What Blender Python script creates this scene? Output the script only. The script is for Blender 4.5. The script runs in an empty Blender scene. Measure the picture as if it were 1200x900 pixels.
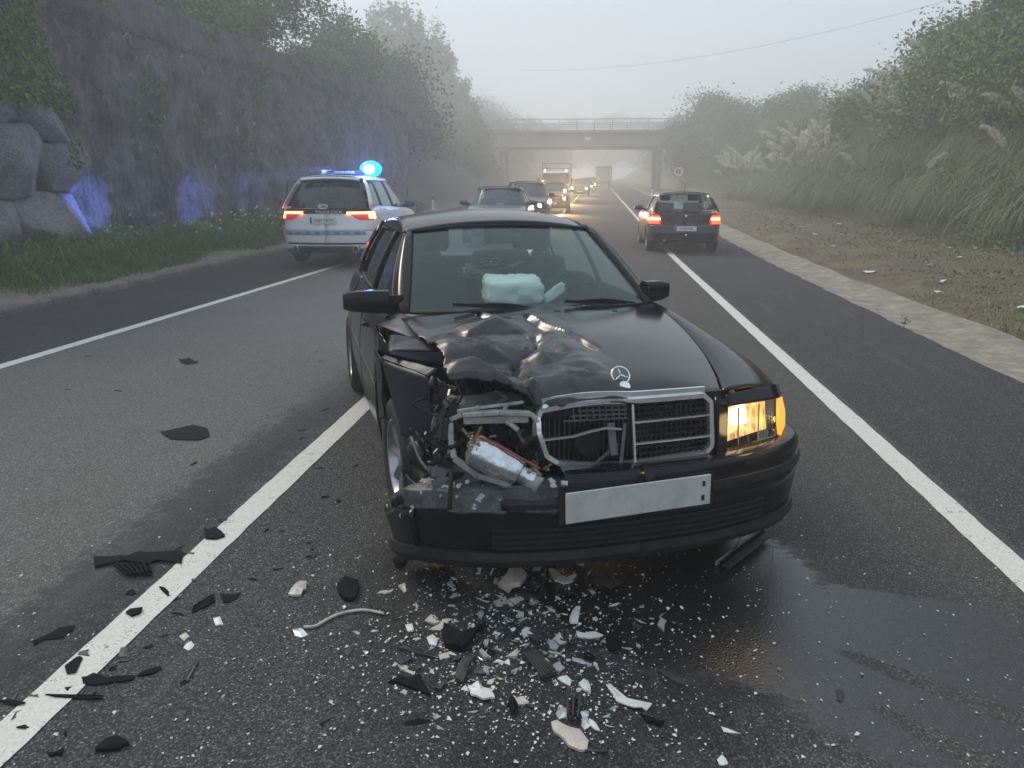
import bpy, bmesh, math, random
import numpy as np
from mathutils import Vector, Matrix, noise as mnoise

random.seed(11)
rng = np.random.default_rng(11)
R = math.radians
SC = bpy.context.scene
COL = SC.collection

# ---------------------------------------------------------------- camera
CAM_H = 1.59
TH = math.atan(229/901.0)
PH = math.atan(100/901.0*math.cos(TH))
cam_d = bpy.data.cameras.new('camera')
cam = bpy.data.objects.new('camera', cam_d)
COL.objects.link(cam)
cam.location = (0, 0, CAM_H)
cam.rotation_euler = (math.pi/2-TH, 0, PH)
cam_d.sensor_width = 36.0
cam_d.lens = 36.0*901/1200
cam_d.clip_start = 0.05
cam_d.clip_end = 2000
SC.camera = cam

# ---------------------------------------------------------------- world and sun
SUN_EL, SUN_AZ = R(38), R(-50)          # azimuth measured from +Y towards +X
W = bpy.data.worlds.new('World')
SC.world = W
W.use_nodes = True
wn = W.node_tree
for n in list(wn.nodes):
    wn.nodes.remove(n)
wo = wn.nodes.new('ShaderNodeOutputWorld')
bg = wn.nodes.new('ShaderNodeBackground')
sky = wn.nodes.new('ShaderNodeTexSky')
sky.sky_type = 'NISHITA'
sky.sun_disc = False
sky.sun_elevation = SUN_EL
sky.sun_rotation = SUN_AZ
sky.air_density = 1.0
sky.dust_density = 4.0
mx = wn.nodes.new('ShaderNodeMix')
mx.data_type = 'RGBA'
mx.inputs[0].default_value = 0.86           # a fog deck veils most of the blue sky
mx.inputs[7].default_value = (4.35, 5.15, 6.0, 1)
wn.links.new(sky.outputs[0], mx.inputs[6])
wn.links.new(mx.outputs[2], bg.inputs[0])
bg.inputs[1].default_value = 0.13
wn.links.new(bg.outputs[0], wo.inputs[0])
sun_d = bpy.data.lights.new('sun', 'SUN')
sun_d.energy = 1.7
sun_d.angle = R(18)
sun_d.color = (1.0, 0.90, 0.74)
sun = bpy.data.objects.new('sun', sun_d)
COL.objects.link(sun)
sd = Vector((math.sin(SUN_AZ)*math.cos(SUN_EL), math.cos(SUN_AZ)*math.cos(SUN_EL), math.sin(SUN_EL)))
sun.rotation_euler = sd.to_track_quat('Z', 'Y').to_euler()
sun.location = sd*60

SC.view_settings.view_transform = 'Standard'
SC.view_settings.look = 'None'
SC.view_settings.exposure = 0.35
SC.view_settings.gamma = 1.0
try:
    SC.cycles.volume_bounces = 3
    SC.cycles.max_bounces = 8
    SC.cycles.transparent_max_bounces = 24
    SC.cycles.volume_step_rate = 1.0
except Exception:
    pass

# ---------------------------------------------------------------- object helpers
def tag(o, label=None, cat=None, group=None, kind=None):
    if label: o['label'] = label
    if cat: o['category'] = cat
    if group: o['group'] = group
    if kind: o['kind'] = kind
    return o

def empty(name, loc=(0, 0, 0), rz=0.0, label=None, cat=None, group=None, parent=None):
    o = bpy.data.objects.new(name, None)
    o.empty_display_size = 0.2
    COL.objects.link(o)
    o.location = loc
    o.rotation_euler = (0, 0, rz)
    if parent: o.parent = parent
    return tag(o, label, cat, group)

def kids(o):
    return [c for c in ALLC.get(o.name, [])]

ALLC = {}
def setparent(o, p):
    if p is not None:
        o.parent = p
        ALLC.setdefault(p.name, []).append(o)

def copy_tree(o, parent=None, loc=None, rz=None, rot=None, scale=None, label=None, group=None):
    c = o.copy()
    COL.objects.link(c)
    if parent is not None:
        setparent(c, parent)
    if loc is not None: c.location = loc
    if rz is not None: c.rotation_euler = (0, 0, rz)
    if rot is not None: c.rotation_euler = rot
    if scale is not None: c.scale = (scale,)*3 if not hasattr(scale, '__len__') else scale
    if label: c['label'] = label
    if group: c['group'] = group
    for ch in kids(o):
        copy_tree(ch, c)
    return c

def obj_from(name, mesh, parent=None, loc=None, rot=None):
    o = bpy.data.objects.new(name, mesh)
    COL.objects.link(o)
    setparent(o, parent)
    if loc is not None: o.location = loc
    if rot is not None: o.rotation_euler = rot
    return o

class MB:
    """collects geometry for ONE mesh object"""
    def __init__(s):
        s.v = []; s.f = []; s.mi = []; s.cur = 0
    def verts(s, pts):
        n = len(s.v); s.v.extend([tuple(p) for p in pts]); return n
    def face(s, idx):
        s.f.append(tuple(idx)); s.mi.append(s.cur)
    def quad(s, a, b, c, d):
        n = s.verts([a, b, c, d]); s.face((n, n+1, n+2, n+3))
    def poly(s, pts):
        n = s.verts(pts); s.face(range(n, n+len(pts)))
    def box(s, c, d, rz=0.0, M=None):
        x, y, z = d[0]/2, d[1]/2, d[2]/2
        P = [Vector((sx*x, sy*y, sz*z)) for sz in (-1, 1) for sy in (-1, 1) for sx in (-1, 1)]
        if M is None:
            M = Matrix.Rotation(rz, 3, 'Z')
        P = [M @ p + Vector(c) for p in P]
        n = s.verts(P)
        for q in ((0, 2, 3, 1), (4, 5, 7, 6), (0, 1, 5, 4), (2, 6, 7, 3), (0, 4, 6, 2), (1, 3, 7, 5)):
            s.face([n+i for i in q])
        return s
    def bar(s, a, b, w, h=None, up=(0, 0, 1)):
        a = Vector(a); b = Vector(b); h = h or w
        d = (b-a)
        if d.length < 1e-6: return s
        d.normalize()
        u = Vector(up)
        if abs(d.dot(u)) > 0.95: u = Vector((1, 0, 0))
        r = d.cross(u).normalized(); u = r.cross(d)
        P = []
        for q in (a, b):
            for i, j in ((-1, -1), (1, -1), (1, 1), (-1, 1)):
                P.append(q+r*i*w/2+u*j*h/2)
        n = s.verts(P)
        s.face((n+3, n+2, n+1, n)); s.face((n+4, n+5, n+6, n+7))
        for i in range(4):
            j = (i+1) % 4
            s.face((n+i, n+j, n+4+j, n+4+i))
        return s
    def tube(s, pts, r, k=8, caps=True, closed=False):
        pts = [Vector(p) for p in pts]
        rr = r if hasattr(r, '__len__') else [r]*len(pts)
        n0 = len(s.v); prev = None; N = len(pts)
        for i, p in enumerate(pts):
            if closed:
                d = pts[(i+1) % N]-pts[(i-1) % N]
            else:
                d = pts[min(i+1, N-1)]-pts[max(i-1, 0)]
            if d.length < 1e-9: d = Vector((0, 0, 1))
            d.normalize()
            if prev is None:
                u = Vector((0, 0, 1)) if abs(d.z) < .9 else Vector((1, 0, 0))
            else:
                u = prev
            a = d.cross(u)
            if a.length < 1e-6: a = d.orthogonal()
            a.normalize(); u = a.cross(d); prev = u
            for j in range(k):
                t = 2*math.pi*j/k
                s.v.append(tuple(p+(a*math.cos(t)+u*math.sin(t))*rr[i]))
        M = N if closed else N-1
        for i in range(M):
            for j in range(k):
                a0 = n0+i*k+j; b0 = n0+i*k+(j+1) % k
                i2 = (i+1) % N
                s.face((a0, b0, n0+i2*k+(j+1) % k, n0+i2*k+j))
        if caps and not closed:
            s.face([n0+j for j in range(k)][::-1]); s.face([n0+(N-1)*k+j for j in range(k)])
        return s
    def lathe(s, prof, k=24, M=None, closed=False):
        """prof: (r, h) about local Y axis"""
        M = M or Matrix.Identity(4)
        n0 = len(s.v)
        for r, h in prof:
            for j in range(k):
                t = 2*math.pi*j/k
                s.v.append(tuple(M @ Vector((r*math.cos(t), h, r*math.sin(t)))))
        N = len(prof)
        for i in range(N if closed else N-1):
            for j in range(k):
                i2 = (i+1) % N
                s.face((n0+i*k+j, n0+i*k+(j+1) % k, n0+i2*k+(j+1) % k, n0+i2*k+j))
        return s
    def grid(s, P, flip=False, skip=None):
        """P: rows of points"""
        n0 = len(s.v); R_ = len(P); C_ = len(P[0])
        for row in P:
            s.v.extend([tuple(p) for p in row])
        for i in range(R_-1):
            for j in range(C_-1):
                if skip and skip(i, j): continue
                q = (n0+i*C_+j, n0+i*C_+j+1, n0+(i+1)*C_+j+1, n0+(i+1)*C_+j)
                s.face(q[::-1] if flip else q)
        return s
    def mesh(s, name, mats, smooth=False):
        me = bpy.data.meshes.new(name)
        me.from_pydata(s.v, [], s.f)
        if not isinstance(mats, (list, tuple)): mats = [mats]
        for m in mats: me.materials.append(m)
        if len(mats) > 1:
            me.polygons.foreach_set('material_index', s.mi)
        if smooth:
            me.polygons.foreach_set('use_smooth', [True]*len(me.polygons))
        me.update()
        return me
    def build(s, name, mats, parent=None, smooth=False, bevel=0, seg=2, solid=0, subsurf=0, loc=None, rot=None, autosmooth=None):
        if not isinstance(mats, (list, tuple)) and (mats.name.endswith('_glass') or mats.name == 'clear_lens'): solid = 0
        o = obj_from(name, s.mesh(name, mats, smooth), parent, loc, rot)
        if solid:
            m = o.modifiers.new('solid', 'SOLIDIFY'); m.thickness = solid; m.offset = -1
        if bevel:
            m = o.modifiers.new('bevel', 'BEVEL'); m.width = bevel; m.segments = seg; m.limit_method = 'ANGLE'; m.angle_limit = R(35)
        if subsurf:
            m = o.modifiers.new('sub', 'SUBSURF'); m.levels = subsurf; m.render_levels = subsurf
        if smooth and (bevel or autosmooth) and not subsurf:
            try:
                o.data.set_sharp_from_angle(angle=R(autosmooth or 35))
            except Exception:
                pass
        return o

def fast_mesh(name, V, F, mats, mi=None, smooth=False):
    """V (n,3) array, F (m,k) array of uniform polygons"""
    me = bpy.data.meshes.new(name)
    V = np.asarray(V, np.float32); F = np.asarray(F, np.int32)
    m, k = F.shape
    me.vertices.add(len(V)); me.vertices.foreach_set('co', V.ravel())
    me.loops.add(m*k); me.loops.foreach_set('vertex_index', F.ravel())
    me.polygons.add(m)
    me.polygons.foreach_set('loop_start', np.arange(0, m*k, k, dtype=np.int32))
    try:
        me.polygons.foreach_set('loop_total', np.full(m, k, dtype=np.int32))
    except Exception:
        pass
    if not isinstance(mats, (list, tuple)): mats = [mats]
    for q in mats: me.materials.append(q)
    if mi is not None:
        me.polygons.foreach_set('material_index', np.asarray(mi, np.int32))
    if smooth:
        me.polygons.foreach_set('use_smooth', np.ones(m, bool))
    me.update(calc_edges=True)
    return me

# ---- curves
def lerp(a, b, t): return a+(b-a)*t
def pl(x, pts):
    """smooth piecewise interpolation of (x, y) list sorted by x (Catmull-Rom style, monotone-ish)"""
    n = len(pts)
    if x <= pts[0][0]: return pts[0][1]
    if x >= pts[-1][0]: return pts[-1][1]
    for i in range(n-1):
        if x <= pts[i+1][0]:
            break
    x0, y0 = pts[i]; x1, y1 = pts[i+1]
    h = x1-x0; t = (x-x0)/h
    d = (y1-y0)/h
    def slope(j):
        if j <= 0 or j >= n-1: return None
        a = (pts[j][1]-pts[j-1][1])/(pts[j][0]-pts[j-1][0]); b = (pts[j+1][1]-pts[j][1])/(pts[j+1][0]-pts[j][0])
        if a*b <= 0: return 0.0
        return 2*a*b/(a+b)
    m0 = slope(i); m1 = slope(i+1)
    m0 = d if m0 is None else m0; m1 = d if m1 is None else m1
    t2 = t*t; t3 = t2*t
    return (2*t3-3*t2+1)*y0+(t3-2*t2+t)*h*m0+(-2*t3+3*t2)*y1+(t3-t2)*h*m1

def cr(P, n):
    """Catmull-Rom through 3D points -> n samples"""
    P = [Vector(p) for p in P]
    if len(P) == 2:
        return [P[0].lerp(P[1], i/(n-1)) for i in range(n)]
    out = []
    m = len(P)-1
    for i in range(n):
        u = i/(n-1)*m; k = min(int(u), m-1); t = u-k
        p0 = P[k-1] if k > 0 else P[0]*2-P[1]
        p1 = P[k]; p2 = P[k+1]
        p3 = P[k+2] if k+2 <= m else P[m]*2-P[m-1]
        out.append(0.5*((2*p1)+(-p0+p2)*t+(2*p0-5*p1+4*p2-p3)*t*t+(-p0+3*p1-3*p2+p3)*t**3))
    return out

def cgrid(rows, nu, nv):
    """control rows -> dense bicubic grid nu x nv"""
    A = [cr(r, nv) for r in rows]
    cols = [cr([A[i][j] for i in range(len(A))], nu) for j in range(nv)]
    return [[cols[j][i] for j in range(nv)] for i in range(nu)]

def sm(a, b, x):
    t = max(0.0, min(1.0, (x-a)/(b-a))); return t*t*(3-2*t)

# ---------------------------------------------------------------- materials
MATS = {}
class N:
    def __init__(s, name):
        s.m = bpy.data.materials.new(name); s.m.use_nodes = True
        s.t = s.m.node_tree
        s.b = s.t.nodes['Principled BSDF']; s.out = s.t.nodes['Material Output']
        MATS[name] = s.m
    def n(s, typ, **kw):
        q = s.t.nodes.new(typ)
        for k, v in kw.items(): setattr(q, k, v)
        return q
    def l(s, a, b): s.t.links.new(a, b)
    def co(s, scale=(1, 1, 1), obj=True, rot=(0, 0, 0)):
        tc = s.n('ShaderNodeTexCoord'); mp = s.n('ShaderNodeMapping')
        mp.inputs['Scale'].default_value = scale; mp.inputs['Rotation'].default_value = rot
        s.l(tc.outputs['Object'], mp.inputs[0]); return mp.outputs[0]
    def noise(s, vec, scale, detail=4, rough=.55, dist=0):
        q = s.n('ShaderNodeTexNoise'); q.inputs['Scale'].default_value = scale
        q.inputs['Detail'].default_value = detail; q.inputs['Roughness'].default_value = rough
        q.inputs['Distortion'].default_value = dist
        s.l(vec, q.inputs['Vector']); return q.outputs[0]
    def vor(s, vec, scale, feat='F1', out='Distance'):
        q = s.n('ShaderNodeTexVoronoi'); q.feature = feat; q.inputs['Scale'].default_value = scale
        s.l(vec, q.inputs['Vector']); return q.outputs[out]
    def ramp(s, f, stops):
        q = s.n('ShaderNodeValToRGB'); e = q.color_ramp.elements
        while len(e) < len(stops): e.new(0.5)
        for i, (p, c) in enumerate(stops):
            e[i].position = p
            e[i].color = (c, c, c, 1) if not hasattr(c, '__len__') else (*c[:3], 1)
        s.l(f, q.inputs[0]); return q.outputs[0]
    def mix(s, fac, a, b, mode='MIX'):
        q = s.n('ShaderNodeMix'); q.data_type = 'RGBA'; q.blend_type = mode
        for ii, v in ((0, fac), (6, a), (7, b)):
            sock = q.inputs[ii]
            if isinstance(v, (int, float)): sock.default_value = v if ii == 0 else (v, v, v, 1)
            elif isinstance(v, tuple): sock.default_value = (*v[:3], 1)
            else: s.l(v, sock)
        return q.outputs[2]
    def math(s, op, a, b=None, c=None, clamp=False):
        q = s.n('ShaderNodeMath'); q.operation = op; q.use_clamp = clamp
        for i, v in enumerate((a, b, c)):
            if v is None: continue
            if isinstance(v, (int, float)): q.inputs[i].default_value = v
            else: s.l(v, q.inputs[i])
        return q.outputs[0]
    def sep(s, vec):
        q = s.n('ShaderNodeSeparateXYZ'); s.l(vec, q.inputs[0]); return q.outputs
    def bump(s, h, strength=.3, dist=.01, prev=None):
        q = s.n('ShaderNodeBump'); q.inputs['Strength'].default_value = strength; q.inputs['Distance'].default_value = dist
        s.l(h, q.inputs['Height'])
        if prev is not None: s.l(prev, q.inputs['Normal'])
        return q.outputs[0]
    def set(s, color=None, rough=None, metal=None, normal=None, coat=None, spec=None, emis=None, es=None, trans=None, sub=None):
        B = s.b.inputs
        for k, v in (('Base Color', color), ('Roughness', rough), ('Metallic', metal), ('Coat Weight', coat), ('Specular IOR Level', spec), ('Emission Color', emis), ('Emission Strength', es), ('Transmission Weight', trans), ('Subsurface Weight', sub)):
            if v is None: continue
            if isinstance(v, (int, float)) and not k.endswith('Color'): B[k].default_value = v
            elif isinstance(v, tuple): B[k].default_value = (*v[:3], 1)
            else: s.l(v, B[k])
        if normal is not None: s.l(normal, B['Normal'])
        return s.m

def simple(name, col, rough=.5, metal=0, var=.25, scale=8, bump=0, bscale=60, coat=0, spec=None, grime=0):
    k = N(name); c = k.co()
    f = k.noise(c, scale, 5, .6)
    lo = tuple(x*(1-var) for x in col); hi = tuple(min(1, x*(1+var)) for x in col)
    colr = k.ramp(f, [(.3, lo), (.7, hi)])
    if grime:
        g = k.noise(c, scale*3.1, 6, .7)
        gm = k.ramp(g, [(.45, 0), (.75, grime)])
        colr = k.mix(gm, colr, (.09, .08, .07))
        r = k.mix(gm, rough, min(1, rough+.4))
    else:
        r = k.ramp(f, [(.3, max(0, rough-.06)), (.7, min(1, rough+.08))])
    nm = k.bump(k.noise(c, bscale, 4, .6), bump, .01) if bump else None
    k.set(color=colr, rough=r, metal=metal, normal=nm, coat=coat, spec=spec)
    return k.m

def emit(name, col, es, base=(.3, .3, .3)):
    k = N(name); k.set(color=base, rough=.25, emis=col, es=es); return k.m
# ================================================================ terrain
def gz(Y):
    return 0.018*(math.sqrt((Y-20)**2+16)+(Y-20))/2-0.009*0.8*0 if Y > -5 else 0.018*(math.sqrt(625+16)-25)/2
def kerbX(Y): return -7.5-0.055*(max(0, min(Y, 40))-9) if Y < 22 else -8.215-0.01*(Y-22)
def gutX(Y): return 3.45+0.02*max(0, min(Y, 60))
def fn(x, y, s=1.0, seed=0.0): return mnoise.noise(Vector((x*s+seed, y*s-seed, seed*.7)))
def footX(Y): return 10.2+0.9*fn(0, Y, .12, 3)-(sm(70, 92, Y)*1.2)
def H(X, Y):
    g = gz(Y)
    kx = kerbX(Y); gx = gutX(Y)+0.85
    if X < kx-0.14:
        d = kx-0.14-X
        h = 0.10+0.26*sm(0, 1.0, d)+0.12*sm(1, 2.4, d)+0.03*fn(X, Y, 1.7)
        if Y < 41.6:
            if X < -10.6: h = 5.3+0.25*fn(X, Y, .3)+min(4, (-10.6-X)*.12)
        else:
            h += (max(0, -9.6-X))*0.75*(1-sm(14, 40, -X)*.5)+.25*fn(X, Y, .4)
            h = min(h, 8+fn(X, Y, .1))
        return g+h
    if X > gx:
        d = X-gx
        h = -0.03+0.16*sm(0, 1.4, d)+0.05*fn(X, Y, 1.1, 5)*sm(0, 1, d)+0.02*fn(X, Y, 4, 9)*sm(0, .5, d)
        f = footX(Y)
        b = max(0, X-f)
        top = 6.2+1.0*fn(0, Y, .05, 7)+1.6*sm(50, 30, Y)
        h += top*(1-math.exp(-b*0.9/top*1.15))+0.25*fn(X, Y, .5, 2)*sm(0, 1.5, b)
        return g+h
    return g-0.06

def axis(a, b, segs):
    out = []
    for (x0, x1, st) in segs:
        x = x0
        while x < x1-1e-6:
            out.append(x); x += st
    out.append(segs[-1][1]); return out
xs = axis(0, 0, [(-140, -30, 10), (-30, -12, 1.5), (-12, -10.65, .4), (-10.65, -10.55, .05), (-10.55, -7.2, .16), (-7.2, 3.4, 2.5), (3.4, 6.5, .14), (6.5, 12, .3), (12, 24, 1), (24, 140, 10)])
ys = axis(0, 0, [(-14, 0, 2), (0, 26, .3), (26, 41, .6), (41, 42, .25), (42, 100, 1.5), (100, 290, 10)])
GX, GY = len(xs), len(ys)
V = np.array([(x, y, H(x, y)) for y in ys for x in xs])
idx = np.arange(GX*GY).reshape(GY, GX)
F = np.stack([idx[:-1, :-1], idx[:-1, 1:], idx[1:, 1:], idx[1:, :-1]], -1).reshape(-1, 4)
k = N('verge_earth'); c = k.co()
n1 = k.noise(c, 1.1, 6, .65); n2 = k.noise(c, 9, 6, .7); n3 = k.noise(k.co((30, 90, 60)), 1, 3, .6)
X_ = k.sep(c)[0]
dirt = k.ramp(n2, [(.3, (.065, .045, .028)), (.5, (.145, .105, .068)), (.72, (.25, .20, .14))])
dry = k.ramp(n3, [(.35, (.11, .10, .05)), (.65, (.20, .18, .10))])
n4 = k.noise(c, 42, 4, .7)
dirt = k.mix(k.ramp(n4, [(.42, 0), (.6, .7)]), dirt, (.035, .027, .019))
g1 = k.mix(k.ramp(n1, [(.44, 0), (.58, .8)]), dirt, dry)
# pale grit next to the gutter
near = k.math('SUBTRACT', X_, 4.2)
gm = k.ramp(k.math('ADD', near, k.math('MULTIPLY', n1, .8)), [(.35, .75), (1.0, 0)])
g2 = k.mix(gm, g1, k.ramp(n2, [(.3, (.17, .15, .125)), (.7, (.30, .27, .225))]))
bankm = k.ramp(k.math('MULTIPLY', k.math('SUBTRACT', X_, 9), .5), [(.1, 0), (.9, 1)])
g3 = k.mix(bankm, g2, k.ramp(n2, [(.3, (.02, .03, .016)), (.7, (.05, .06, .03))]))
leftm = k.ramp(k.math('MULTIPLY', k.math('ADD', X_, 12), .25), [(.6, 1), (1.0, 0)])
g4 = k.mix(leftm, g3, k.ramp(n2, [(.3, (.03, .035, .018)), (.7, (.075, .07, .045))]))
k.set(color=g4, rough=.93, normal=k.bump(n2, .9, .04, k.bump(n3, .5, .02)))
gr = obj_from('ground', fast_mesh('ground', V, F, k.m, smooth=True)); tag(gr, kind='structure')

# ---------------------------------------------------------------- asphalt
def asphalt(name, dark=1.0, wet=False):
    k = N(name); c = k.co(); P = k.sep(c); X, Y = P[0], P[1]
    big = k.noise(c, .8, 5, .6); mid = k.noise(c, 7, 5, .65); fine = k.noise(c, 160, 3, .7)
    st = k.co((1.0, .12, 1)); streak = k.noise(st, 5, 5, .65)
    # aggregate: stones set in dark bitumen
    v1 = k.vor(c, 120, 'F1', 'Color'); v1d = k.vor(c, 120, 'F1', 'Distance')
    v2 = k.vor(c, 190, 'F1', 'Color')
    s1 = k.sep(v1); s2 = k.sep(v2)
    agg = k.ramp(s1[0], [(0, .035*dark), (.5, .085*dark), (.82, .17*dark), (.94, .28*dark), (1, .44)])
    agg2 = k.ramp(s2[1], [(0, .03*dark), (.66, .10*dark), (.93, .22*dark), (1, .42)])
    bit = (.028, .028, .029)
    stone = k.mix(k.ramp(v1d, [(.35, 0), (.62, 1)]), agg, bit)
    col = k.mix(.5, stone, agg2)
    if wet:
        # the lane left of the centre line is worn paler; wheel tracks are darker
        pale = k.ramp(k.math('ADD', X, k.math('MULTIPLY', k.math('SUBTRACT', mid, .5), .25)), [(-1, 0), (1, 1)])
        lane = k.math('LESS_THAN', X, -1.9)
        edge = k.math('MULTIPLY', k.math('SUBTRACT', k.math('ADD', -1.75, k.math('MULTIPLY', k.math('SUBTRACT', streak, .5), .9)), X), 2.2, clamp=True)
        col = k.mix(k.math('MULTIPLY', edge, .95), col, k.mix(.30, k.mix(1.0, col, (1.75, 1.73, 1.66), 'MULTIPLY'), (.20, .195, .18)))
        # tyre and oil band beside the centre line, left side
        d = k.math('ABSOLUTE', k.math('ADD', X, 2.02))
        band = k.math('MULTIPLY', k.math('SUBTRACT', k.math('ADD', .26, k.math('ADD', k.math('MULTIPLY', k.math('SUBTRACT', mid, .5), .6), k.math('MULTIPLY', k.math('SUBTRACT', k.noise(k.co((1, .5, 1)), 24, 5, .8), .5), .5))), d), 7, clamp=True)
        bandY = k.ramp(k.math('MULTIPLY', Y, .1), [(.1, 1), (.5, .9), (.75, 0)])
        col = k.mix(k.math('MULTIPLY', k.math('MULTIPLY', band, bandY), .62), col, (.032, .032, .034))
        # warm dusty patch right
        wm = k.math('MULTIPLY', k.ramp(X, [(.55, 0), (1, .35)]), 1)
        col = k.mix(wm, col, k.mix(.5, col, (.15, .125, .095)))
    col = k.mix(k.ramp(big, [(.3, .35), (.7, 0)]), col, k.mix(.5, col, (.03, .03, .03)))
    col = k.mix(k.ramp(streak, [(.55, 0), (.8, .3)]), col, (.17, .165, .15))
    rough = .88; r_ = None
    h = k.math('SUBTRACT', 1, v1d)
    if wet:
        # spilled coolant: distance fields in metres, edges broken by noise
        nz = k.math('MULTIPLY', k.math('SUBTRACT', k.noise(c, 2.2, 5, .6), .5), .55)
        nz2 = k.math('MULTIPLY', k.math('SUBTRACT', k.noise(k.co((1, 2.5, 1), rot=(0, 0, .5)), 9, 6, .75), .5), .38)
        def blob(cx, cy, rx, ry, rot, soft):
            ca, sa = math.cos(rot), math.sin(rot)
            dx = k.math('SUBTRACT', X, cx); dy = k.math('SUBTRACT', Y, cy)
            u = k.math('DIVIDE', k.math('ADD', k.math('MULTIPLY', dx, ca), k.math('MULTIPLY', dy, sa)), rx)
            v = k.math('DIVIDE', k.math('SUBTRACT', k.math('MULTIPLY', dy, ca), k.math('MULTIPLY', dx, sa)), ry)
            r = k.math('SQRT', k.math('ADD', k.math('MULTIPLY', u, u), k.math('MULTIPLY', v, v)))
            return k.math('MULTIPLY', k.math('SUBTRACT', k.math('ADD', 1, k.math('ADD', nz, nz2)), r), soft, clamp=True)
        damp = blob(-.10, 2.9, 1.0, 1.45, 0, 3.5)
        pool = blob(.35, 3.05, .66, .80, 0, 9)
        run = blob(1.55, 2.25, 1.38, .58, -.42, 16)
        d1 = blob(1.22, 2.28, .42, .05, -.62, 6); d2 = blob(1.12, 2.0, .34, .05, -.8, 5)
        run = k.math('MULTIPLY', run, k.math('SUBTRACT', 1, k.math('MAXIMUM', d1, d2)))
        wetm = k.math('MAXIMUM', pool, run)
        col = k.mix(k.math('MULTIPLY', damp, .7), col, k.mix(.80, col, (.006, .006, .006)))
        col = k.mix(k.math('MULTIPLY', wetm, .85), col, k.mix(.85, col, (.007, .007, .008)))
        r_ = k.mix(wetm, k.mix(k.math('MULTIPLY', damp, .6), rough, .55), .24)
        rs = k.sep(r_)[0]
        bst = k.math('SUBTRACT', 1.0, k.math('MULTIPLY', wetm, .72))
        b = k.n('ShaderNodeBump'); k.l(bst, b.inputs['Strength']); b.inputs['Distance'].default_value = .0045
        k.l(k.math('ADD', h, k.math('MULTIPLY', fine, .5)), b.inputs['Height'])
        k.set(color=col, rough=rs, normal=b.outputs[0], spec=k.math('ADD', .15, k.math('MULTIPLY', wetm, .55)))
    else:
        k.set(color=col, rough=rough, spec=.2, normal=k.bump(k.math('ADD', h, k.math('MULTIPLY', fine, .5)), .9, .0045))
    return k.m
M_road = asphalt('asphalt_lane', .88, True)
M_shoul = asphalt('asphalt_shoulder', .55)

YR = axis(0, 0, [(-6, 20, 2), (20, 60, 2), (60, 288, 6)])
def strip(name, fa, fb, z, m, nx=2):
    b = MB()
    b.grid([[(lerp(fa(y), fb(y), j/(nx-1)), y, gz(y)+z) for j in range(nx)] for y in YR], flip=True)
    o = b.build(name, m); tag(o, kind='structure')
    return o
strip('road', lambda y: -5.5, lambda y: 1.95, 0.0, M_road)
sh = strip('road_shoulder', lambda y: kerbX(y)+0.004, lambda y: -5.5, 0.0, M_shoul)
b = MB()
E_ = []
for i in range(600):
    y = -6+i*.15
    E_.append((gutX(y)+.05*fn(0, y, 1.3, 4)+.03*fn(0, y, 6, 8), y))
b.grid([[(lerp(1.95, x, j), y, gz(y)) for j in (0, 1)] for x, y in E_]+[[(lerp(1.95, gutX(y), j), y, gz(y)) for j in (0, 1)] for y in range(90, 288, 6)], flip=True)
tag(b.build('road_shoulder', M_shoul), kind='structure')

# painted lines
def paint(name, thr=.60):
    k = N(name); c = k.co()
    n = k.noise(c, 110, 3, .75); n2 = k.noise(c, 14, 5, .65); v = k.vor(c, 105, 'F1', 'Color')
    wear = k.ramp(k.math('ADD', k.math('MULTIPLY', n, .6), k.math('MULTIPLY', n2, .5)), [(thr, 0), (thr+.08, .9)])
    base = k.ramp(n2, [(.3, (.60, .58, .52)), (.7, (.74, .72, .66))])
    sp = k.mix(k.ramp(k.sep(v)[0], [(.0, .0), (.5, .06), (1, .28)]), base, (.35, .34, .31))
    k.set(color=k.mix(wear, sp, (.10, .10, .095)), rough=.7, normal=k.bump(k.vor(c, 105), .6, .003))
    return k.m
M_paint = paint('worn_line_paint', .605); M_paint2 = paint('fresh_line_paint', .8)
def line(name, xc, w, m):
    b = MB(); rows = []
    y = -5.0
    while y < 286:
        e = .006
        rows.append([(xc-w/2+e*fn(xc, y, 9, 2), y, gz(y)+.004), (xc+w/2+e*fn(xc, y, 9, 6), y, gz(y)+.004)])
        y += .06 if y < 9 else (.6 if y < 40 else 6)
    b.grid(rows, flip=True)
    return tag(b.build(name, m), kind='structure')
line('centre_line', -1.705, .145, M_paint); line('right_edge_line', 1.83, .145, M_paint); line('left_edge_line', -5.40, .14, M_paint2)

# gutter and kerb
M_gut = simple('gutter_concrete', (.28, .245, .195), .9, var=.4, scale=3.5, bump=.7, bscale=70, grime=.6)
b = MB(); rows = []
y = -6.0
while y < 110:
    x0 = gutX(y); wob = .14*fn(1, y, .6, 6)
    rows.append([(x0-.12, y, gz(y)-.012), (x0+.02, y, gz(y)-.012), (x0+.22, y, gz(y)-.035), (x0+.45, y, gz(y)-.03), (x0+.80+wob, y, gz(y)+.035), (x0+.92+wob, y, gz(y)+.0)])
    y += .3
b.grid(rows, flip=True)
tag(b.build('concrete_gutter', M_gut, smooth=True), kind='structure')
M_kerb = simple('kerb_concrete', (.16, .155, .14), .9, var=.4, scale=4, bump=.8, bscale=50, grime=.8)
kr = empty('roadside_kerb', (-8, 12, 0), label='weathered low concrete kerb along the left verge, half buried in grass and dirt', cat='kerb')
y = 3.0; first = None; i = 0
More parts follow.
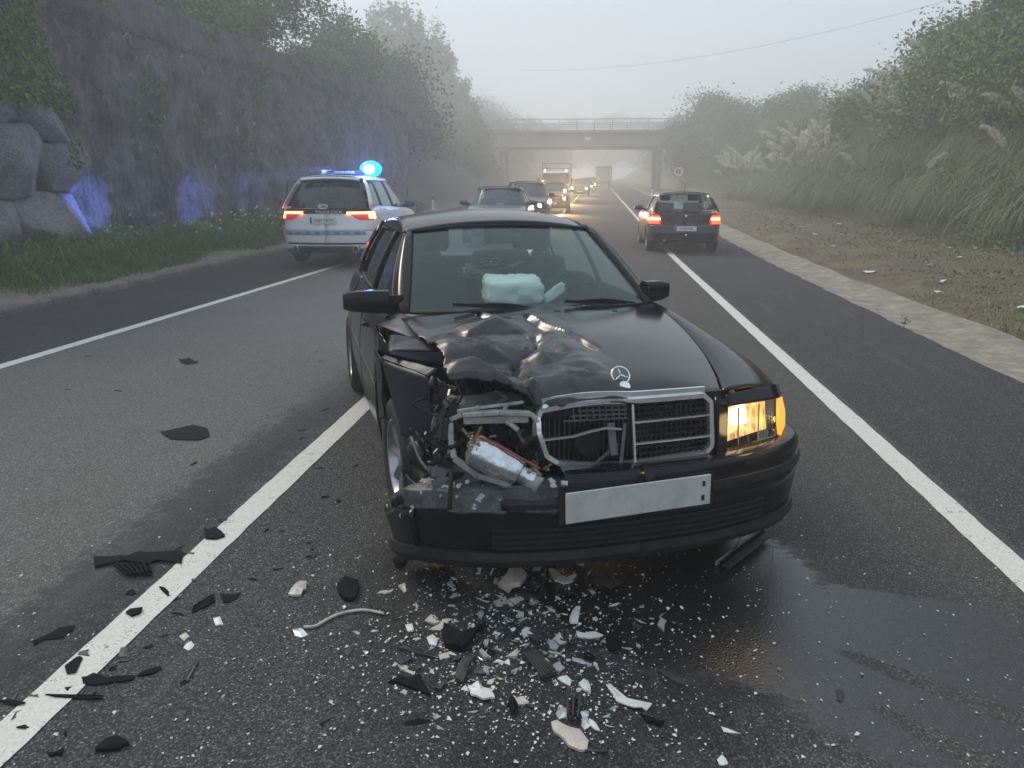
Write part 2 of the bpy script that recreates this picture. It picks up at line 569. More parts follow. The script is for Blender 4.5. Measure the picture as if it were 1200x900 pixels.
while y < 42:
    L_ = 1.0
    xa, xb = kerbX(y), kerbX(y+L_)
    b = MB()
    pr = [(0, -.08), (.0, .075), (-.025, .105), (-.15, .11), (-.17, -.05)]
    w1 = .012*fn(3, y, 2, 1); w2 = .012*fn(3, y+1, 2, 3)
    P = [[(xa+px+w1+8, y+.008-12, gz(y)+pz+w1), (xb+px+w2+8, y+L_-.008-12, gz(y+L_)+pz+w2)] for px, pz in pr]
    b.grid(P); b.poly([p[0] for p in P][::-1]); b.poly([p[1] for p in P])
    b.build('kerbstone', M_kerb, kr, bevel=.012, seg=1)
    y += L_

# ---------------------------------------------------------------- left retaining wall
k = N('sprayed_concrete'); c = k.co()
st = k.noise(k.co((1, 3.2, .45)), 2.6, 8, .78); bl = k.noise(c, .9, 8, .72); fi = k.noise(c, 14, 6, .7)
col = k.ramp(k.math('ADD', k.math('MULTIPLY', st, .45), k.math('MULTIPLY', bl, .6)), [(.38, (.034, .033, .028)), (.48, (.095, .091, .080)), (.60, (.22, .21, .18))])
z_ = k.sep(c)[2]
moss = k.math('MULTIPLY', k.ramp(fi, [(.45, 0), (.62, 1)]), k.ramp(k.math('MULTIPLY', z_, .17), [(.4, 0), (.85, .7)]))
col = k.mix(moss, col, (.05, .058, .035))
col = k.mix(k.ramp(k.noise(k.co((1, 7, .5)), 1.3, 4, .8), [(.66, 0), (.74, .55)]), col, (.22, .215, .20))
q_ = k.math('MULTIPLY', k.math('GREATER_THAN', k.math('SUBTRACT', z_, k.math('MULTIPLY', k.math('ADD', k.sep(c)[1], 27), .017)), 4.72), .42)
col = k.mix(q_, col, k.ramp(fi, [(.3, (.09, .092, .085)), (.7, (.21, .21, .19))]))
k.set(color=col, rough=.9, spec=.15, normal=k.bump(fi, 1, .12, k.bump(k.noise(c, 3, 4), 1, .25)))
M_shot = k.m
def wtop(Y): return 5.62+.02*(Y-18)*.4+gz(Y)
def wx(y, z):
    t = (z)/5.6
    lip = -.0 if z > wtop(y)-.75 else -.10
    return -10.0+.10+.18*fn(y, z, .45, 1)+.13*fn(y, z, 1.3, 4)+.09*fn(y, z, 3.7, 2)+.035*fn(y, z, 9, 7)+lip-.1*t
b = MB(); rows = []
ny, nz = 380, 90
for i in range(ny+1):
    y = 13.3+(41.6-13.3)*i/ny
    r_ = []
    for j in range(nz+1):
        z = .1+(wtop(y)-.1)*j/nz
        r_.append((wx(y, z)+10, y-27, z))
    tp = wtop(y)
    r_ += [(-.25, y-27, tp+.02), (-.7, y-27, tp-.03), (-.7, y-27, tp-1)]
    rows.append(r_)
b.grid(rows)
wl = empty('concrete_retaining_wall', (-10, 27, 0), label='tall dark rough sprayed-concrete retaining wall left of the road, streaked and mossy', cat='wall')
b.build('wall_face', M_shot, wl, smooth=True)
b = MB(); y1 = 41.6
b.poly([(wx(y1, .1)+10, y1-27, .0), (-.7, y1-27, 0), (-.7, y1-27, wtop(y1)), (.0, y1-27, wtop(y1))][::-1])
b.build('wall_end', M_shot, wl)
# horizontal pour joint of the upper band
b = MB()
b.tube([(wx(yy, wtop(yy)-.78)+10.03, yy-27, wtop(yy)-.78+.03*fn(yy, 1, 1)) for yy in np.arange(13.4, 41.5, .25)], .035, 6)
b.build('pour_joint', M_shot, wl, smooth=True)

# boulder wall in front left
k = N('granite_boulder'); c = k.co()
n1 = k.noise(c, 38, 6, .8); n2 = k.noise(c, 2.5, 4, .6)
col = k.mix(k.ramp(n1, [(.38, .0), (.66, 1)]), (.09, .09, .095), (.38, .375, .375))
col = k.mix(k.ramp(n2, [(.4, .5), (.65, 0)]), col, (.045, .05, .04))
k.set(color=col, rough=.85, normal=k.bump(n1, .8, .02, k.bump(n2, .5, .08)))
M_bould = k.m
sw = empty('boulder_wall', (-10, 12, 0), label='dry stacked wall of large pale granite boulders at the left end of the concrete wall', cat='stone wall')
def boulder(w, h, d, seed):
    bm = bmesh.new(); bmesh.ops.create_cube(bm, size=1)
    bmesh.ops.subdivide_edges(bm, edges=bm.edges[:], cuts=11, use_grid_fill=True)
    rr = random.Random(seed)
    sx = [rr.uniform(.72, 1.05) for _ in range(4)]; sk = rr.uniform(-.15, .15)
    cuts = [(Vector((1, rr.uniform(-.8, .8), rr.uniform(-.8, .8))).normalized(), rr.uniform(.88, 1.05)) for _ in range(5)]
    for v in bm.verts:
        p = v.co.copy()*2
        # superellipsoid rounding
        e = 8.0; m = (abs(p.x)**e+abs(p.y)**e+abs(p.z)**e)**(1/e)
        p = p/m
        t = (p.z+1)/2
        for (pn_, pd_) in cuts:
            dd = p.dot(pn_)-pd_
            if dd > 0: p = p-pn_*dd
        p.y *= lerp(sx[0], sx[1], t); p.z *= lerp(sx[2], sx[3], (p.y+1)/2); p.y += sk*p.z
        q = Vector((p.x*d/2, p.y*w/2, p.z*h/2))
        nn = mnoise.noise(q*1.3+Vector((seed, 0, 0)))*.07+mnoise.noise(q*4+Vector((0, seed, 0)))*.04+mnoise.noise(q*10+Vector((0, seed, 0)))*.02
        v.co = q+Vector(p).normalized()*nn
    me = bpy.data.meshes.new('boulder'); bm.to_mesh(me); bm.free()
    me.polygons.foreach_set('use_smooth', [True]*len(me.polygons)); me.materials.append(M_bould)
    return me
BL = [(13.35, .95, 1.95, 1.2), (11.5, .9, 1.7, 1.15), (9.9, .9, 1.6, 1.2), (13.75, 1.95, 1.05, .85), (12.45, 2.05, 1.5, 1.0), (10.9, 2.1, 1.5, 1.1), (13.3, 2.72, 1.25, .7), (12.1, 2.85, 1.1, .6), (10.8, 3.0, 1.3, .7), (13.6, 3.35, 1.0, .55), (12.5, 3.4, 1.1, .55), (11.3, 3.6, 1.2, .6), (13.2, 4.0, 1.3, .6), (11.8, 4.1, 1.3, .6), (13.0, 4.75, 1.4, .8), (11.6, 4.8, 1.3, .8)]
for i, (y, z, w, h) in enumerate([q for q in BL if not (q[1] > 3.9 and q[0] > 12.9)]):
    obj_from('stone', boulder(w*1.12, h*1.16, 1.15, i*3.7+1), sw, loc=(-.12+.12*(i % 3), y-12, z))
b = MB(); b.grid([[(-.42, y-12, z) for z in (0, 2, 4, 5.6)] for y in (8, 10, 12, 14.4)], flip=False)
b.build('earth_packing', MATS['verge_earth'], sw)

# ================================================================ vegetation
def leafmat(name, c0, c1, rough=.6, sc=3.0):
    k = N(name); c = k.co()
    n = k.noise(c, sc, 4, .7); n2 = k.noise(c, 40, 2, .5)
    col = k.ramp(k.math('ADD', k.math('MULTIPLY', n, .6), k.math('MULTIPLY', n2, .4)), [(.34, c0), (.66, c1)])
    k.set(color=col, rough=rough, spec=.2)
    return k.m
ML_dark = leafmat('leaf_dark', (0.042, 0.074, 0.024), (0.102, 0.163, 0.046))
ML_mid = leafmat('leaf_mid', (0.080, 0.137, 0.038), (0.173, 0.263, 0.071))
ML_olive = leafmat('leaf_olive', (0.114, 0.152, 0.044), (0.253, 0.315, 0.094))
ML_pale = leafmat('leaf_pale', (.12, .14, .10), (.24, .27, .20), .45)
ML_dry = leafmat('leaf_dry', (.12, .10, .065), (.26, .22, .15))
ML_grass = leafmat('grass_blade', (0.051, 0.115, 0.031), (0.150, 0.287, 0.073))
ML_pampas = leafmat('pampas_blade', (0.102, 0.148, 0.074), (0.298, 0.365, 0.176), .5)
ML_plume = leafmat('pampas_plume', (.62, .58, .50), (.88, .85, .76), .9, 6)
ML_stalk = leafmat('dry_stalk', (.24, .21, .14), (.42, .38, .27))
ML_bark = simple('bark', (.07, .06, .05), .95, var=.4, scale=6, bump=.8, bscale=30)
ML_yellow = leafmat('yellow_grass', (.13, .14, .05), (.28, .27, .11))

def leafquads(P, size, aspect=.45, up=0.0, g=None):
    """kite shaped leaves at points P"""
    g = g or rng
    n = len(P)
    d = g.normal(size=(n, 3)); d[:, 2] -= up; d /= np.linalg.norm(d, axis=1)[:, None]
    s = g.normal(size=(n, 3)); s -= (s*d).sum(1)[:, None]*d; s /= np.linalg.norm(s, axis=1)[:, None]
    L_ = size*g.uniform(.6, 1.4, (n, 1))
    w = L_*aspect
    V = np.stack([P, P+d*L_*.45+s*w*.5, P+d*L_, P+d*L_*.45-s*w*.5], 1).reshape(-1, 3)
    F = np.arange(4*n).reshape(n, 4)
    return V, F

def crown_mesh(name, rx, ry, rz, nleaf, size, mats, seed, clumps=60, spread=.22, shell=.35, lean=0):
    g = np.random.default_rng(seed)
    C_ = g.normal(size=(clumps, 3)); C_ /= np.linalg.norm(C_, axis=1)[:, None]
    C_ *= (shell+(1-shell)*g.uniform(0, 1, (clumps, 1))**.5)*g.uniform(.82, 1.12, (clumps, 1))
    C_[:, 2] = np.where(C_[:, 2] < -.6, -.6+.2*g.uniform(size=clumps), C_[:, 2])
    cid = g.integers(0, clumps, nleaf)
    P = C_[cid]+g.normal(size=(nleaf, 3))*spread*g.uniform(.5, 1.2, (clumps, 1))[cid]
    P = P*np.array([rx, ry, rz]); P[:, 2] += rz
    P[:, 0] += lean*P[:, 2]
    V, F = leafquads(P, size, .5, .3, g)
    mi = g.integers(0, len(mats), clumps)[cid]
    flip = g.uniform(size=nleaf) < .2
    mi = np.where(flip, g.integers(0, len(mats), nleaf), mi)
    return fast_mesh(name, V, F, mats, mi), C_*np.array([rx, ry, rz])+np.array([0, 0, rz])

def trunk_mesh(name, h, r, C_, seed, nl=9):
    rr = random.Random(seed); b = MB()
    pts = [Vector((0, 0, -.4))]
    for i in range(1, 6):
        pts.append(Vector((rr.uniform(-.06, .06)*h*.3, rr.uniform(-.06, .06)*h*.3, h*i/5)))
    b.tube(pts, [r*(1-.14*i) for i in range(6)], 8)
    for i in range(nl):
        a = pts[rr.randint(1, 4)]; e = Vector(C_[rr.randrange(len(C_))])
        m = a.lerp(e, .5)+Vector((rr.uniform(-.2, .2), rr.uniform(-.2, .2), .15*h*.3))
        b.tube([a, m, e], [r*.45, r*.3, r*.1], 5)
    return b.mesh(name, ML_bark, True)

PROTO = {}
def proto_tree(key, rx, ry, rz, base, nleaf, size, mats, seed, clumps, spread, tr):
    me, C_ = crown_mesh('crown', rx, ry, rz, nleaf, size, mats, seed, clumps, spread)
    tm = trunk_mesh('trunk', base+rz*1.2, tr, C_+np.array([0, 0, base]), seed)
    PROTO[key] = (me, tm, base)
def plant_tree(key, x, y, z, s, rz, name, label, cat, group=None, sz=1.0):
    me, tm, base = PROTO[key]
    t = empty(name, (x, y, z), rz, label, cat, group)
    t.scale = (s, s, s*sz)
    obj_from('crown', me, t, loc=(0, 0, base)); obj_from('trunk', tm, t)
    return t
proto_tree('leafy', 2.4, 2.4, 2.6, 1.5, 11000, .17, [ML_mid, ML_olive, ML_dark], 3, 90, .13, .11)
proto_tree('bush', 2.0, 2.0, 1.5, .1, 15000, .13, [ML_dark, ML_mid, ML_dark], 5, 70, .2, .05)
proto_tree('bush2', 2.2, 1.9, 1.3, .1, 15000, .12, [ML_mid, ML_dark, ML_olive], 9, 55, .22, .05)
proto_tree('dense', 3.5, 3.5, 4.2, 1.2, 20000, .27, [ML_dark, ML_mid, ML_dark], 12, 110, .16, .2)
proto_tree('tall', 4.5, 4.5, 9, 5, 12000, .55, [ML_dark, ML_mid], 15, 110, .13, .3)

TREES = [
 ('leafy', -13.2, 31.0, 5.2, 1.15, 0, 'broadleaf_tree', 'broadleaf tree with loose leafy twigs against the sky, above the concrete wall', 'tree', None, .8),
 ('leafy', -13.8, 27.0, 5.2, .95, 2, 'broadleaf_tree', 'smaller broadleaf tree behind the top edge of the concrete wall', 'tree', None, .8),
 ('bush', -12.4, 22.8, 5.3, .9, 1, 'bush', 'green bush on top of the wall at the upper left', 'bush', 'bushes along the top of the wall', 1.0),
 ('bush2', -12.6, 19.3, 5.3, .95, 3, 'bush', 'bush on top of the wall at the far upper left corner', 'bush', 'bushes along the top of the wall', 1.0),
 ('bush', -12.2, 16.0, 5.2, .8, 4, 'bush', 'bush hanging over the boulder wall', 'bush', 'bushes along the top of the wall', .8),
 ('bush', -12.4, 26.2, 5.5, .85, 5, 'bush', 'bush between the two broadleaf trees on the wall', 'bush', 'bushes along the top of the wall', .9),
 ('bush2', -12.6, 35.2, 5.6, .8, 5, 'bush', 'low bush at the foot of the loose leafy tree on the wall', 'bush', 'bushes along the top of the wall', .9),
 ('bush', -12.5, 38.6, 5.4, 1.05, 1, 'bush', 'bush on the far end of the wall top', 'bush', 'bushes along the top of the wall', 1.0),
 ('dense', -14.6, 44.0, 3.6, .85, 1, 'dense_tree', 'rounded dense tree just past the end of the concrete wall', 'tree', 'dense trees past the wall end', .85),
 ('dense', -13.2, 50.0, 1.2, .95, 2, 'dense_tree', 'dense tree hanging over the verge past the wall end', 'tree', 'dense trees past the wall end', .95),
 ('dense', -15.0, 57.0, 1.5, .9, 3, 'dense_tree', 'dense tree in the fog between the wall end and the bridge', 'tree', 'dense trees past the wall end', .9),
 ('dense', -14.5, 66.0, 1.2, .8, 4, 'dense_tree', 'foggy tree second from the left bridge abutment', 'tree', 'dense trees past the wall end', .8),
 ('dense', -16.0, 76.0, 1.5, .85, 5, 'dense_tree', 'foggy tree next to the left bridge abutment', 'tree', 'dense trees past the wall end', .8),
 ('dense', -13.8, 83.0, 1.2, .92, 1, 'dense_tree', 'foggy tree covering the left end of the bridge deck', 'tree', 'dense trees past the wall end', .85),
 ('dense', -12.6, 73.0, .8, .62, 3, 'dense_tree', 'low foggy tree below the left end of the bridge', 'tree', 'dense trees past the wall end', .8),
 ('tall', -21.8, 101.0, 2, .86, 0, 'tall_tree', 'tall pointed tree group rising bluish behind the trees left of the bridge', 'tree', 'tall trees in the fog behind the bridge', 1.0),
 ('tall', -25.5, 99.0, 2, .92, 3, 'tall_tree', 'tallest bluish tree in the fog left of the bridge', 'tree', 'tall trees in the fog behind the bridge', 1.0),
 ('tall', -17.6, 103.0, 1, .60, 1, 'tall_tree', 'lower bluish tree right of the tallest one, near the bridge railing', 'tree', 'tall trees in the fog behind the bridge', 1.0),
 ('dense', 12.2, 87.0, 1.0, 1.12, 5, 'dense_tree', 'dark foggy tree closing the right end of the bridge deck', 'tree', 'trees at the right end of the bridge', .95),
 ('tall', -31.0, 118.0, 3, 1.0, 0, 'tall_tree', 'tall tree showing as a blue-grey shape in the fog above the left trees', 'tree', 'tall trees in the fog behind the bridge', 1.0),
 ('tall', -24.5, 126.0, 3, .78, 2, 'tall_tree', 'lower tall tree sloping down towards the bridge railing in the fog', 'tree', 'tall trees in the fog behind the bridge', 1.0),
 ('tall', -37.0, 122.0, 3, .85, 4, 'tall_tree', 'tall foggy tree hidden behind the dense trees past the wall', 'tree', 'tall trees in the fog behind the bridge', 1.0),
 ('dense', 13.2, 84.0, 1.2, 1.05, 1, 'dense_tree', 'large rounded foggy tree right of the bridge, beside the abutment', 'tree', 'trees at the right end of the bridge', .85),
 ('dense', 19.0, 80.0, 3.6, 1.1, 2, 'dense_tree', 'foggy tree on the bank second from the bridge on the right', 'tree', 'trees at the right end of the bridge', .7),
 ('dense', 10.8, 90.0, .8, .95, 3, 'dense_tree', 'foggy tree overlapping the right end of the bridge deck', 'tree', 'trees at the right end of the bridge', .95),
 ('leafy', 15.2, 31.0, 5.6, 1.0, 1, 'broadleaf_tree', 'tree with fine airy twigs at the crest of the right bank, upper right corner', 'tree', None, 1.0),
 ('leafy', 16.6, 25.0, 5.8, 1.2, 4, 'broadleaf_tree', 'broadleaf tree behind the airy one on the right bank', 'tree', None, .9),
 ('leafy', 15.6, 16.0, 4.0, 1.3, 5, 'broadleaf_tree', 'broadleaf tree nearest the camera on the right bank', 'tree', None, 1.0),
]
for T in TREES: plant_tree(*T)
# woods beyond the bridge
for i, (x, y, s) in enumerate([(-15, 130, 1.2), (-22, 150, 1.6), (-11, 165, 1.3), (12, 140, 1.1), (16, 160, 1.5), (22, 130, 1.3), (-16, 190, 1.7), (14, 200, 1.6), (3, 268, 2.4), (-9, 262, 2.2), (14, 258, 2.2), (-30, 215, 2.5), (32, 210, 2.4)]):
    plant_tree('dense', x, y, gz(y)-.3, s, i, 'dense_tree', 'faint tree in the fog far beyond the bridge', 'tree', 'faint trees beyond the bridge', .9)
# shrubs covering the right bank
SHN = [('hanging low over the verge', 0), ('on the middle of the slope', 1), ('near the crest of the bank', 2)]
i = 0
rs = random.Random(5)
for Y in np.arange(15, 92, 4.2):
    for row, (dx, s) in enumerate([(1.6, .75), (4.0, .95), (6.8, 1.1), (10.0, 1.15)]):
        X = footX(Y)+dx+rs.uniform(-.5, .5); yy = Y+rs.uniform(-1.4, 1.4)
        if row == 0 and Y < 60: continue
        plant_tree('bush' if rs.random() < .5 else 'bush2', X, yy, H(X, yy)-.35, s*rs.uniform(.85, 1.15)*(.85 if Y > 55 else (1.0 if Y > 42 else 1.3)), rs.uniform(0, 6), 'shrub',
                   'dark green shrub %s %s' % (['hanging low', 'on the lower slope', 'near the crest', 'on the crest'][row], 'of the right bank nearest the camera' if Y < 24 else ('of the right bank behind the pampas grass' if Y < 45 else ('of the right bank level with the speed sign' if Y < 62 else 'of the right bank close to the bridge'))), 'shrub', 'shrubs covering the right bank', 1.0)
        i += 1
# tangled undergrowth over the bank (stuff)
n = 90000
yy = 10+80*rng.uniform(size=n)**1.5; xo = rng.uniform(.2, 13, n)
P = np.array([(footX(y)+x, y, 0) for x, y in zip(xo, yy)])
P[:, 2] = [H(p[0], p[1]) for p in P]
P[:, 2] += rng.uniform(0, .75, n)*(.6+.6*np.array([fn(p[0], p[1], .6, 1) for p in P]))
V, F = leafquads(P, .16, .45, .2)
tag(obj_from('bank_undergrowth', fast_mesh('bank_undergrowth', V, F, [ML_dark, ML_mid, ML_olive, ML_dry], rng.choice(4, n, p=[.42, .36, .17, .05]))), kind='stuff')

# blades
def blades(P, L_, w, bend, mats, probs, az=None, seg=3, g=None, el=(.9, 1.45)):
    g = g or rng
    n = len(P)
    a = g.uniform(0, 2*np.pi, n) if az is None else az
    e = g.uniform(el[0], el[1], n)
    LL = L_*g.uniform(.55, 1.3, n)
    V = np.zeros((n, seg*2+1, 3)); cur = P.copy(); 
    sd_ = np.stack([-np.sin(a), np.cos(a), np.zeros(n)], 1)
    for s in range(seg+1):
        t = s/seg
        ww = w*(1-t)*g.uniform(.8, 1.2, n)
        if s < seg:
            V[:, 2*s] = cur-sd_*ww[:, None]/2; V[:, 2*s+1] = cur+sd_*ww[:, None]/2
        else:
            V[:, 2*s] = cur
        step = LL/seg
        cur = cur+np.stack([np.cos(a)*np.cos(e), np.sin(a)*np.cos(e), np.sin(e)], 1)*step[:, None]
        e = e-bend*g.uniform(.5, 1.4, n)/seg*2
    base = (np.arange(n)*(seg*2+1))[:, None]
    tri = []
    for s in range(seg-1):
        tri += [[2*s, 2*s+1, 2*s+3], [2*s, 2*s+3, 2*s+2]]
    tri += [[2*(seg-1), 2*(seg-1)+1, 2*seg]]
    T = (base[:, :, None]+np.array(tri)[None]).reshape(-1, 3)
    mi = np.repeat(g.choice(len(mats), n, p=probs), len(tri))
    return V.reshape(-1, 3), T, mats, mi
# left verge grass
n = 100000
gy = 8+33*rng.uniform(size=n)**1.5
kx = np.array([kerbX(y) for y in gy])
u = rng.uniform(0, 1, n)**.9
gx_ = kx-.25-u*(kx-.25+10.15)
dens = np.array([fn(x, y, .9, 3) for x, y in zip(gx_, gy)])
keep = (dens+1.15*np.minimum(1, (kx-.22-gx_)/.45)) > rng.uniform(0, .8, n)
gx_, gy = gx_[keep], gy[keep]
P = np.stack([gx_, gy, [H(x, y)-.02 for x, y in zip(gx_, gy)]], 1)
hh = .19+.26*np.clip((-8.1-gx_)/1.5, 0, 1)
V, T, m_, mi = blades(P, hh*1.2, .017, .9, [ML_grass, ML_mid, ML_olive, ML_dry], [.5, .3, .14, .06])
tag(obj_from('verge_grass', fast_mesh('verge_grass', V, T, m_, mi)), kind='stuff')
# weeds with leaves near the wall, plus small pale flowers
n = 16000
gy = 9+30*rng.uniform(size=n); gx_ = -10.1+1.7*rng.uniform(size=n)**1.3
dens = np.array([fn(x, y, .8, 8) for x, y in zip(gx_, gy)])
keep = dens > -.05
P = np.stack([gx_, gy, [H(x, y) for x, y in zip(gx_, gy)]], 1)[keep]
P[:, 2] += rng.uniform(.05, .42, len(P))
V, F = leafquads(P, .075, .5, 0)
tag(obj_from('verge_weeds', fast_mesh('verge_weeds', V, F, [ML_grass, ML_mid, ML_olive], rng.integers(0, 3, len(P)))), kind='stuff')
M_petal = simple('flower_petal', (.75, .74, .62), .7, var=.1)
M_yell = simple('yellow_flower', (.62, .50, .12), .7, var=.2)
b = MB()
rs = random.Random(9)
for (x, y, n_) in [(-9.3, 17.5, 16), (-9.1, 19.5, 18), (-9.4, 22, 20), (-9.2, 24.5, 16), (-9.6, 15.5, 6), (-9.3, 27, 14)]:
    for _ in range(n_):
        X, Y = x+rs.gauss(0, .3), y+rs.gauss(0, .7); Z = H(X, Y)+rs.uniform(.3, .7)
        b.cur = 0 if rs.random() < .45 else 1
        r = rs.uniform(.018, .034)
        for q in range(5):
            a = q*1.2566; dv = Vector((math.cos(a), math.sin(a)*.6, math.sin(a)*.8))*r; dw = Vector((math.cos(a+.6), math.sin(a+.6)*.6, math.sin(a+.6)*.8))*r
            b.poly([(X, Y, Z), tuple(Vector((X, Y, Z))+dv), tuple(Vector((X, Y, Z))+(dv+dw)*.7), tuple(Vector((X, Y, Z))+dw)])
tag(b.build('verge_flowers', [M_petal, M_yell]), kind='stuff')
# creeping vegetation and dry wisps hanging on the wall
n = 52000
wy = rng.uniform(10, 41.5, n); wy = np.where(rng.uniform(size=n) < .35, rng.uniform(11, 15, n), wy); wz = 5.5-3.5*rng.uniform(size=n)**2.1
dens = np.array([fn(y, z, .55, 6) for y, z in zip(wy, wz)])
left = np.clip((15.5-wy)/2.0, 0, 1)
keep = ((dens > .40-.25*(wz > 5.0)-.75*left*(wz > 2.9)))
wy, wz = wy[keep], wz[keep]
P = np.stack([np.where(wy < 13.6, -9.33, [wx(max(y, 13.3), z) for y, z in zip(wy, wz)])+rng.uniform(0, .12, len(wy)), wy, wz], 1)
V, F = leafquads(P, .10, .4, .9)
tag(obj_from('wall_creepers', fast_mesh('wall_creepers', V, F, [ML_dark, ML_mid, ML_olive], rng.choice(3, len(P), p=[.5, .3, .2]))), kind='stuff')
n = 420
wy = rng.uniform(12.5, 40, n); wz = rng.uniform(1.8, 4.7, n)
cl = rng.normal(24, 5, n); wy = np.where(rng.uniform(size=n) < .6, np.clip(cl, 13.4, 41), wy)
P = np.stack([[wx(max(y, 13.4), z)+.02 for y, z in zip(wy, wz)], wy, wz], 1)
V, T, m_, mi = blades(P, .38, .022, 2.6, [ML_dry, ML_stalk, ML_plume], [.5, .35, .15], az=rng.normal(0, .5, n), el=(.4, 1.2))
tag(obj_from('dry_wisps', fast_mesh('dry_wisps', V, T, m_, mi)), kind='stuff')

# right verge: thin grass, dead straw, litter
n = 52000
gy = 5+60*rng.uniform(size=n)**1.7; u = rng.uniform(size=n)
x0 = np.array([gutX(y)+.95 for y in gy]); x1 = np.array([footX(y)+.3 for y in gy])
gx_ = x0+(x1-x0)*u**.75
dens = np.array([fn(x, y, .8, 12)+.5*fn(x, y, 3, 2) for x, y in zip(gx_, gy)])
keep = (dens+.25*u) > .0+.1*rng.normal(size=n)
P = np.stack([gx_, gy, [H(x, y)-.01 for x, y in zip(gx_, gy)]], 1)[keep]
V, T, m_, mi = blades(P, .12, .016, 2.0, [ML_dry, ML_olive, ML_mid, ML_stalk], [.42, .3, .14, .14], el=(.25, 1.2), seg=2)
tag(obj_from('dry_verge_grass', fast_mesh('dry_verge_grass', V, T, m_, mi)), kind='stuff')
n = 26000
gy = 5+30*rng.uniform(size=n)**1.4; u = rng.uniform(size=n)
x0 = np.array([gutX(y)+1.0 for y in gy]); gx_ = x0+u*5.5
dens = np.array([fn(x, y, .7, 31)+.6*fn(x, y, 2.4, 5) for x, y in zip(gx_, gy)])
keep = dens > .02
P = np.stack([gx_, gy, [H(x, y)+.006 for x, y in zip(gx_, gy)]], 1)[keep]
M_straw = leafmat('dead_straw', (0.058, 0.041, 0.026), (0.221, 0.168, 0.110), .9, 5)
V, T, m_, mi = blades(P, .20, .014, .4, [M_straw, ML_dry], [.8, .2], el=(-.02, .22), seg=2)
tag(obj_from('dead_straw', fast_mesh('dead_straw', V, T, m_, mi)), kind='stuff')
n = 16000
gy = 6+40*rng.uniform(size=n)**1.4; u = rng.uniform(size=n)
x0 = np.array([gutX(y)+1.1 for y in gy]); x1 = np.array([footX(y)+.8 for y in gy]); gx_ = x0+(x1-x0)*u**.6
dens = np.array([fn(x, y, .55, 41)+.8*fn(x, y, 1.9, 15) for x, y in zip(gx_, gy)])
keep = dens > .16-.2*u**3
P = np.stack([gx_, gy, [H(x, y) for x, y in zip(gx_, gy)]], 1)[keep]; P[:, 2] += rng.uniform(0, .10, len(P))
V, F = leafquads(P, .07, .5, 0)
tag(obj_from('low_verge_weeds', fast_mesh('low_verge_weeds', V, F, [ML_olive, ML_dry, ML_dark, M_straw], rng.choice(4, len(P), p=[.4, .15, .15, .3]))), kind='stuff')
M_litter = simple('litter_white', (.72, .72, .70), .7, var=.1)
rs = random.Random(61)
for i, (x, y) in enumerate([(5.15, 12.2), (5.5, 12.9), (6.3, 15.4), (5.9, 20.2), (6.6, 24.5), (7.2, 24.0), (6.9, 27.5), (7.6, 17.2), (8.4, 19.6), (7.9, 21.5), (5.1, 15.2), (6.1, 11.3), (6.5, 11.6), (5.35, 10.2), (8.9, 30), (7.5, 33), (4.85, 8.2), (5.9, 9.4), (7.0, 13.0)]):
    b = MB(); r = rs.uniform(.05, .13)
    b.poly([(r*rs.uniform(.6, 1.2)*math.cos(a), r*rs.uniform(.3, .9)*math.sin(a), rs.uniform(.0, .04)) for a in (0, 1.1, 2.0, 3.1, 4.2, 5.2)])
    tag(b.build('litter_scrap', M_litter, loc=(x, y, H(x, y)+.03), solid=.006), 'small white scrap of litter lying on the dry right verge', 'litter', 'white litter scraps on the right verge')
# the yellow-green tuft at the right edge
tg = rng.normal(size=(3500, 2))*np.array([.34, .62])+np.array([5.25, 8.7])
tg = tg[tg[:, 0] > 4.45]
P = np.stack([tg[:, 0], tg[:, 1], [H(x, y)-.01 for x, y in tg]], 1)
V, T, m_, mi = blades(P, .15, .010, 1.2, [ML_yellow, ML_olive, ML_mid], [.6, .25, .15])
tag(obj_from('yellow_grass_patch', fast_mesh('yellow_grass_patch', V, T, m_, mi)), kind='stuff')
# low bramble of pale leaves at the foot of the bank
n = 9000
c0 = np.stack([rng.normal(11.1, .8, n), rng.normal(18.6, 1.9, n)], 1)
P = np.stack([c0[:, 0], c0[:, 1], [H(x, y)+abs(rng.normal(0, .22))*(1 if x > 9.6 else .4) for x, y in c0]], 1)
V, F = leafquads(P, .11, .6, 0)
bt = obj_from('bramble', fast_mesh('bramble', V, F, [ML_pale, ML_mid, ML_dry, ML_olive], rng.choice(4, n, p=[.38, .28, .14, .2])))
tag(bt, 'low sprawling bramble with pale grey-green leaves at the foot of the right bank', 'bramble')

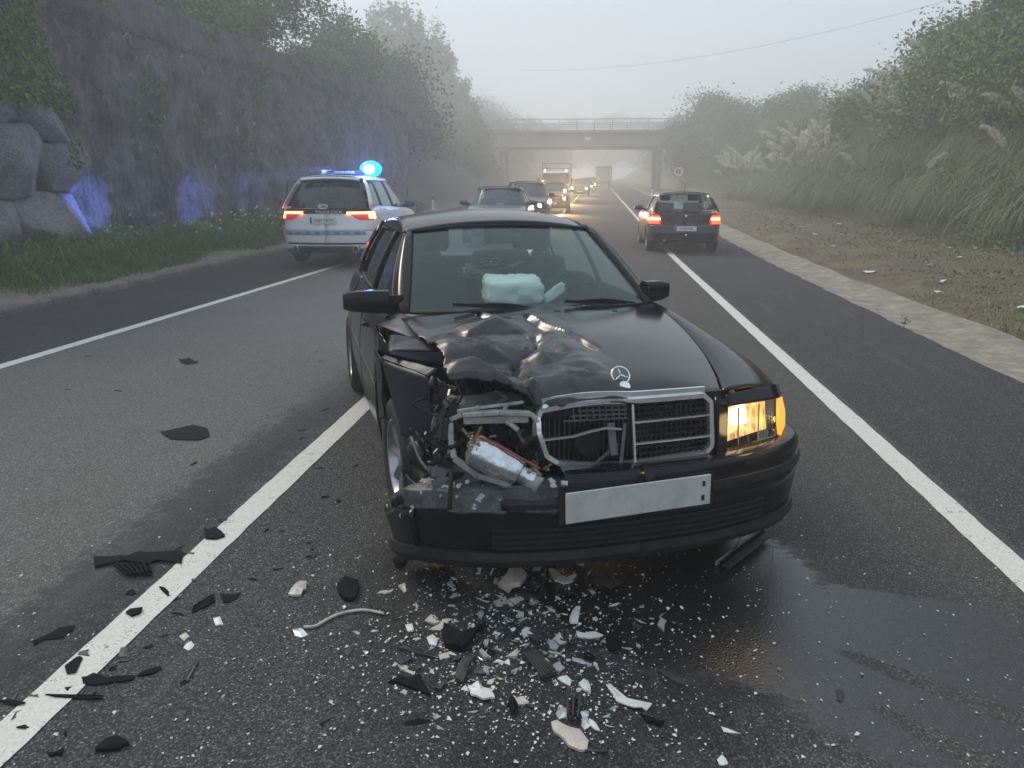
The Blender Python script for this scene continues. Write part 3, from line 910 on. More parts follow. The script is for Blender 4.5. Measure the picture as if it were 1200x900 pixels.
# pampas grass clumps
def pampas_proto(seed, nb, npl, H0=1.5):
    g = np.random.default_rng(seed)
    az = g.uniform(0, 2*np.pi, nb)
    P = np.stack([g.normal(0, .22, nb), g.normal(0, .22, nb), np.zeros(nb)], 1)
    V, T, m_, mi = blades(P, 2.55, .024, 1.55, [ML_pampas, ML_mid, ML_dry], [.66, .2, .14], az=az, seg=6, g=g, el=(1.0, 1.45))
    lm = fast_mesh('leaves', V, T, m_, mi)
    pls = []
    for q in range(npl):
        a = g.uniform(0, 6.28); h = g.uniform(1.7, 2.7); lean = g.uniform(.15, .7)
        ax = Vector((math.cos(a), math.sin(a), 0))
        pts = [Vector((0, 0, 0))+ax*(lean*(t**2.2))*h*.8+Vector((0, 0, h*t*(1-.12*t*lean))) for t in np.linspace(0, 1, 7)]
        b = MB(); b.tube(pts, [.013]*6+[.006], 4); sm_ = b.mesh('stalk', ML_stalk)
        # plume: many short hairs around the tip curve, drooping
        tip = pts[-1]; dirv = (pts[-1]-pts[-2]).normalized(); n_ = 420
        pl_len = g.uniform(.55, .85)
        t = g.uniform(0, 1, n_)
        base = np.array([tuple(tip-dirv*.12+dirv*pl_len*x+Vector((ax.x, ax.y, -.9))*(.28*x*x*pl_len)) for x in t])
        rad = .085*np.sin(np.pi*np.clip(t*.9+.08, 0, 1))
        hv = g.normal(size=(n_, 3)); hv /= np.linalg.norm(hv, axis=1)[:, None]
        base2 = base+hv*rad[:, None]
        Vv, Tt, mm, mi_ = blades(base2, .16, .022, 2.4, [ML_plume, ML_stalk], [.94, .06], seg=2, g=g, el=(.1, 1.2))
        pls.append((sm_, fast_mesh('plume', Vv, Tt, mm, mi_)))
    return lm, pls
PP = [pampas_proto(21, 900, 7), pampas_proto(22, 800, 12), pampas_proto(23, 1000, 4), pampas_proto(24, 900, 0)]
def pampas(kind, x, y, s, rz, label, group, n=99):
    lm, pls = PP[kind]
    t = empty('pampas_grass', (x, y, H(x, y)-.1), rz, label, 'pampas grass', group)
    t.scale = (s, s, s)
    obj_from('leaves', lm, t)
    for sm_, pm in pls[:n]:
        st_ = obj_from('stalk', sm_, t); obj_from('plume', pm, st_)
    return t
G1 = 'pampas grass clumps on the right bank'
rs = random.Random(77)
Y = 17.0; i = 0
while Y < 62:
    X = footX(Y)+.5
    pampas(3 if i % 3 else 2, X+rs.uniform(-.2, .5), Y, rs.uniform(.95, 1.35), rs.uniform(0, 6.2), 'green pampas clump with arching leaves at the foot of the bank', G1, n=1)
    if i % 2 == 0:
        pampas(3, X+1.8, Y+1, rs.uniform(.9, 1.1), rs.uniform(0, 6.2), 'green pampas clump a little up the slope', G1)
    Y += 1.9; i += 1
for (x, y, kd, s, lab) in [(11.0, 45, 1, 1.25, 'pampas clump full of cream plumes, lowest of the plumed clumps'), (10.6, 47.5, 1, 1.2, 'pampas clump of dense cream plumes left of the lowest one'), (11.6, 43, 1, 1.25, 'plumed pampas clump right of the lowest dense cream one'), (11.4, 46.2, 1, 1.3, 'plumed pampas clump behind the lowest dense cream one'),
                   (10.2, 56, 1, 1.25, 'small far cluster of cream plumes near the bridge'), (10.0, 60, 1, 1.2, 'farthest cluster of cream plumes before the bridge'),
                   (12.9, 38.6, 1, 1.15, 'plumed pampas clump on the middle of the bank'), (13.4, 37.6, 1, 1.2, 'plumed pampas clump higher up the bank'), (14.0, 37.6, 1, 1.2, 'plumed pampas clump just below the crest'), (15.0, 38.6, 1, 1.3, 'tallest plumed pampas clump against the sky beside the airy tree'),
                   (15.6, 38.2, 1, 1.3, 'plumed pampas clump beside the tallest one'), (12.4, 33, 0, 1.0, 'pampas clump with a few loose plumes, middle of the right bank'), (12.8, 28, 0, 1.1, 'pampas clump with few plumes below the airy tree'), (12.4, 24.5, 0, 1.0, 'pampas clump with bent plumes at the right edge of the photo'), (12.0, 20.5, 0, 1.0, 'pampas clump drooping over the bramble')]:
    pampas(kd, x, y, s, rs.uniform(0, 6.2), lab, G1)
# bent foreground plumes at the right edge
def bigplume(pts, r, label):
    t = empty('bent_plume_stalk', pts[0], 0, label, 'plume')
    o = Vector(pts[0]); q = [Vector(p)-o for p in pts]
    c_ = cr(q, 16)
    b = MB(); b.tube(c_[:9], .012, 5); b.build('stalk', ML_stalk, t)
    n_ = 1500; tt = rng.uniform(.42, 1, n_)
    B = np.array([tuple(c_[min(15, int(x*15))].lerp(c_[min(15, int(x*15)+1)], x*15 % 1)) for x in tt])
    hv = rng.normal(size=(n_, 3)); hv /= np.linalg.norm(hv, axis=1)[:, None]
    B = B+hv*(r*np.sin(np.pi*np.clip((tt-.4)/.62, .05, 1)))[:, None]*.6
    V, T, m_, mi = blades(B, .14, .008, 2.5, [ML_plume, ML_stalk], [.6, .4], seg=2, el=(-.8, .5))
    obj_from('plume', fast_mesh('plume', V, T, m_, mi), t)
bigplume([(12.3, 18.2, .9), (11.9, 18.0, 1.9), (11.3, 18.0, 2.1), (10.6, 18.1, 1.6), (9.95, 18.3, .75)], .09, 'long bent dry plume drooping to the ground above the bramble')
bigplume([(12.6, 18.6, 1.1), (12.0, 18.6, 2.7), (11.6, 18.6, 3.1), (11.25, 18.6, 2.9), (11.15, 18.7, 2.2)], .08, 'short hooked dry plume at the right edge of the photo')
b = MB(); b.tube([(0, 0, 0), (.75, .3, 1.5)], .016, 5)
tag(b.build('dry_stem', ML_stalk, loc=(9.9, 19.6, H(9.9, 19.6))), 'straight pale dry stem leaning above the bramble', 'stem')
# seedling in the gutter joint
b = MB(); rs = random.Random(4)
for _ in range(26):
    a = rs.uniform(0, 6.28); h = rs.uniform(.04, .16)
    p = Vector((rs.gauss(0, .02), rs.gauss(0, .02), h)); d = Vector((math.cos(a), math.sin(a), .5))*.04
    s = Vector((-math.sin(a), math.cos(a), 0))*.014
    b.quad(p, p+d*.5+s, p+d, p+d*.5-s)
b.tube([(0, 0, 0), (.01, 0, .16)], .003, 4)
tag(b.build('gutter_weed', ML_dark, loc=(3.6, 9.3, 0)), 'small dark weed growing at the edge of the right shoulder', 'weed')

# ================================================================ bridge
M_conc = simple('bridge_concrete', (.26, .255, .24), .85, var=.2, scale=.6, bump=.3, bscale=12)
M_steel = simple('galvanised_steel', (.38, .39, .40), .5, .6, var=.15)
YB = 92.0
br = empty('road_bridge', (-1.5, YB, gz(YB)), R(1.0), 'concrete road bridge with steel railings crossing the road in the fog', 'bridge')
b = MB(); b.box((0, 3, 5.65), (34, 7.2, 1.55)); b.build('deck', M_conc, br, bevel=.05, seg=1)
b = MB(); b.box((0, -.75, 6.52), (34, .5, .3)); b.build('parapet', M_conc, br, bevel=.03, seg=1)
b = MB(); b.box((0, 6.75, 6.52), (34, .5, .3)); b.build('parapet', M_conc, br, bevel=.03, seg=1)
for yy in (-.75, 6.7):
    for zz, w in ((7.85, .09), (7.45, .05), (7.08, .05)):
        b = MB(); b.bar((-17, yy, zz), (17, yy, zz), w); b.build('rail', M_steel, br)
    for q in range(18):
        b = MB(); b.bar((-17+2*q, yy, 6.6), (-17+2*q, yy, 7.85), .08); b.build('rail_post', M_steel, br)
for x in (-9.6, 8.4):
    for yy in (1.0, 5.0):
        b = MB(); b.tube([(x, yy, -1.5), (x, yy, 4.9)], .38, 16); b.build('column', M_conc, br, smooth=True, autosmooth=40)
    b = MB(); b.box((x, 3, 4.68), (.9, 6, .38)); b.build('pier_cap', M_conc, br)
b = MB(); b.box((-11.8, 3, 2.3), (.6, 8, 6)); b.build('abutment', M_conc, br)
b = MB(); b.box((12.6, 3, 2.3), (.6, 8, 6)); b.build('abutment', M_conc, br)
b = MB(); b.box((0.3, -1.06, 5.75), (.7, .04, .35)); b.build('deck_plate', simple('pale_sign', (.6, .6, .58), .5), br)
b = MB(); b.bar((0, 0, 0), (0, 0, 3.6), .16); b.bar((-.5, 0, 2.7), (.5, 0, 2.7), .08)
tag(b.build('utility_pole', ML_bark, loc=(-14.4, YB+1, gz(YB)+6.4)), 'thin utility pole standing at the left end of the bridge railing', 'pole')
# overhead cable
M_cable = simple('cable_sheath', (.05, .05, .055), .6)
A_, B_ = Vector((-8, 85, 13.5)), Vector((27, 55, 14.5))
b = MB(); b.tube([A_.lerp(B_, t)-Vector((0, 0, 1.6*4*t*(1-t))) for t in np.linspace(0, 1, 30)], .011, 5)
tag(b.build('overhead_cable', M_cable), 'thin overhead cable sagging across the foggy sky above the bridge', 'cable')

# speed sign
M_white = simple('sign_white', (.78, .78, .76), .4, var=.04); M_red = simple('sign_red', (.55, .03, .03), .4, var=.05); M_blk = simple('sign_black', (.02, .02, .02), .5)
YS = 62.0; XS = 6.15
sg = empty('speed_limit_sign', (XS, YS, H(XS, YS)), 0, 'round 80 speed limit sign with red rim beyond the maroon hatchback', 'road sign')
b = MB(); b.tube([(0, .05, 0), (0, .05, 2.45)], .04, 8); b.build('post', M_steel, sg, smooth=True)
def disc(r0, r1, y, m, name, k=36):
    b = MB()
    if r0 == 0: b.poly([(r1*math.cos(2*math.pi*i/k), y, 2.05+r1*math.sin(2*math.pi*i/k)) for i in range(k)])
    else:
        P = [[(r*math.cos(2*math.pi*i/k), y, 2.05+r*math.sin(2*math.pi*i/k)) for i in range(k+1)] for r in (r0, r1)]
        b.grid(P, flip=False)
    return b.build(name, m, sg, solid=.02)
disc(0, .44, .02, M_white, 'plate'); disc(.36, .45, -.008, M_red, 'red_rim')
def seg_digit(b, cx, z0, w, h, segs, t=.055, y=-.012):
    L_ = {'a': ((0, 1), (1, 1)), 'b': ((1, 1), (1, .5)), 'c': ((1, .5), (1, 0)), 'd': ((0, 0), (1, 0)), 'e': ((0, .5), (0, 0)), 'f': ((0, 1), (0, .5)), 'g': ((0, .5), (1, .5))}
    for s in segs:
        (x0, y0), (x1, y1) = L_[s]
        b.bar((cx+(x0-.5)*w, y, z0+(y0-.5)*h), (cx+(x1-.5)*w, y, z0+(y1-.5)*h), t, .012, up=(0, 1, 0))
b = MB(); seg_digit(b, -.12, 2.05, .12, .28, 'abcdefg'); seg_digit(b, .12, 2.05, .12, .28, 'abcdef'); b.build('numerals', M_blk, sg)
# delineator posts
def delin(x, y, label):
    t = empty('delineator_post', (x, y, H(x, y)-.03), 0, label, 'marker post', 'roadside delineator posts')
    b = MB(); b.box((0, 0, .5), (.12, .05, 1.0)); b.build('post', M_white, t, bevel=.01)
    b = MB(); b.box((0, 0, .86), (.126, .056, .22)); b.build('black_band', M_blk, t)
    b = MB(); b.box((0, -.032, .86), (.05, .012, .14)); b.build('reflector', M_steel, t)
delin(-8.5, 40.5, 'white marker post with black band on the left verge past the police car')
delin(5.1, 38.0, 'white marker post with black band right of the road, behind the hatchback')
delin(4.75, 70.0, 'far white marker post beside the road near the bridge')
# green reflective plate on the left verge by the wall
# ================================================================ vehicles: shared helpers
def paintmat(name, col, rough=.28, flake=0, dirt=.25, coat=.6, metal=0, low_=.55):
    k = N(name); c = k.co()
    n = k.noise(c, 2.5, 6, .7); n2 = k.noise(c, 26, 5, .75)
    dm = k.ramp(k.math('ADD', k.math('MULTIPLY', n, .6), k.math('MULTIPLY', n2, .4)), [(.48, 0), (.72, dirt)])
    z = k.sep(c)[2]
    low = k.math('MULTIPLY', k.ramp(z, [(.15, low_), (.6, 0)]), k.ramp(n2, [(.3, .4), (.7, 1)]))
    dm = k.math('MAXIMUM', dm, low)
    colr = k.mix(dm, col, tuple(.5*x+.5*y for x, y in zip(col, (.13, .12, .105))))
    r = k.math('ADD', rough, k.math('MULTIPLY', dm, .6))
    k.set(color=colr, rough=r, coat=coat, metal=metal, spec=.26 if coat == 0 else .5, normal=k.bump(k.noise(c, 1.2, 2, .5), .04, .02))
    k.b.inputs['Coat Roughness'].default_value = .12
    return k.m
def glassmat(name, tint=(.55, .62, .60), refl=1.0, rough=.03, dirt=.035):
    k = N(name)
    tr = k.n('ShaderNodeBsdfTransparent'); tr.inputs[0].default_value = (*tint, 1)
    gl = k.n('ShaderNodeBsdfGlossy'); gl.inputs['Roughness'].default_value = rough; gl.inputs['Color'].default_value = (.84, 1, .98, 1)
    df = k.n('ShaderNodeBsdfDiffuse'); df.inputs['Color'].default_value = (.35, .36, .35, 1)
    fr = k.n('ShaderNodeFresnel'); ge = k.n('ShaderNodeNewGeometry'); k.l(k.math('SUBTRACT', 1.52, k.math('MULTIPLY', ge.outputs['Backfacing'], .862)), fr.inputs['IOR'])
    f = k.math('MULTIPLY', fr.outputs[0], refl, clamp=True)
    m1 = k.n('ShaderNodeMixShader'); k.l(f, m1.inputs[0]); k.l(tr.outputs[0], m1.inputs[1]); k.l(gl.outputs[0], m1.inputs[2])
    m2 = k.n('ShaderNodeMixShader')
    nn = k.noise(k.co(), 7, 6, .75)
    k.l(k.ramp(nn, [(.4, dirt*.3), (.75, dirt)]), m2.inputs[0]); k.l(m1.outputs[0], m2.inputs[1]); k.l(df.outputs[0], m2.inputs[2])
    k.l(m2.outputs[0], k.out.inputs['Surface'])
    return k.m
MP_black = paintmat('black_paint', (.0075, .008, .0105), .15, dirt=.08, coat=0, low_=.10)
MP_navy = paintmat('dark_panel_paint', (.012, .015, .026), .38, dirt=.25, coat=0, low_=.2)
MP_white = paintmat('white_paint', (.74, .76, .78), .3, dirt=.25)
MP_maroon = paintmat('maroon_paint', (.030, .016, .016), .25, dirt=.3)
MP_grey = paintmat('grey_paint', (.07, .075, .08), .28, dirt=.3, metal=.3)
MP_dgrey = paintmat('dark_grey_paint', (.028, .03, .034), .28, dirt=.3)
MP_red = paintmat('red_paint', (.22, .035, .03), .3, dirt=.3)
MP_silver = paintmat('silver_paint', (.32, .33, .34), .3, dirt=.3, metal=.5)
M_glass = glassmat('tinted_glass', (.72, .84, .81), 1.15)
M_dglass = glassmat('dark_glass', (.10, .12, .13), 1.2)
M_clear = glassmat('clear_lens', (.90, .92, .92), 1.0, .04, .04)
M_rub = simple('black_rubber', (.014, .014, .014), .75, spec=.2, var=.3, bump=.3, bscale=90)
M_tyre = simple('tyre_rubber', (.022, .021, .020), .85, var=.35, scale=14, bump=.4, bscale=70, grime=.4)
M_plas = simple('black_plastic', (.018, .018, .02), .45, spec=.2, var=.3, scale=12, grime=.35)
M_plasg = simple('grey_plastic', (.10, .10, .105), .5, var=.3, scale=12, grime=.4)
M_chrome = simple('chrome', (.86, .87, .88), .20, .82, var=.06, scale=20, grime=.12)
M_rim = simple('alloy_rim', (.42, .42, .43), .35, .8, var=.2, scale=10, grime=.5)
M_metal = simple('bare_metal', (.34, .33, .31), .42, .8, var=.4, scale=9, bump=.4, bscale=40, grime=.6)
M_under = simple('underbody', (.012, .012, .012), .9, spec=.2, var=.4)
M_int = simple('dark_interior', (.020, .022, .024), .8, spec=.2, var=.3)
M_seat = simple('seat_fabric', (.030, .034, .036), .9, var=.25, bump=.4, bscale=160)
M_plate = simple('plate_white', (.72, .72, .69), .45, var=.08, grime=.25)
M_blue = simple('plate_blue', (.02, .06, .35), .45, var=.1)
M_char = simple('plate_characters', (.012, .012, .014), .5)
M_amber = N('amber_lens').set(color=(.55, .20, .02), rough=.2, emis=(1.0, .42, .05), es=.9)
M_redl = N('red_lens').set(color=(.35, .01, .01), rough=.18, coat=.6, emis=(1, .03, .02), es=.30)
M_tail = emit('tail_lamp_lit', (1.0, .045, .02), 5.0, (.4, .02, .02))
M_tailh = emit('tail_lamp_hot', (1.0, .20, .05), 14.0, (.4, .02, .02))
M_hl = emit('headlamp_lit', (1.0, .80, .50), 60.0)
M_hla = emit('headlamp_warm', (1.0, .62, .26), 45.0)

FONT = {'0': 'abcdef', '1': 'bc', '2': 'abged', '3': 'abgcd', '4': 'fgbc', '5': 'afgcd', '6': 'afgedc', '7': 'abc', '8': 'abcdefg', '9': 'abcdfg'}
def text_mesh(txt, size, ext=.001):
    cu = bpy.data.curves.new('lettering', 'FONT'); cu.body = txt; cu.size = size; cu.extrude = ext
    cu.align_x = 'CENTER'; cu.align_y = 'CENTER'; cu.resolution_u = 2
    o = bpy.data.objects.new('lettering_tmp', cu); COL.objects.link(o)
    dg = bpy.context.evaluated_depsgraph_get(); dg.update()
    me = bpy.data.meshes.new_from_object(o.evaluated_get(dg))
    bpy.data.objects.remove(o); bpy.data.curves.remove(cu)
    me.name = 'lettering'
    return me
def lettering(txt, size, m, parent, loc, rot, name='lettering', sx=1.0):
    me = text_mesh(txt, size); me.materials.clear(); me.materials.append(m)
    o = obj_from(name, me, parent, loc, rot); o.scale = (sx, 1, 1); return o

def wheel_mesh(r, w, rim_r, spokes=5, style=0):
    """outer face towards +Y"""
    b = MB(); h = w/2
    b.lathe([(rim_r-.01, -h*.8), (rim_r+.005, -h*.95), (r-.035, -h), (r-.008, -h*.82), (r, -h*.5), (r, h*.5), (r-.008, h*.82), (r-.035, h), (rim_r+.005, h*.95), (rim_r-.01, h*.8)], 36)
    for q in (-.28, .28):
        pass
    ty = b.mesh('tyre', M_tyre, True)
    b = MB()
    b.lathe([(rim_r, h*.82), (rim_r+.006, h*.9), (rim_r-.012, h*.86), (rim_r-.03, h*.55), (rim_r-.035, -h*.8), (rim_r-.01, -h*.8)], 36)
    n = spokes
    for i in range(n):
        a = 2*math.pi*i/n; a2 = .5*math.pi/n*(1.1 if style == 0 else 1.7)
        P = []
        for rr, yy, aw in ((.035, h*.55, a2*2.2), (rim_r*.5, h*.66, a2*1.05), (rim_r-.008, h*.72, a2*.8)):
            P.append([(rr*math.cos(a-aw), yy-.012, rr*math.sin(a-aw)), (rr*math.cos(a), yy+.004, rr*math.sin(a)), (rr*math.cos(a+aw), yy-.012, rr*math.sin(a+aw))])
        b.grid(P); b.grid([[(p[0], p[1]-.03, p[2]) for p in row] for row in P], flip=True)
    b.lathe([(.0, h*.62), (.05, h*.62), (.065, h*.55), (.065, h*.2)], 20)
    b.lathe([(0.0, 0), (rim_r*.62, 0)], 20)
    rm = b.mesh('rim', M_rim, True)
    try: rm.set_sharp_from_angle(angle=R(30))
    except Exception: pass
    return ty, rm
WHEELS = {}
def add_wheel(parent, x, y, r, w=.2, rim=.2, spokes=5, side=1, steer=0, style=0, z=None):
    key = (r, w, rim, spokes, style)
    if key not in WHEELS: WHEELS[key] = wheel_mesh(*key[:4], style)
    ty, rm = WHEELS[key]
    o = obj_from('wheel', ty, parent, loc=(x, y, r if z is None else z), rot=(0, 0, steer+(0 if side > 0 else math.pi)))
    obj_from('rim', rm, o)
    return o

class Car:
    """body surfaces in car space: x forward, y left, z up"""
    def __init__(s, sp, paint):
        s.sp = sp; s.p = paint
        pl_ = sp['plan']; sg = 22; s.N = (len(pl_)-1)*sg+1
        full = [(pl_[1][0], -pl_[1][1])]+list(pl_)+[(pl_[-2][0], -pl_[-2][1])]
        c_ = cr([(x, y, 0) for x, y in full], (len(full)-1)*sg+1)[sg:-sg]
        s.plan = [(p.x, p.y) for p in c_]
        s.nrm = []
        for i in range(s.N):
            a = c_[max(0, i-1)]; b_ = c_[min(s.N-1, i+1)]
            t = (b_-a).normalized(); s.nrm.append((-t.y, t.x) if True else None)
        # plan runs rear centre -> left side -> front centre, the outward normal is to the left of travel
        s.nrm = [(nx, ny) for nx, ny in s.nrm]
        s.nrm[0] = (-1, 0); s.nrm[-1] = (1, 0)
    def belt(s, x): return pl(x, s.sp['belt'])
    def zlow(s, x, ny):
        z = pl(x, s.sp['sill'])
        if ny > .45:
            for xa in s.sp['axles']:
                Ra = s.sp['arch']; d = x-xa
                if abs(d) < Ra: z = max(z, s.sp['wr']+math.sqrt(Ra*Ra-d*d)*s.sp.get('archh', 1.0)-.02)
        return z
    def pt(s, i, z, side=1, off=0.0):
        """ring point for plan index i (float) at height z"""
        k = min(int(i), s.N-2); t = i-k
        x = lerp(s.plan[k][0], s.plan[k+1][0], t); y = lerp(s.plan[k][1], s.plan[k+1][1], t)
        nx = lerp(s.nrm[k][0], s.nrm[k+1][0], t); ny = lerp(s.nrm[k][1], s.nrm[k+1][1], t)
        wf = max(0, nx)**2; wr_ = max(0, -nx)**2; ws = max(0, 1-wf-wr_)
        ins = ws*pl(z, s.sp['ins_side'])+wf*pl(z, s.sp['ins_front'])+wr_*pl(z, s.sp['ins_rear'])-off
        return Vector((x-nx*ins, (y-ny*ins)*side, z))
    def xi(s, x):
        """plan index for a station x on the side"""
        lo, hi = 0, s.N-1
        for _ in range(40):
            m = (lo+hi)/2
            k = min(int(m), s.N-2)
            if lerp(s.plan[k][0], s.plan[k+1][0], m-k) < x: lo = m
            else: hi = m
        return lo
    def yi(s, y, front=True):
        """plan index for lateral y on the front or rear face"""
        lo, hi = (s.N*.5, s.N-1) if front else (0, s.N*.5)
        for _ in range(40):
            m = (lo+hi)/2; k = min(int(m), s.N-2)
            v = lerp(s.plan[k][1], s.plan[k+1][1], m-k)
            if front:
                if v > y: lo = m
                else: hi = m
            else:
                if v < y: lo = m
                else: hi = m
        return lo
    def cols(s, i0, i1, n):
        """plan indices with extra samples near the wheel arches"""
        out = [lerp(i0, i1, q/(n-1)) for q in range(n)]
        for xa in s.sp['axles']:
            Ra = s.sp['arch']
            for q in range(17):
                a = math.pi*q/16; x = xa+Ra*math.cos(a)*.9999
                i = s.xi(x)
                if min(i0, i1) < i < max(i0, i1): out.append(i)
        return sorted(set(round(v, 4) for v in out))
    def side_panel(s, name, i0, i1, z0=None, z1=None, side=1, m=None, parent=None, n=24, nz=14, off=0, th=.012, gap=.0, deform=None, smooth=True):
        rows = []
        for i in s.cols(i0, i1, n):
            k = min(int(i), s.N-1); x = s.plan[k][0]; ny = s.nrm[k][1]
            a = s.zlow(x, ny) if z0 is None else max(z0(x) if callable(z0) else z0, s.zlow(x, ny))
            b_ = s.belt(x)-gap if z1 is None else (z1(x) if callable(z1) else z1)
            if b_ < a+.002: a = b_-.002
            row = []
            for j in range(nz):
                z = lerp(a, b_, j/(nz-1))
                p = s.pt(i, z, side, off)
                if deform: p = deform(p)
                row.append(p)
            rows.append(row)
        b = MB(); b.grid(rows, flip=(side > 0))
        return b.build(name, m or s.p, parent, smooth=smooth, solid=th, autosmooth=50)
    def face_patch(s, name, y0, y1, z0, z1, front, m, parent, off=.006, th=.012, ny=12, nz=6, smooth=True, zf=None, bevel=0):
        """patch on front or rear face; z0/z1 may be functions of y; y may run over to the side"""
        rows = []
        for q in range(ny):
            y = lerp(y0, y1, q/(ny-1)); sd_ = 1 if y >= 0 else -1
            i = s.yi(abs(y), front)
            a = z0(y) if callable(z0) else z0; b_ = z1(y) if callable(z1) else z1
            rows.append([s.pt(i, lerp(a, b_, j/(nz-1)), sd_, off) for j in range(nz)])
        b = MB(); b.grid(rows, flip=not front)
        return b.build(name, m, parent, smooth=smooth, solid=th, autosmooth=50)
    # greenhouse
    def gy(s, x, z):
        lo = s.sp['gw'](x); zb = s.belt(x); zr = s.sp['zr']
        f = (z-zb)/(zr-zb)
        return lerp(lo, s.sp['rw'], f)+.035*f*(1-f)*2
    def gpt(s, x, z, side=1, off=0):
        return Vector((x, (s.gy(x, z)+off)*side, z))
    def gpatch(s, name, bl, br_, tr, tl, side, m, parent, off=0, th=.008, n=8, k=6, smooth=True):
        """bilinear patch in (x, z) over the greenhouse side"""
        rows = []
        for a in range(n):
            u = a/(n-1)
            p0 = (lerp(bl[0], br_[0], u), lerp(bl[1], br_[1], u)); p1 = (lerp(tl[0], tr[0], u), lerp(tl[1], tr[1], u))
            rows.append([s.gpt(lerp(p0[0], p1[0], v/(k-1)), lerp(p0[1], p1[1], v/(k-1)), side, off) for v in range(k)])
        b = MB(); b.grid(rows, flip=(side > 0))
        return b.build(name, m, parent, smooth=smooth, solid=0 if 'glass' in m.name else th)
    def cross_glass(s, name, base, top, m, parent, bow=.10, n=15, k=9, off=0, frame=None, th=.006, bulge=.02):
        """windshield or rear window; base/top = (x_centre, y_half, z_edge, z_centre)"""
        rows = []
        for v in range(k):
            t = v/(k-1)
            xc = lerp(base[0], top[0], t); yh = lerp(base[1], top[1], t); ze = lerp(base[2], top[2], t); zc = lerp(base[3], top[3], t)
            bw = lerp(base[4], top[4], t) if len(base) > 4 else bow
            sg_ = 1 if base[0] > top[0] else -1
            row = []
            for a in range(n):
                u = -1+2*a/(n-1)
                row.append(Vector((xc-sg_*bw*u*u+sg_*bulge*math.sin(math.pi*t)+sg_*off, yh*u, lerp(zc, ze, u*u)+abs(off)*.6)))
            rows.append(row)
        b = MB(); b.grid(rows, flip=(base[0] < top[0]))
        o = b.build(name, m, parent, smooth=True)
        return o, rows
    def roof(s, name, m, parent, x0, x1, crown, zf, n=16, ny=15, th=.015, wf=None, bow=0):
        rows = []
        for a in range(n):
            x = lerp(x0, x1, a/(n-1)); row = []
            for c_ in range(ny):
                u = -1+2*c_/(ny-1)
                w = (wf(x) if wf else s.sp['rw'])
                uu = math.sin(u*math.pi/2)
                z = zf(x)+crown*(1-abs(uu)**2.2)
                row.append(Vector((x-bow*uu*uu*(a/(n-1))**2, w*uu*1.0, z)))
            rows.append(row)
        b = MB(); b.grid(rows)
        return b.build(name, m, parent, smooth=True, solid=th)

def plate(parent, loc, rot, txt, w=.52, h=.11, blue=True, size=.085, m=None):
    b = MB(); b.box((0, 0, 0), (w, h, .008)); p_ = b.build('licence_plate', m or M_plate, parent, loc=loc, rot=rot, bevel=.003, seg=1)
    if blue:
        b = MB(); b.box((-w/2+.022, 0, .005), (.036, h-.008, .004)); b.build('blue_band', M_blue, p_)
    if txt: lettering(txt, size, M_char, p_, (.018, -.002, .0055), (0, 0, 0), 'characters', .92)
    return p_

def mirror(parent, x, y, z, side, m, w=.20, h=.13, d=.10, glassm=None):
    b = MB(); 
    rows = []
    for i in range(7):
        t = i/6; yy = t*w; sc_ = (1-.35*t**3); 
        rows.append([(x+d*.5*sc_*math.cos(a)-.03*t, y+side*yy, z+h*.5*sc_*math.sin(a)) for a in [2*math.pi*q/14 for q in range(15)]])
    b.grid(rows, flip=(side < 0)); b.poly([p for p in rows[-1][:-1]][::(1 if side < 0 else -1)]); b.poly([p for p in rows[0][:-1]][::(-1 if side < 0 else 1)])
    o = b.build('door_mirror', m, parent, smooth=True, bevel=.012, seg=2)
    b = MB(); b.bar((x-.0, y-side*.07, z-.04), (x, y+side*.04, z-.02), .05, .05); b.build('mirror_arm', M_plas, o)
    return o

def inner_shell(parent, x0, x1, w, z, m=M_int, zt=.75):
    """dark cabin tub and seats"""
    b = MB(); b.box(((x0+x1)/2, 0, z), (x1-x0, w*2, .04)); b.build('cabin_floor', m, parent)
def seat(parent, x, y, z, s=1.0, fac=1):
    b = MB()
    b.box((x+.05, y, z+.22), (.50, .50, .16)); b.bar((x-.20*fac, y, z+.25), (x-.38*fac, y, z+.85), .48, .13, up=(1, 0, 0))
    o = b.build('seat', M_seat, parent, smooth=True, bevel=.05, seg=3)
    b = MB(); b.bar((x-.37*fac, y, z+.90), (x-.41*fac, y, z+1.08), .27, .11, up=(1, 0, 0)); b.build('headrest', M_seat, o, smooth=True, bevel=.04, seg=3)
    return o
# ================================================================ the crashed black saloon
MX, MY, MA = -.605, 4.85, R(-68.4)
sp = dict(
    plan=[(-2.36, 0), (-2.345, .35), (-2.26, .66), (-2.05, .79), (-1.5, .845), (-.6, .858), (.4, .858), (1.1, .852), (1.55, .838), (1.85, .80), (2.0, .70), (2.09, .45), (2.13, 0)],
    belt=[(-2.4, .90), (-1.9, .955), (-1.0, .965), (0, .945), (.7, .925), (1.2, .865), (1.6, .80), (1.85, .745), (2.1, .70)],
    sill=[(-2.4, .32), (-1.9, .24), (-1.4, .20), (1.4, .19), (2.1, .19)],
    axles=[1.30, -1.48], arch=.352, wr=.315,
    ins_side=[(.15, .06), (.28, .02), (.46, .0), (.60, .0), (.78, .016), (.88, .050), (.97, .105)],
    ins_front=[(.15, .05), (.4, 0), (.6, 0), (.8, .08), (1, .2)],
    ins_rear=[(.15, .08), (.4, 0), (.6, 0), (.9, .02), (1, .05)],
    gw=lambda x: .775-.05*sm(-.6, -1.9, x)-.03*sm(.2, .8, x), rw=.575, zr=1.36)
car = Car(sp, MP_black)
mb = empty('black_saloon', (MX, MY, 0), MA, 'black 1990s saloon car with its front right corner smashed in and one headlight lit', 'car')
XW_B, XW_T, XR_T, XR_B = .80, .08, -1.10, -1.62       # windshield base/top, rear window top/base

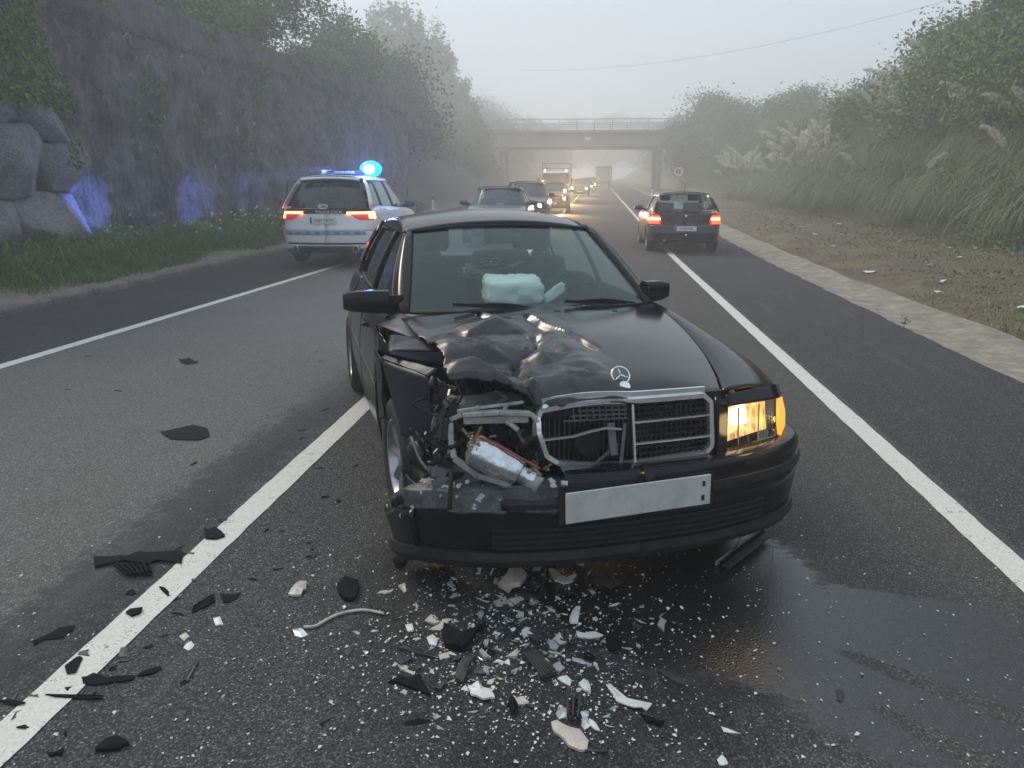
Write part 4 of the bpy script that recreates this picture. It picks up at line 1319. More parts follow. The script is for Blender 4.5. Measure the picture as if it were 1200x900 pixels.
def roof_z(x): return 1.386-(.060*((x+.45)/.565)**2 if x > -.45 else .030*((x+.45)/.62)**2)
# --- side panels, split at the door gaps
xs_split = [(-2.02, -1.07, 'rear_quarter_panel'), (-1.062, -.20, 'rear_door'), (-.192, .735, 'front_door')]
for side in (1, -1):
    for x0, x1, nm in xs_split:
        o = car.side_panel(nm, car.xi(x0), car.xi(x1), side=side, parent=mb, n=16)
        if 'door' in nm:
            b = MB(); i = car.xi(x0+.12)
            p = car.pt(i, .80, side, .022); q = car.pt(car.xi(x0+.30), .80, side, .022)
            b.bar(p, q, .03, .022); b.build('door_handle', MP_black, o, bevel=.008)
    # rub strip along the doors
    for x0, x1 in ((-1.05, -.21), (-.18, .72)):
        b = MB(); rows = []
        for q in range(10):
            i = car.xi(lerp(x0, x1, q/9))
            rows.append([car.pt(i, .545, side, .001), car.pt(i, .55, side, .014), car.pt(i, .585, side, .014), car.pt(i, .59, side, .001)])
        b.grid(rows, flip=(side > 0)); b.build('rub_strip', M_plasg, mb, smooth=True)
    # belt trim + shoulder closing to the glass
    b = MB(); rows = []
    for q in range(30):
        x = lerp(-1.75, .74, q/29); i = car.xi(x); z = car.belt(x)
        a = car.pt(i, z, side); g_ = car.gpt(x, z+.012, side, .004)
        rows.append([a, a.lerp(g_, .5)+Vector((0, 0, .008)), g_])
    b.grid(rows, flip=(side > 0)); b.build('belt_moulding', MP_black, mb, smooth=True, solid=.006)
    # greenhouse sides in (x, z)
    zb = car.belt
    zt = 1.325
    fq = dict(bl=(-.21, zb(-.2)+.02), br_=(.64, zb(.6)+.02), tr=(.10, zt), tl=(-.27, zt+.012))
    rq = dict(bl=(-1.12, zb(-1.1)+.02), br_=(-.24, zb(-.2)+.02), tr=(-.30, zt+.012), tl=(-1.00, zt-.01))
    qq = dict(bl=(-1.42, zb(-1.3)+.03), br_=(-1.15, zb(-1.1)+.02), tr=(-1.03, zt-.015), tl=(-1.10, zt-.03))
    car.gpatch('front_door_glass', side=side, m=M_dglass if side < 0 else M_glass, parent=mb, off=-.006, **fq)
    car.gpatch('rear_door_glass', side=side, m=M_dglass if side < 0 else M_glass, parent=mb, off=-.006, **rq)
    car.gpatch('quarter_glass', side=side, m=M_dglass, parent=mb, off=-.006, **qq)
    # window frames
    for Q, nm in ((fq, 'window_frame'), (rq, 'window_frame')):
        pts = []
        for a, c_ in ((Q['bl'], Q['br_']), (Q['br_'], Q['tr']), (Q['tr'], Q['tl']), (Q['tl'], Q['bl'])):
            for q in range(6):
                pts.append(car.gpt(lerp(a[0], c_[0], q/6), lerp(a[1], c_[1], q/6), side, .002))
        b = MB(); b.tube(pts, .011, 6, closed=True); b.build(nm, M_plas, mb, smooth=True)
    # B pillar strip and C pillar
    car.gpatch('pillar_trim', (-.245, zb(-.2)+.01), (-.195, zb(-.2)+.01), (-.262, zt+.015), (-.308, zt+.015), side, M_plas, mb, off=.003)
    car.gpatch('rear_pillar', (-1.78, zb(-1.7)-.0), (-1.40, zb(-1.3)+.005), (-1.085, zt-.02), (-1.13, 1.355), side, MP_black, mb, off=.004, th=.02)
    car.gpatch('rear_pillar', (-1.15, zb(-1.1)), (-1.11, zb(-1.1)), (-.99, zt), (-1.03, zt), side, M_plas, mb, off=.003)
    # roof rail
    b = MB(); rows = []
    for q in range(26):
        x = lerp(-1.14, .07, q/25); zz = roof_z(x)-.008
        rows.append([car.gpt(x, zt+.003, side, .004), car.gpt(x, zt+.03, side, .008) if zz > 1.34 else car.gpt(x, zt+.012, side, .006), Vector((x, side*(.583), zz-.002)), Vector((x-.0, side*.553, zz+.016))])
    b.grid(rows, flip=(side > 0)); b.build('roof_rail', MP_black, mb, smooth=True, solid=.01)

# windshield, rear window
ws, wrows = car.cross_glass('windshield', (.90, .685, .952, .965, .17), (.14, .555, 1.340, 1.372, .075), M_glass, mb, n=21, k=13)
rw_, _ = car.cross_glass('rear_window', (-1.80, .66, .98, 1.0, .10), (-1.14, .54, 1.345, 1.375, .05), M_glass, mb)
# A pillars follow the windshield edge
for side in (1, -1):
    b = MB(); rows = []
    for v in range(13):
        e = wrows[v][-1 if side > 0 else 0]
        t = v/12
        g_ = car.gpt(lerp(.665, .115, t), lerp(zb(.66)+.02, 1.33, t), side, .0)
        mid = e.lerp(g_, .5)+Vector((.012, side*.016, .008))
        rows.append([e+Vector((.004, -side*.012, .004)), e+Vector((.016, side*.006, .012)), mid, g_+Vector((0, side*.006, 0)), g_+Vector((-.01, -side*.01, 0))])
    b.grid(rows, flip=(side < 0)); b.build('windshield_pillar', MP_black, mb, smooth=True, solid=.012)
# rubber seal round the windshield
loop = [r[0] for r in wrows]+wrows[-1][1:]+[r[-1] for r in wrows[::-1]][1:]+wrows[0][::-1][1:-1]
b = MB(); b.tube([p+Vector((.006, 0, .004)) for p in loop], .009, 6, closed=True); b.build('windshield_seal', M_rub, mb, smooth=True)
# roof
car.roof('roof', MP_black, mb, -1.16, .115, .052, roof_z, n=24, ny=21, wf=lambda x: .562, bow=.075)
# boot lid
b = MB(); rows = []
for q in range(8):
    x = lerp(-2.24, -1.76, q/7); w = .70
    rows.append([Vector((x, w*u, 1.0-.10*((-1.76-x)/.5)**2+.02*(1-u*u))) for u in [-1+2*j/10 for j in range(11)]])
b.grid(rows); b.build('boot_lid', MP_black, mb, smooth=True, solid=.02)
for side in (1, -1):
    b = MB(); rows = []
    for q in range(10):
        x = lerp(-2.26, -1.60, q/9); i = car.xi(min(x, -1.6)); a = car.pt(i, car.belt(x), side)
        rows.append([a, Vector((x, side*.70, 1.0-.10*max(0, (-1.76-x)/.5)**2))])
    b.grid(rows, flip=(side > 0)); b.build('rear_shoulder', MP_black, mb, smooth=True, solid=.01)
o = car.side_panel('rear_bumper', 0, car.xi(-2.03), side=1, parent=mb); o = car.side_panel('rear_bumper', 0, car.xi(-2.03), side=-1, parent=mb)
# undertray and firewall
b = MB(); b.box((-.35, 0, .24), (3.6, 1.45, .06)); b.build('undertray', M_under, mb)
b = MB(); b.box((.72, 0, .58), (.05, 1.42, .66)); b.build('firewall', M_under, mb)
b = MB(); b.box((-1.35, 0, .62), (.8, 1.2, .7)); b.build('rear_bulkhead', M_int, mb)
for (x, s_) in ((1.30, 1), (-1.48, 1), (-1.48, -1)):
    b = MB(); b.lathe([(.0, -.14), (.345, -.14), (.352, .10)], 20, Matrix.Translation((x, s_*.66, .335)) @ Matrix.Rotation(0 if s_ > 0 else math.pi, 4, 'Z'))
    b.build('wheel_arch_liner', M_under, mb)

# --- front left (intact) fender with its top running in to the bonnet gap
def hood_edge(x): return pl(x, [(.7, .735), (1.0, .70), (1.5, .60), (1.8, .51), (2.03, .415)])
def hood_z(x, y):
    e = hood_edge(x); u = min(1.2, abs(y)/e)
    zc = pl(x, [(.7, .978), (1.0, .962), (1.4, .930), (1.75, .876), (1.95, .832), (2.06, .782)])
    ze = pl(x, [(.7, .935), (1.2, .885), (1.6, .83), (1.85, .79), (2.05, .765)])
    return lerp(zc, ze, u**2.4)
def fender(side, parent, deform=None, x1=1.905, name='front_fender'):
    rows = []
    xs_ = sorted(set([round(lerp(.745, x1, q/40), 4) for q in range(41)]+[round(1.30+.352*math.cos(math.pi*q/18), 4) for q in range(19)]))
    for x in xs_:
        i = car.xi(x); zl = car.zlow(x, 1); zb_ = car.belt(x)
        if x > 1.68: zl = max(zl, lerp(.56, .735, sm(1.70, 1.78, x))) if x > 1.70 else zl
        zl = min(zl, zb_-.01)
        col = [car.pt(i, lerp(zl, zb_-.012, j/11), side) for j in range(12)]
        a = col[-1]; hx = x+.02*sm(1.5, 2, x)
        e = Vector((hx+.10*sm(1.55, 1.9, x), side*(hood_edge(hx+.10*sm(1.55, 1.9, x))+.006), hood_z(hx, hood_edge(hx))-.004))
        for t in (.12, .3, .55, .8, 1.0):
            p = a.lerp(e, t); p.z = lerp(a.z, e.z, math.sin(t*math.pi/2)**.8)+.012*math.sin(math.pi*t)
            col.append(p)
        if deform: col = [deform(p) for p in col]
        rows.append(col)
    b = MB(); b.grid(rows, flip=(side > 0))
    return b.build(name, MP_black, parent, smooth=True, solid=.008, autosmooth=60)
fl = fender(1, mb)
b = MB(); arc = [car.pt(car.xi(1.30+.352*math.cos(a)), car.zlow(1.30+.352*math.cos(a)*.999, 1), 1, .004) for a in [math.pi*q/20 for q in range(21)]]
b.tube(arc, .010, 6); b.build('arch_lip', MP_black, fl, smooth=True)

# --- bonnet, folded on its right half
def seg_d(p, a, b_):
    ab = (b_[0]-a[0], b_[1]-a[1]); t = max(0, min(1, ((p[0]-a[0])*ab[0]+(p[1]-a[1])*ab[1])/(ab[0]**2+ab[1]**2)))
    return math.hypot(p[0]-a[0]-ab[0]*t, p[1]-a[1]-ab[1]*t), t
FOLDS = [  # a, b, amplitude, width  (x, y in car space)
    ((1.46, -.64), (1.14, -.34), .030, .10), ((1.14, -.34), (1.06, -.12), .020, .08),
    ((1.02, -.12), (1.33, -.05), -.040, .05), ((1.33, -.05), (1.62, .02), -.030, .05), ((1.12, -.10), (1.5, -.02), .010, .10),
    ((1.50, -.66), (1.70, -.53), -.060, .07), ((1.70, -.53), (1.86, -.44), -.055, .06), ((1.56, -.60), (1.62, -.38), .030, .06),
    ((1.16, -.13), (1.48, -.20), -.010, .04), ((1.48, -.20), (1.68, -.36), -.026, .040), ((1.68, -.36), (1.86, -.42), -.050, .05),
    ((1.30, -.44), (1.48, -.30), -.030, .08), ((1.50, -.08), (1.92, -.18), .016, .16), ((1.62, -.30), (1.95, -.35), .018, .10),
    ((1.88, -.42), (2.06, -.37), -.060, .05), ((.82, -.36), (1.06, -.30), -.030, .05), ((.84, -.62), (1.02, -.50), .02, .06), ((1.90, -.66), (1.97, -.45), .030, .06), ((1.22,-.55),(1.36,-.40),-.02,.05)]
def edge_r(x): return pl(x, [(.7, .735), (1.0, .70), (1.5, .655), (1.8, .675), (2.03, .70)])
def dent(x, y):
    """0 on the intact left half, 1 in the crushed right half"""
    return sm(.06, -.10, y)*sm(.9, 1.2, x)
def lattice_val(i, j):
    r = random.Random(i*7919+j*104729+13)
    x, y = .80+.125*i, .78-.125*j
    v = r.uniform(-1, 1)*.016*sm(1.0, 1.4, x)*(.45+.55*sm(-.10, -.35, y))+r.uniform(-1, 1)*.006
    for a, b_, am, w in FOLDS:
        q, t = seg_d((x, y), a, b_); v += am*1.0*max(0, 1-q/(w+.06))*(1 if x > 1.15 else .5)
    return v
LV = {}
def facet(x, y):
    """piecewise flat displacement over a warped triangular lattice"""
    xw = x+.050*mnoise.noise(Vector((x*5, y*5, 2)))+.02*mnoise.noise(Vector((x*13, y*13, 5))); yw = y+.050*mnoise.noise(Vector((x*5, y*5, 9)))+.02*mnoise.noise(Vector((x*13, y*13, 11)))
    u = (xw-.80)/.125; v = (.78-yw)/.125; i, j = math.floor(u), math.floor(v); fu, fv = u-i, v-j
    def L(a, b_):
        if (a, b_) not in LV: LV[(a, b_)] = lattice_val(a, b_)
        return LV[(a, b_)]
    if (i*3+j) % 2:
        if fu+fv < 1: return L(i, j)+(L(i+1, j)-L(i, j))*fu+(L(i, j+1)-L(i, j))*fv
        return L(i+1, j+1)+(L(i, j+1)-L(i+1, j+1))*(1-fu)+(L(i+1, j)-L(i+1, j+1))*(1-fv)
    if fu > fv: return L(i, j)+(L(i+1, j)-L(i, j))*fu+(L(i+1, j+1)-L(i+1, j))*fv
    return L(i, j)+(L(i, j+1)-L(i, j))*fv+(L(i+1, j+1)-L(i, j+1))*fu
def facet2(x, y):
    """small crinkles: piecewise flat, 5 cm"""
    xw = x*.8+y*.6+.02*mnoise.noise(Vector((x*9, y*9, 2))); yw = y*.8-x*.6+.02*mnoise.noise(Vector((x*9, y*9, 7)))
    u = xw/.062; v = yw/.055; i, j = math.floor(u), math.floor(v); fu, fv = u-i, v-j
    def L(a, b_): return (((a*73856093) ^ (b_*19349663)) % 1000/500-1)*.0035
    if fu+fv < 1: return L(i, j)+(L(i+1, j)-L(i, j))*fu+(L(i, j+1)-L(i, j))*fv
    return L(i+1, j+1)+(L(i, j+1)-L(i+1, j+1))*(1-fu)+(L(i+1, j)-L(i+1, j+1))*(1-fv)
def hood_def(x, y):
    ye = y*hood_edge(x)/edge_r(x) if y < 0 else y
    p = Vector((x, y, hood_z(x, ye)))
    d = dent(x, y)
    dz = 0
    for a, b_, am, w in FOLDS:
        r, t = seg_d((x, y), a, b_)
        if am < 0 and w < .065: dz += .75*am*max(0, 1-r/(w*.7))
    dz += facet(x, y)*dent(x, y)+facet2(x, y)*dent(x, y)
    # deep pocket near the front corner
    r = math.hypot((x-1.79)/.12, (y+.53)/.11)
    dz -= .085*max(0, 1-r)**.6 if r < 1 else 0
    if d > 0:
        v = mnoise.noise(Vector((x*4, y*4, 3)))
        dz += d*(.004*v+.0018*mnoise.noise(Vector((x*22, y*22, 1))))
        out = sm(-.15, -.66, y)*sm(1.0, 2.0, x)
        dz += .105*out+.012*d*sm(1.6, 2.0, x)
        p.x -= .05*d*sm(1.5, 2.0, x)*abs(min(0, y))/.5
        p.x += .012*v*d
    p.z += dz
    return p
b = MB(); rows = []
nx_, ny_ = 210, 210
for i in range(nx_):
    t = i/(nx_-1); row = []
    for j in range(ny_):
        u = -1+2*j/(ny_-1)
        xf_ = 2.075-.075*u*u+(.022*mnoise.noise(Vector((u*9, 1, 4)))+.012*mnoise.noise(Vector((u*31, 1, 4))))*sm(-.05, -.3, u)
        x = lerp(.80-.12*u*u+.06, xf_, t); e = (hood_edge(x) if u > 0 else edge_r(x)+(.025*mnoise.noise(Vector((x*8, 3, 4)))+.012*mnoise.noise(Vector((x*30, 3, 4))))*sm(.95, 1.2, x))-.004
        p = hood_def(x, e*u)
        if t > .985: p.z -= (t-.985)*1.0
        row.append(p)
    rows.append(row)
b.grid(rows)
k = N('scuffed_bonnet_paint'); c = k.co(); P_ = k.sep(c)
nz_ = k.noise(c, 5, 6, .7); nf_ = k.noise(k.co((1, 3, 1)), 30, 4, .8)
msk = k.math('MULTIPLY', k.ramp(k.math('ADD', P_[1], k.math('MULTIPLY', nz_, .35)), [(.0, 1), (.28, 0)]), k.ramp(k.math('MULTIPLY', P_[0], .5), [(.48, 0), (.62, 1)]))
dust = k.math('MULTIPLY', msk, k.ramp(nz_, [(.38, .25), (.62, 1)]))
colr = k.mix(dust, (.0075, .008, .0105), (.014, .015, .018)); colr = k.mix(k.math('MULTIPLY', msk, k.ramp(nf_, [(.60, 0), (.72, .5)])), colr, (.10, .10, .10))
k.set(color=colr, rough=k.math('ADD', .15, k.math('MULTIPLY', dust, .20)), normal=k.bump(k.noise(c, 1.2, 2, .5), .04, .02))
hood = b.build('bonnet', k.m, mb, smooth=True, solid=.010, autosmooth=14)
# bare scratches and folded edges where the paint has flaked
M_flake = simple('flaked_primer', (.68, .66, .62), .5, var=.2)
def hp(x, y, off=.004): p = hood_def(x, y); return p+Vector((0, 0, off))
b = MB(); rs = random.Random(31)
def flake_line(x0, y0, x1, y1, n, w):
    for q in range(n):
        t = q/n+rs.uniform(0, .8/n); x, y = lerp(x0, x1, t), lerp(y0, y1, t)
        l = abs(x1-x0)+abs(y1-y0); s_ = w*rs.uniform(.5, 1.9)
        dx, dy = (x1-x0)/n*rs.uniform(.3, .9), (y1-y0)/n*rs.uniform(.3, .9)
        nx, ny = -dy, dx; m_ = math.hypot(nx, ny)+1e-6; nx, ny = nx/m_*s_, ny/m_*s_
        b.poly([hp(x, y), hp(x+dx*.5+nx, y+dy*.5+ny, .006), hp(x+dx, y+dy), hp(x+dx*.5-nx*.5, y+dy*.5-ny*.5, .006)])
flake_line(1.18, -.12, 1.30, -.10, 5, .010); flake_line(1.34, -.13, 1.50, -.22, 6, .012); flake_line(1.46, -.62, 1.16, -.36, 10, .0035); flake_line(1.90, -.33, 1.80, -.14, 9, .004)
flake_line(1.98, -.68, 2.0, -.50, 8, .005); flake_line(1.66, -.55, 1.82, -.44, 7, .004); flake_line(1.88, -.31, 1.90, -.27, 4, .010); flake_line(.93, -.33, .95, -.22, 3, .012)
b.build('flaked_paint', M_flake, hood)
# star mounted on the bonnet: ring tipped back on its round base
b = MB(); c0 = hp(1.985, .0, .0)
b.tube([c0+Vector((.0, .0, -.005)), c0+Vector((.012, 0, .008))], [.026, .022], 16)
b.build('badge_base', M_chrome, hood, smooth=True, autosmooth=30)
RR = Matrix.Rotation(R(-38), 3, 'Y') @ Matrix.Rotation(R(8), 3, 'X')
cc = c0+Vector((-.035, 0, .040))
b = MB(); b.tube([cc+RR @ Vector((0, .038*math.cos(a), .038*math.sin(a))) for a in [2*math.pi*q/28 for q in range(28)]], .0035, 6, closed=True)
for a in (90, 210, 330):
    b.tube([cc, cc+RR @ Vector((0, .037*math.cos(R(a)), .037*math.sin(R(a))))], [.005, .0012], 5)
b.build('hood_star', M_chrome, hood, smooth=True)
b = MB(); rows = [[hp(lerp(.93, 1.02, i/3), lerp(-.0, .0, 0)+.30+.02*j, .0015) for j in range(3)] for i in range(4)]
b.build('washer_jet', M_plas, hood) if False else None
for yj in (.06, .38):
    b = MB(); b.box(hp(.965, yj, .006), (.03, .035, .014)); b.build('washer_jet', M_plas, hood, bevel=.004)
# cowl panel and wipers
b = MB(); rows = []
for q in range(15):
    u = -1+2*q/14; y = .71*u
    rows.append([Vector((.91-.17*u*u, y, .950)), Vector((.86-.12*u*u+.03, y, .925)), Vector((.80-.12*u*u+.08, y, .92))])
b.grid(rows, flip=True); b.build('cowl_panel', M_plas, mb, smooth=True, solid=.01)
for (y0, y1, xx) in ((.60, .18, .0), (.05, -.42, .0)):
    b = MB()
    p0 = Vector((.865-.17*(y0/.71)**2, y0, .962)); p1 = Vector((.875-.17*(y1/.71)**2, y1, .985+.02))
    mid = p0.lerp(p1, .5)+Vector((.01, 0, .018))
    b.tube(cr([p0, mid, p1], 8), [.010, .009, .008, .008, .007, .006, .006, .005], 5)
    b.bar(p0.lerp(p1, .15)+Vector((.008, 0, .004)), p1+Vector((.004, -.04, .002)), .010, .018); b.build('wiper', M_plas, mb, smooth=False)

# mirrors
for side, y0 in ((1, .775), (-1, .83)):
    b = MB(); rows = []
    W_, Hh, D_ = .165 if side > 0 else .235, .125, .10
    for i in range(9):
        t = i/8; sc_ = 1-.10*t-.22*t**6
        row = []
        for q in range(21):
            a = 2*math.pi*q/20; ca, sa = math.cos(a), math.sin(a)
            e = 4; m_ = (abs(ca)**e+abs(sa)**e)**(-1/e)
            row.append((.61+D_*.5*ca*m_*sc_-.03*t, side*(y0+t*W_-.06), 1.005+.005*t+Hh*.5*sa*m_*sc_))
        rows.append(row)
    b.grid(rows, flip=(side > 0)); b.poly([p for p in rows[-1][:-1]][::(1 if side > 0 else -1)]); b.poly([p for p in rows[0][:-1]][::(-1 if side > 0 else 1)])
    o = b.build('door_mirror', MP_black, mb, smooth=True, bevel=.006, autosmooth=40)
    b = MB(); b.grid([[(.64, side*.70, .95), (.64, side*.70, 1.04)], [(.60, side*(y0-.03), .96), (.60, side*(y0-.03), 1.035)]]); b.build('mirror_foot', M_plas, o, solid=.03)

# --- interior
for y in (.36, -.36):
    seat(mb, -.10, y, .28)
seat(mb, -.98, .36, .26); seat(mb, -.98, -.36, .26)
b = MB(); rows = []
for q in range(13):
    u = -1+2*q/12; y = .70*u
    rows.append([Vector((.86-.16*u*u, y, .935)), Vector((.66, y, .955+.02*math.sin(3*u))), Vector((.45, y, .93)), Vector((.36, y, .86)), Vector((.40, y, .60))])
b.grid(rows, flip=True); b.build('dashboard', M_int, mb, smooth=True, solid=.01)
# glove-side deployed airbag and a pale flap at the wheel
M_bag = simple('airbag_cloth', (.88, .90, .87), .9, var=.04, bump=.8, bscale=14)
def bag(name, c_, d, seed, parent, rot=(0, 0, 0)):
    b = MB(); rows = []
    for i in range(19):
        th = math.pi*i/18
        row = []
        for j in range(33):
            ph = 2*math.pi*j/32
            v = Vector((math.sin(th)*math.cos(ph), math.sin(th)*math.sin(ph), math.cos(th)))
            e = 6.0; m_ = (abs(v.x)**e+abs(v.y)**e+abs(v.z)**e)**(-1/e); v = v*m_
            n_ = mnoise.noise(v*1.8+Vector((seed, 0, 0)))*.12+(abs(mnoise.noise(v*3.0+Vector((seed, 3, 0))))-.2)*.22
            v = v*(1+n_)
            row.append(Vector((v.x*d[0], v.y*d[1], v.z*d[2])))
        rows.append(row)
    b.grid(rows)
    return b.build(name, M_bag, parent, smooth=True, loc=c_, rot=rot)
bag('airbag', (.44, -.03, 1.02), (.10, .165, .075), 4, mb, (0, R(12), 0))
sw_c = Vector((.34, .345, .945))
RS = Matrix.Rotation(R(-62), 3, 'Y')
b = MB(); b.tube([sw_c+RS @ Vector((.185*math.cos(a), .185*math.sin(a), 0)) for a in [2*math.pi*q/30 for q in range(30)]], .014, 7, closed=True)
for a in (200, 340, 90): b.bar(sw_c, sw_c+RS @ Vector((.18*math.sin(R(a+90)), .18*math.cos(R(a+90)), 0)), .03, .015)
stw = b.build('steering_wheel', M_plas, mb, smooth=True)
bag('reflection_flap', tuple(sw_c+Vector((.03, -.10, .04))), (.012, .085, .03), 7, mb, (R(25), 0, .4))  # pale cloth flap stands in for a long bright reflection
b = MB(); rows_ = [[Vector((.18, y, 1.30+z)) for z in (-.02, .03)] for y in (-.09, .09)]; b.grid(rows_); b.build('rear_view_mirror', M_plas, mb, solid=.03)
# cracks in the windshield on the passenger side
M_crack = simple('glass_crack', (.30, .36, .35), .3, var=.1)
def wpt(u, t, off=.006):
    """u -1..1, t 0..1 on the windshield"""
    xc = lerp(.90, .14, t); yh = lerp(.685, .555, t); bw = lerp(.17, .075, t); ze = lerp(.952, 1.34, t); zc = lerp(.965, 1.372, t)
    return Vector((xc-bw*u*u+.02*math.sin(math.pi*t)+off, yh*u, lerp(zc, ze, u*u)+off*.6))
b = MB(); rs = random.Random(3)
cu_, ct_ = -.30, .46
for q in range(22):
    a = rs.uniform(0, 6.28); r0 = rs.uniform(.02, .2); L_ = rs.uniform(.05, .22)
    pts = []
    for s_ in range(4):
        r_ = r0+L_*s_/3; aa = a+rs.uniform(-.12, .12)
        pts.append(wpt(cu_+r_*math.cos(aa)*1.15, ct_+r_*math.sin(aa)*.62, .008))
    b.tube(pts, 0.0005, 3, caps=False)
for q in range(9):
    r_ = rs.uniform(.06, .24); a0 = rs.uniform(0, 6.28)
    b.tube([wpt(cu_+r_*math.cos(a0+s_*.25)*1.15, ct_+r_*math.sin(a0+s_*.25)*.62, .008) for s_ in range(5)], 0.0005, 3, caps=False)
b.build('windshield_cracks', M_crack, ws)

# --- wheels
add_wheel(mb, 1.30, .765, .31, .195, .205, 8, 1)
add_wheel(mb, -1.48, .775, .31, .195, .205, 8, 1); add_wheel(mb, -1.48, -.775, .31, .195, .205, 8, -1)
add_wheel(mb, 1.17, -.745, .31, .195, .205, 8, -1, steer=R(4))

# --- left headlamp (lit) with the amber corner
def q4(name, P, m, parent, n=10, k=8, th=.01, bul=0, flip=False, smooth=True):
    """bilinear patch bl, br, tr, tl with a bulge along its normal"""
    P = [Vector(p) for p in P]; nn = (P[1]-P[0]).cross(P[3]-P[0]).normalized()
    rows = []
    for i in range(n):
        u = i/(n-1)
        rows.append([P[0].lerp(P[1], u).lerp(P[3].lerp(P[2], u), j/(k-1))+nn*bul*math.sin(math.pi*u)*math.sin(math.pi*j/(k-1)) for j in range(k)])
    b = MB(); b.grid(rows, flip=flip); return b.build(name, m, parent, smooth=smooth, solid=th)
HLb = [(2.075, .415, .538), (1.975, .725, .552), (1.945, .725, .712), (2.045, .425, .730)]
HLs = [(1.970, .732, .552), (1.860, .828, .560), (1.835, .818, .682), (1.940, .732, .712)]
k = N('lamp_reflector_lit'); c = k.co()
v = k.vor(k.co((1, 1.6, .45)), 30); n = k.noise(c, 11, 3, .6)
gl_ = k.ramp(k.math('ADD', k.math('MULTIPLY', v, .6), k.math('MULTIPLY', n, .8)), [(.38, .30), (.56, .62), (.80, 1.5)])
k.set(color=(.6, .5, .35), rough=.3, metal=.6, emis=(1, .53, .16))
k.l(k.math('MULTIPLY', k.sep(gl_)[0], .85), k.b.inputs['Emission Strength'])
M_refl = k.m
inn = [(p[0]-.07, p[1]*1.0, p[2]) for p in HLb]
q4('lamp_housing', [(p[0]-.13, p[1], p[2]) for p in HLb], M_plas, mb, bul=-.03)
hl = q4('headlight', HLb, M_clear, mb, bul=.018, th=.004)
q4('reflector', [(inn[0][0], inn[0][1]+.01, inn[0][2]+.01), (inn[1][0], inn[1][1]-.01, inn[1][2]+.01), (inn[2][0], inn[2][1]-.01, inn[2][2]-.01), (inn[3][0], inn[3][1]+.01, inn[3][2]-.01)], M_refl, hl, bul=-.03)
b = MB(); b.lathe([(0, .03), (.012, .028), (.016, .01), (.016, -.03), (.05, -.045), (.07, -.05)], 20, Matrix.Translation((1.985, .545, .645)) @ Matrix.Rotation(R(-80), 4, 'Z')); b.build('bulb', emit('bulb_hot', (1, .72, .35), 3.5), hl, smooth=True)
for ya_ in (.60, .49):
    b = MB(); b.bar((2.035+.025*(ya_ < .5), ya_, .56), (2.02+.025*(ya_ < .5), ya_, .715), .004, .006); b.build('lamp_divider', M_plasg, hl)
b = MB()
for q in range(15):     # fluting of the glass
    u = .06+.88*q/14
    a = Vector(HLb[0]).lerp(Vector(HLb[1]), u); c_ = Vector(HLb[3]).lerp(Vector(HLb[2]), u)
    off = Vector((.012+.016*math.sin(math.pi*u), .004, 0))*.3
    b.tube([a.lerp(c_, t)+Vector((.016*math.sin(math.pi*t)*math.sin(math.pi*u)-.004, 0, 0)) for t in (.06, .3, .5, .7, .94)], .0022, 4)
b.build('lens_fluting', M_clear, hl)
b = MB(); b.tube([Vector(p)+Vector((.004, 0, 0)) for p in (HLb[0], HLb[1], HLb[2], HLb[3])], .007, 6, closed=True); b.build('lamp_bezel', M_plasg, hl, smooth=True)
ind = q4('indicator', HLs, M_amber, mb, bul=.012, th=.02)
M_am2 = emit('amber_bulb', (1, .45, .06), 6, (.5, .2, .02))
b = MB(); b.lathe([(0, -.02), (.014, -.015), (.02, 0), (.014, .015), (0, .02)], 10, Matrix.Translation((1.93, .765, .61))); b.build('indicator_bulb', M_am2, ind, smooth=True)
hl_l = bpy.data.lights.new('headlight_glow', 'POINT'); hl_l.energy = 1.1; hl_l.color = (1, .66, .30); hl_l.shadow_soft_size = .05
lo = bpy.data.objects.new('headlight_glow', hl_l); COL.objects.link(lo); lo.parent = mb; lo.location = (2.16, .56, .64)
# panel above and below the lamp
q4('lamp_surround', [(2.075, .40, .730), (1.955, .73, .712), (1.925, .72, .765), (2.045, .42, .775)], MP_black, mb, th=.015)
q4('lamp_surround', [(1.952, .73, .712), (1.842, .82, .682), (1.835, .80, .735), (1.925, .72, .765)], MP_black, mb, th=.015)
q4('lamp_filler', [(2.10, .36, .50), (1.98, .73, .505), (1.975, .72, .552), (2.078, .37, .538)], MP_black, mb, th=.02)
q4('lamp_filler', [(1.98, .73, .505), (1.84, .83, .51), (1.855, .83, .560), (1.972, .72, .552)], MP_black, mb, th=.02)
q4('grille_side', [(2.10, .352, .50), (2.085, .40, .50), (2.05, .41, .76), (2.065, .355, .78)], MP_black, mb, th=.03)

# --- grille: chrome shell kinked at its middle, right half pushed back
def G(y, z, dx=0.0):
    """front plane of the grille; the right half is bent backwards and down"""
    k_ = max(0, -y-.0)
    return Vector((2.115-.20*(z-.53)-.10*y*y+dx-.10*k_+.03*k_*math.sin(z*20), y, z-.03*k_+.012*math.sin(k_*9)*(1 if z > .65 else -1)*(k_ > 0)))
def gtube(name, pts, w, h, m, parent, dx=0, n=10):
    P = []
    for (a, c_) in zip(pts[:-1], pts[1:]):
        for q in range(n): P.append((lerp(a[0], c_[0], q/n), lerp(a[1], c_[1], q/n)))
    P.append(pts[-1])
    b = MB()
    for a, c_ in zip(P[:-1], P[1:]):
        b.bar(G(*a, dx), G(*c_, dx), w, h, up=(1, 0, 0))
    return b.build(name, m, parent, smooth=False)
out = [(.315, .785), (.348, .755), (.345, .575), (.315, .545)]
shell_top = [(-.36, .775), (-.05, .790), (0, .790), (.31, .785)]
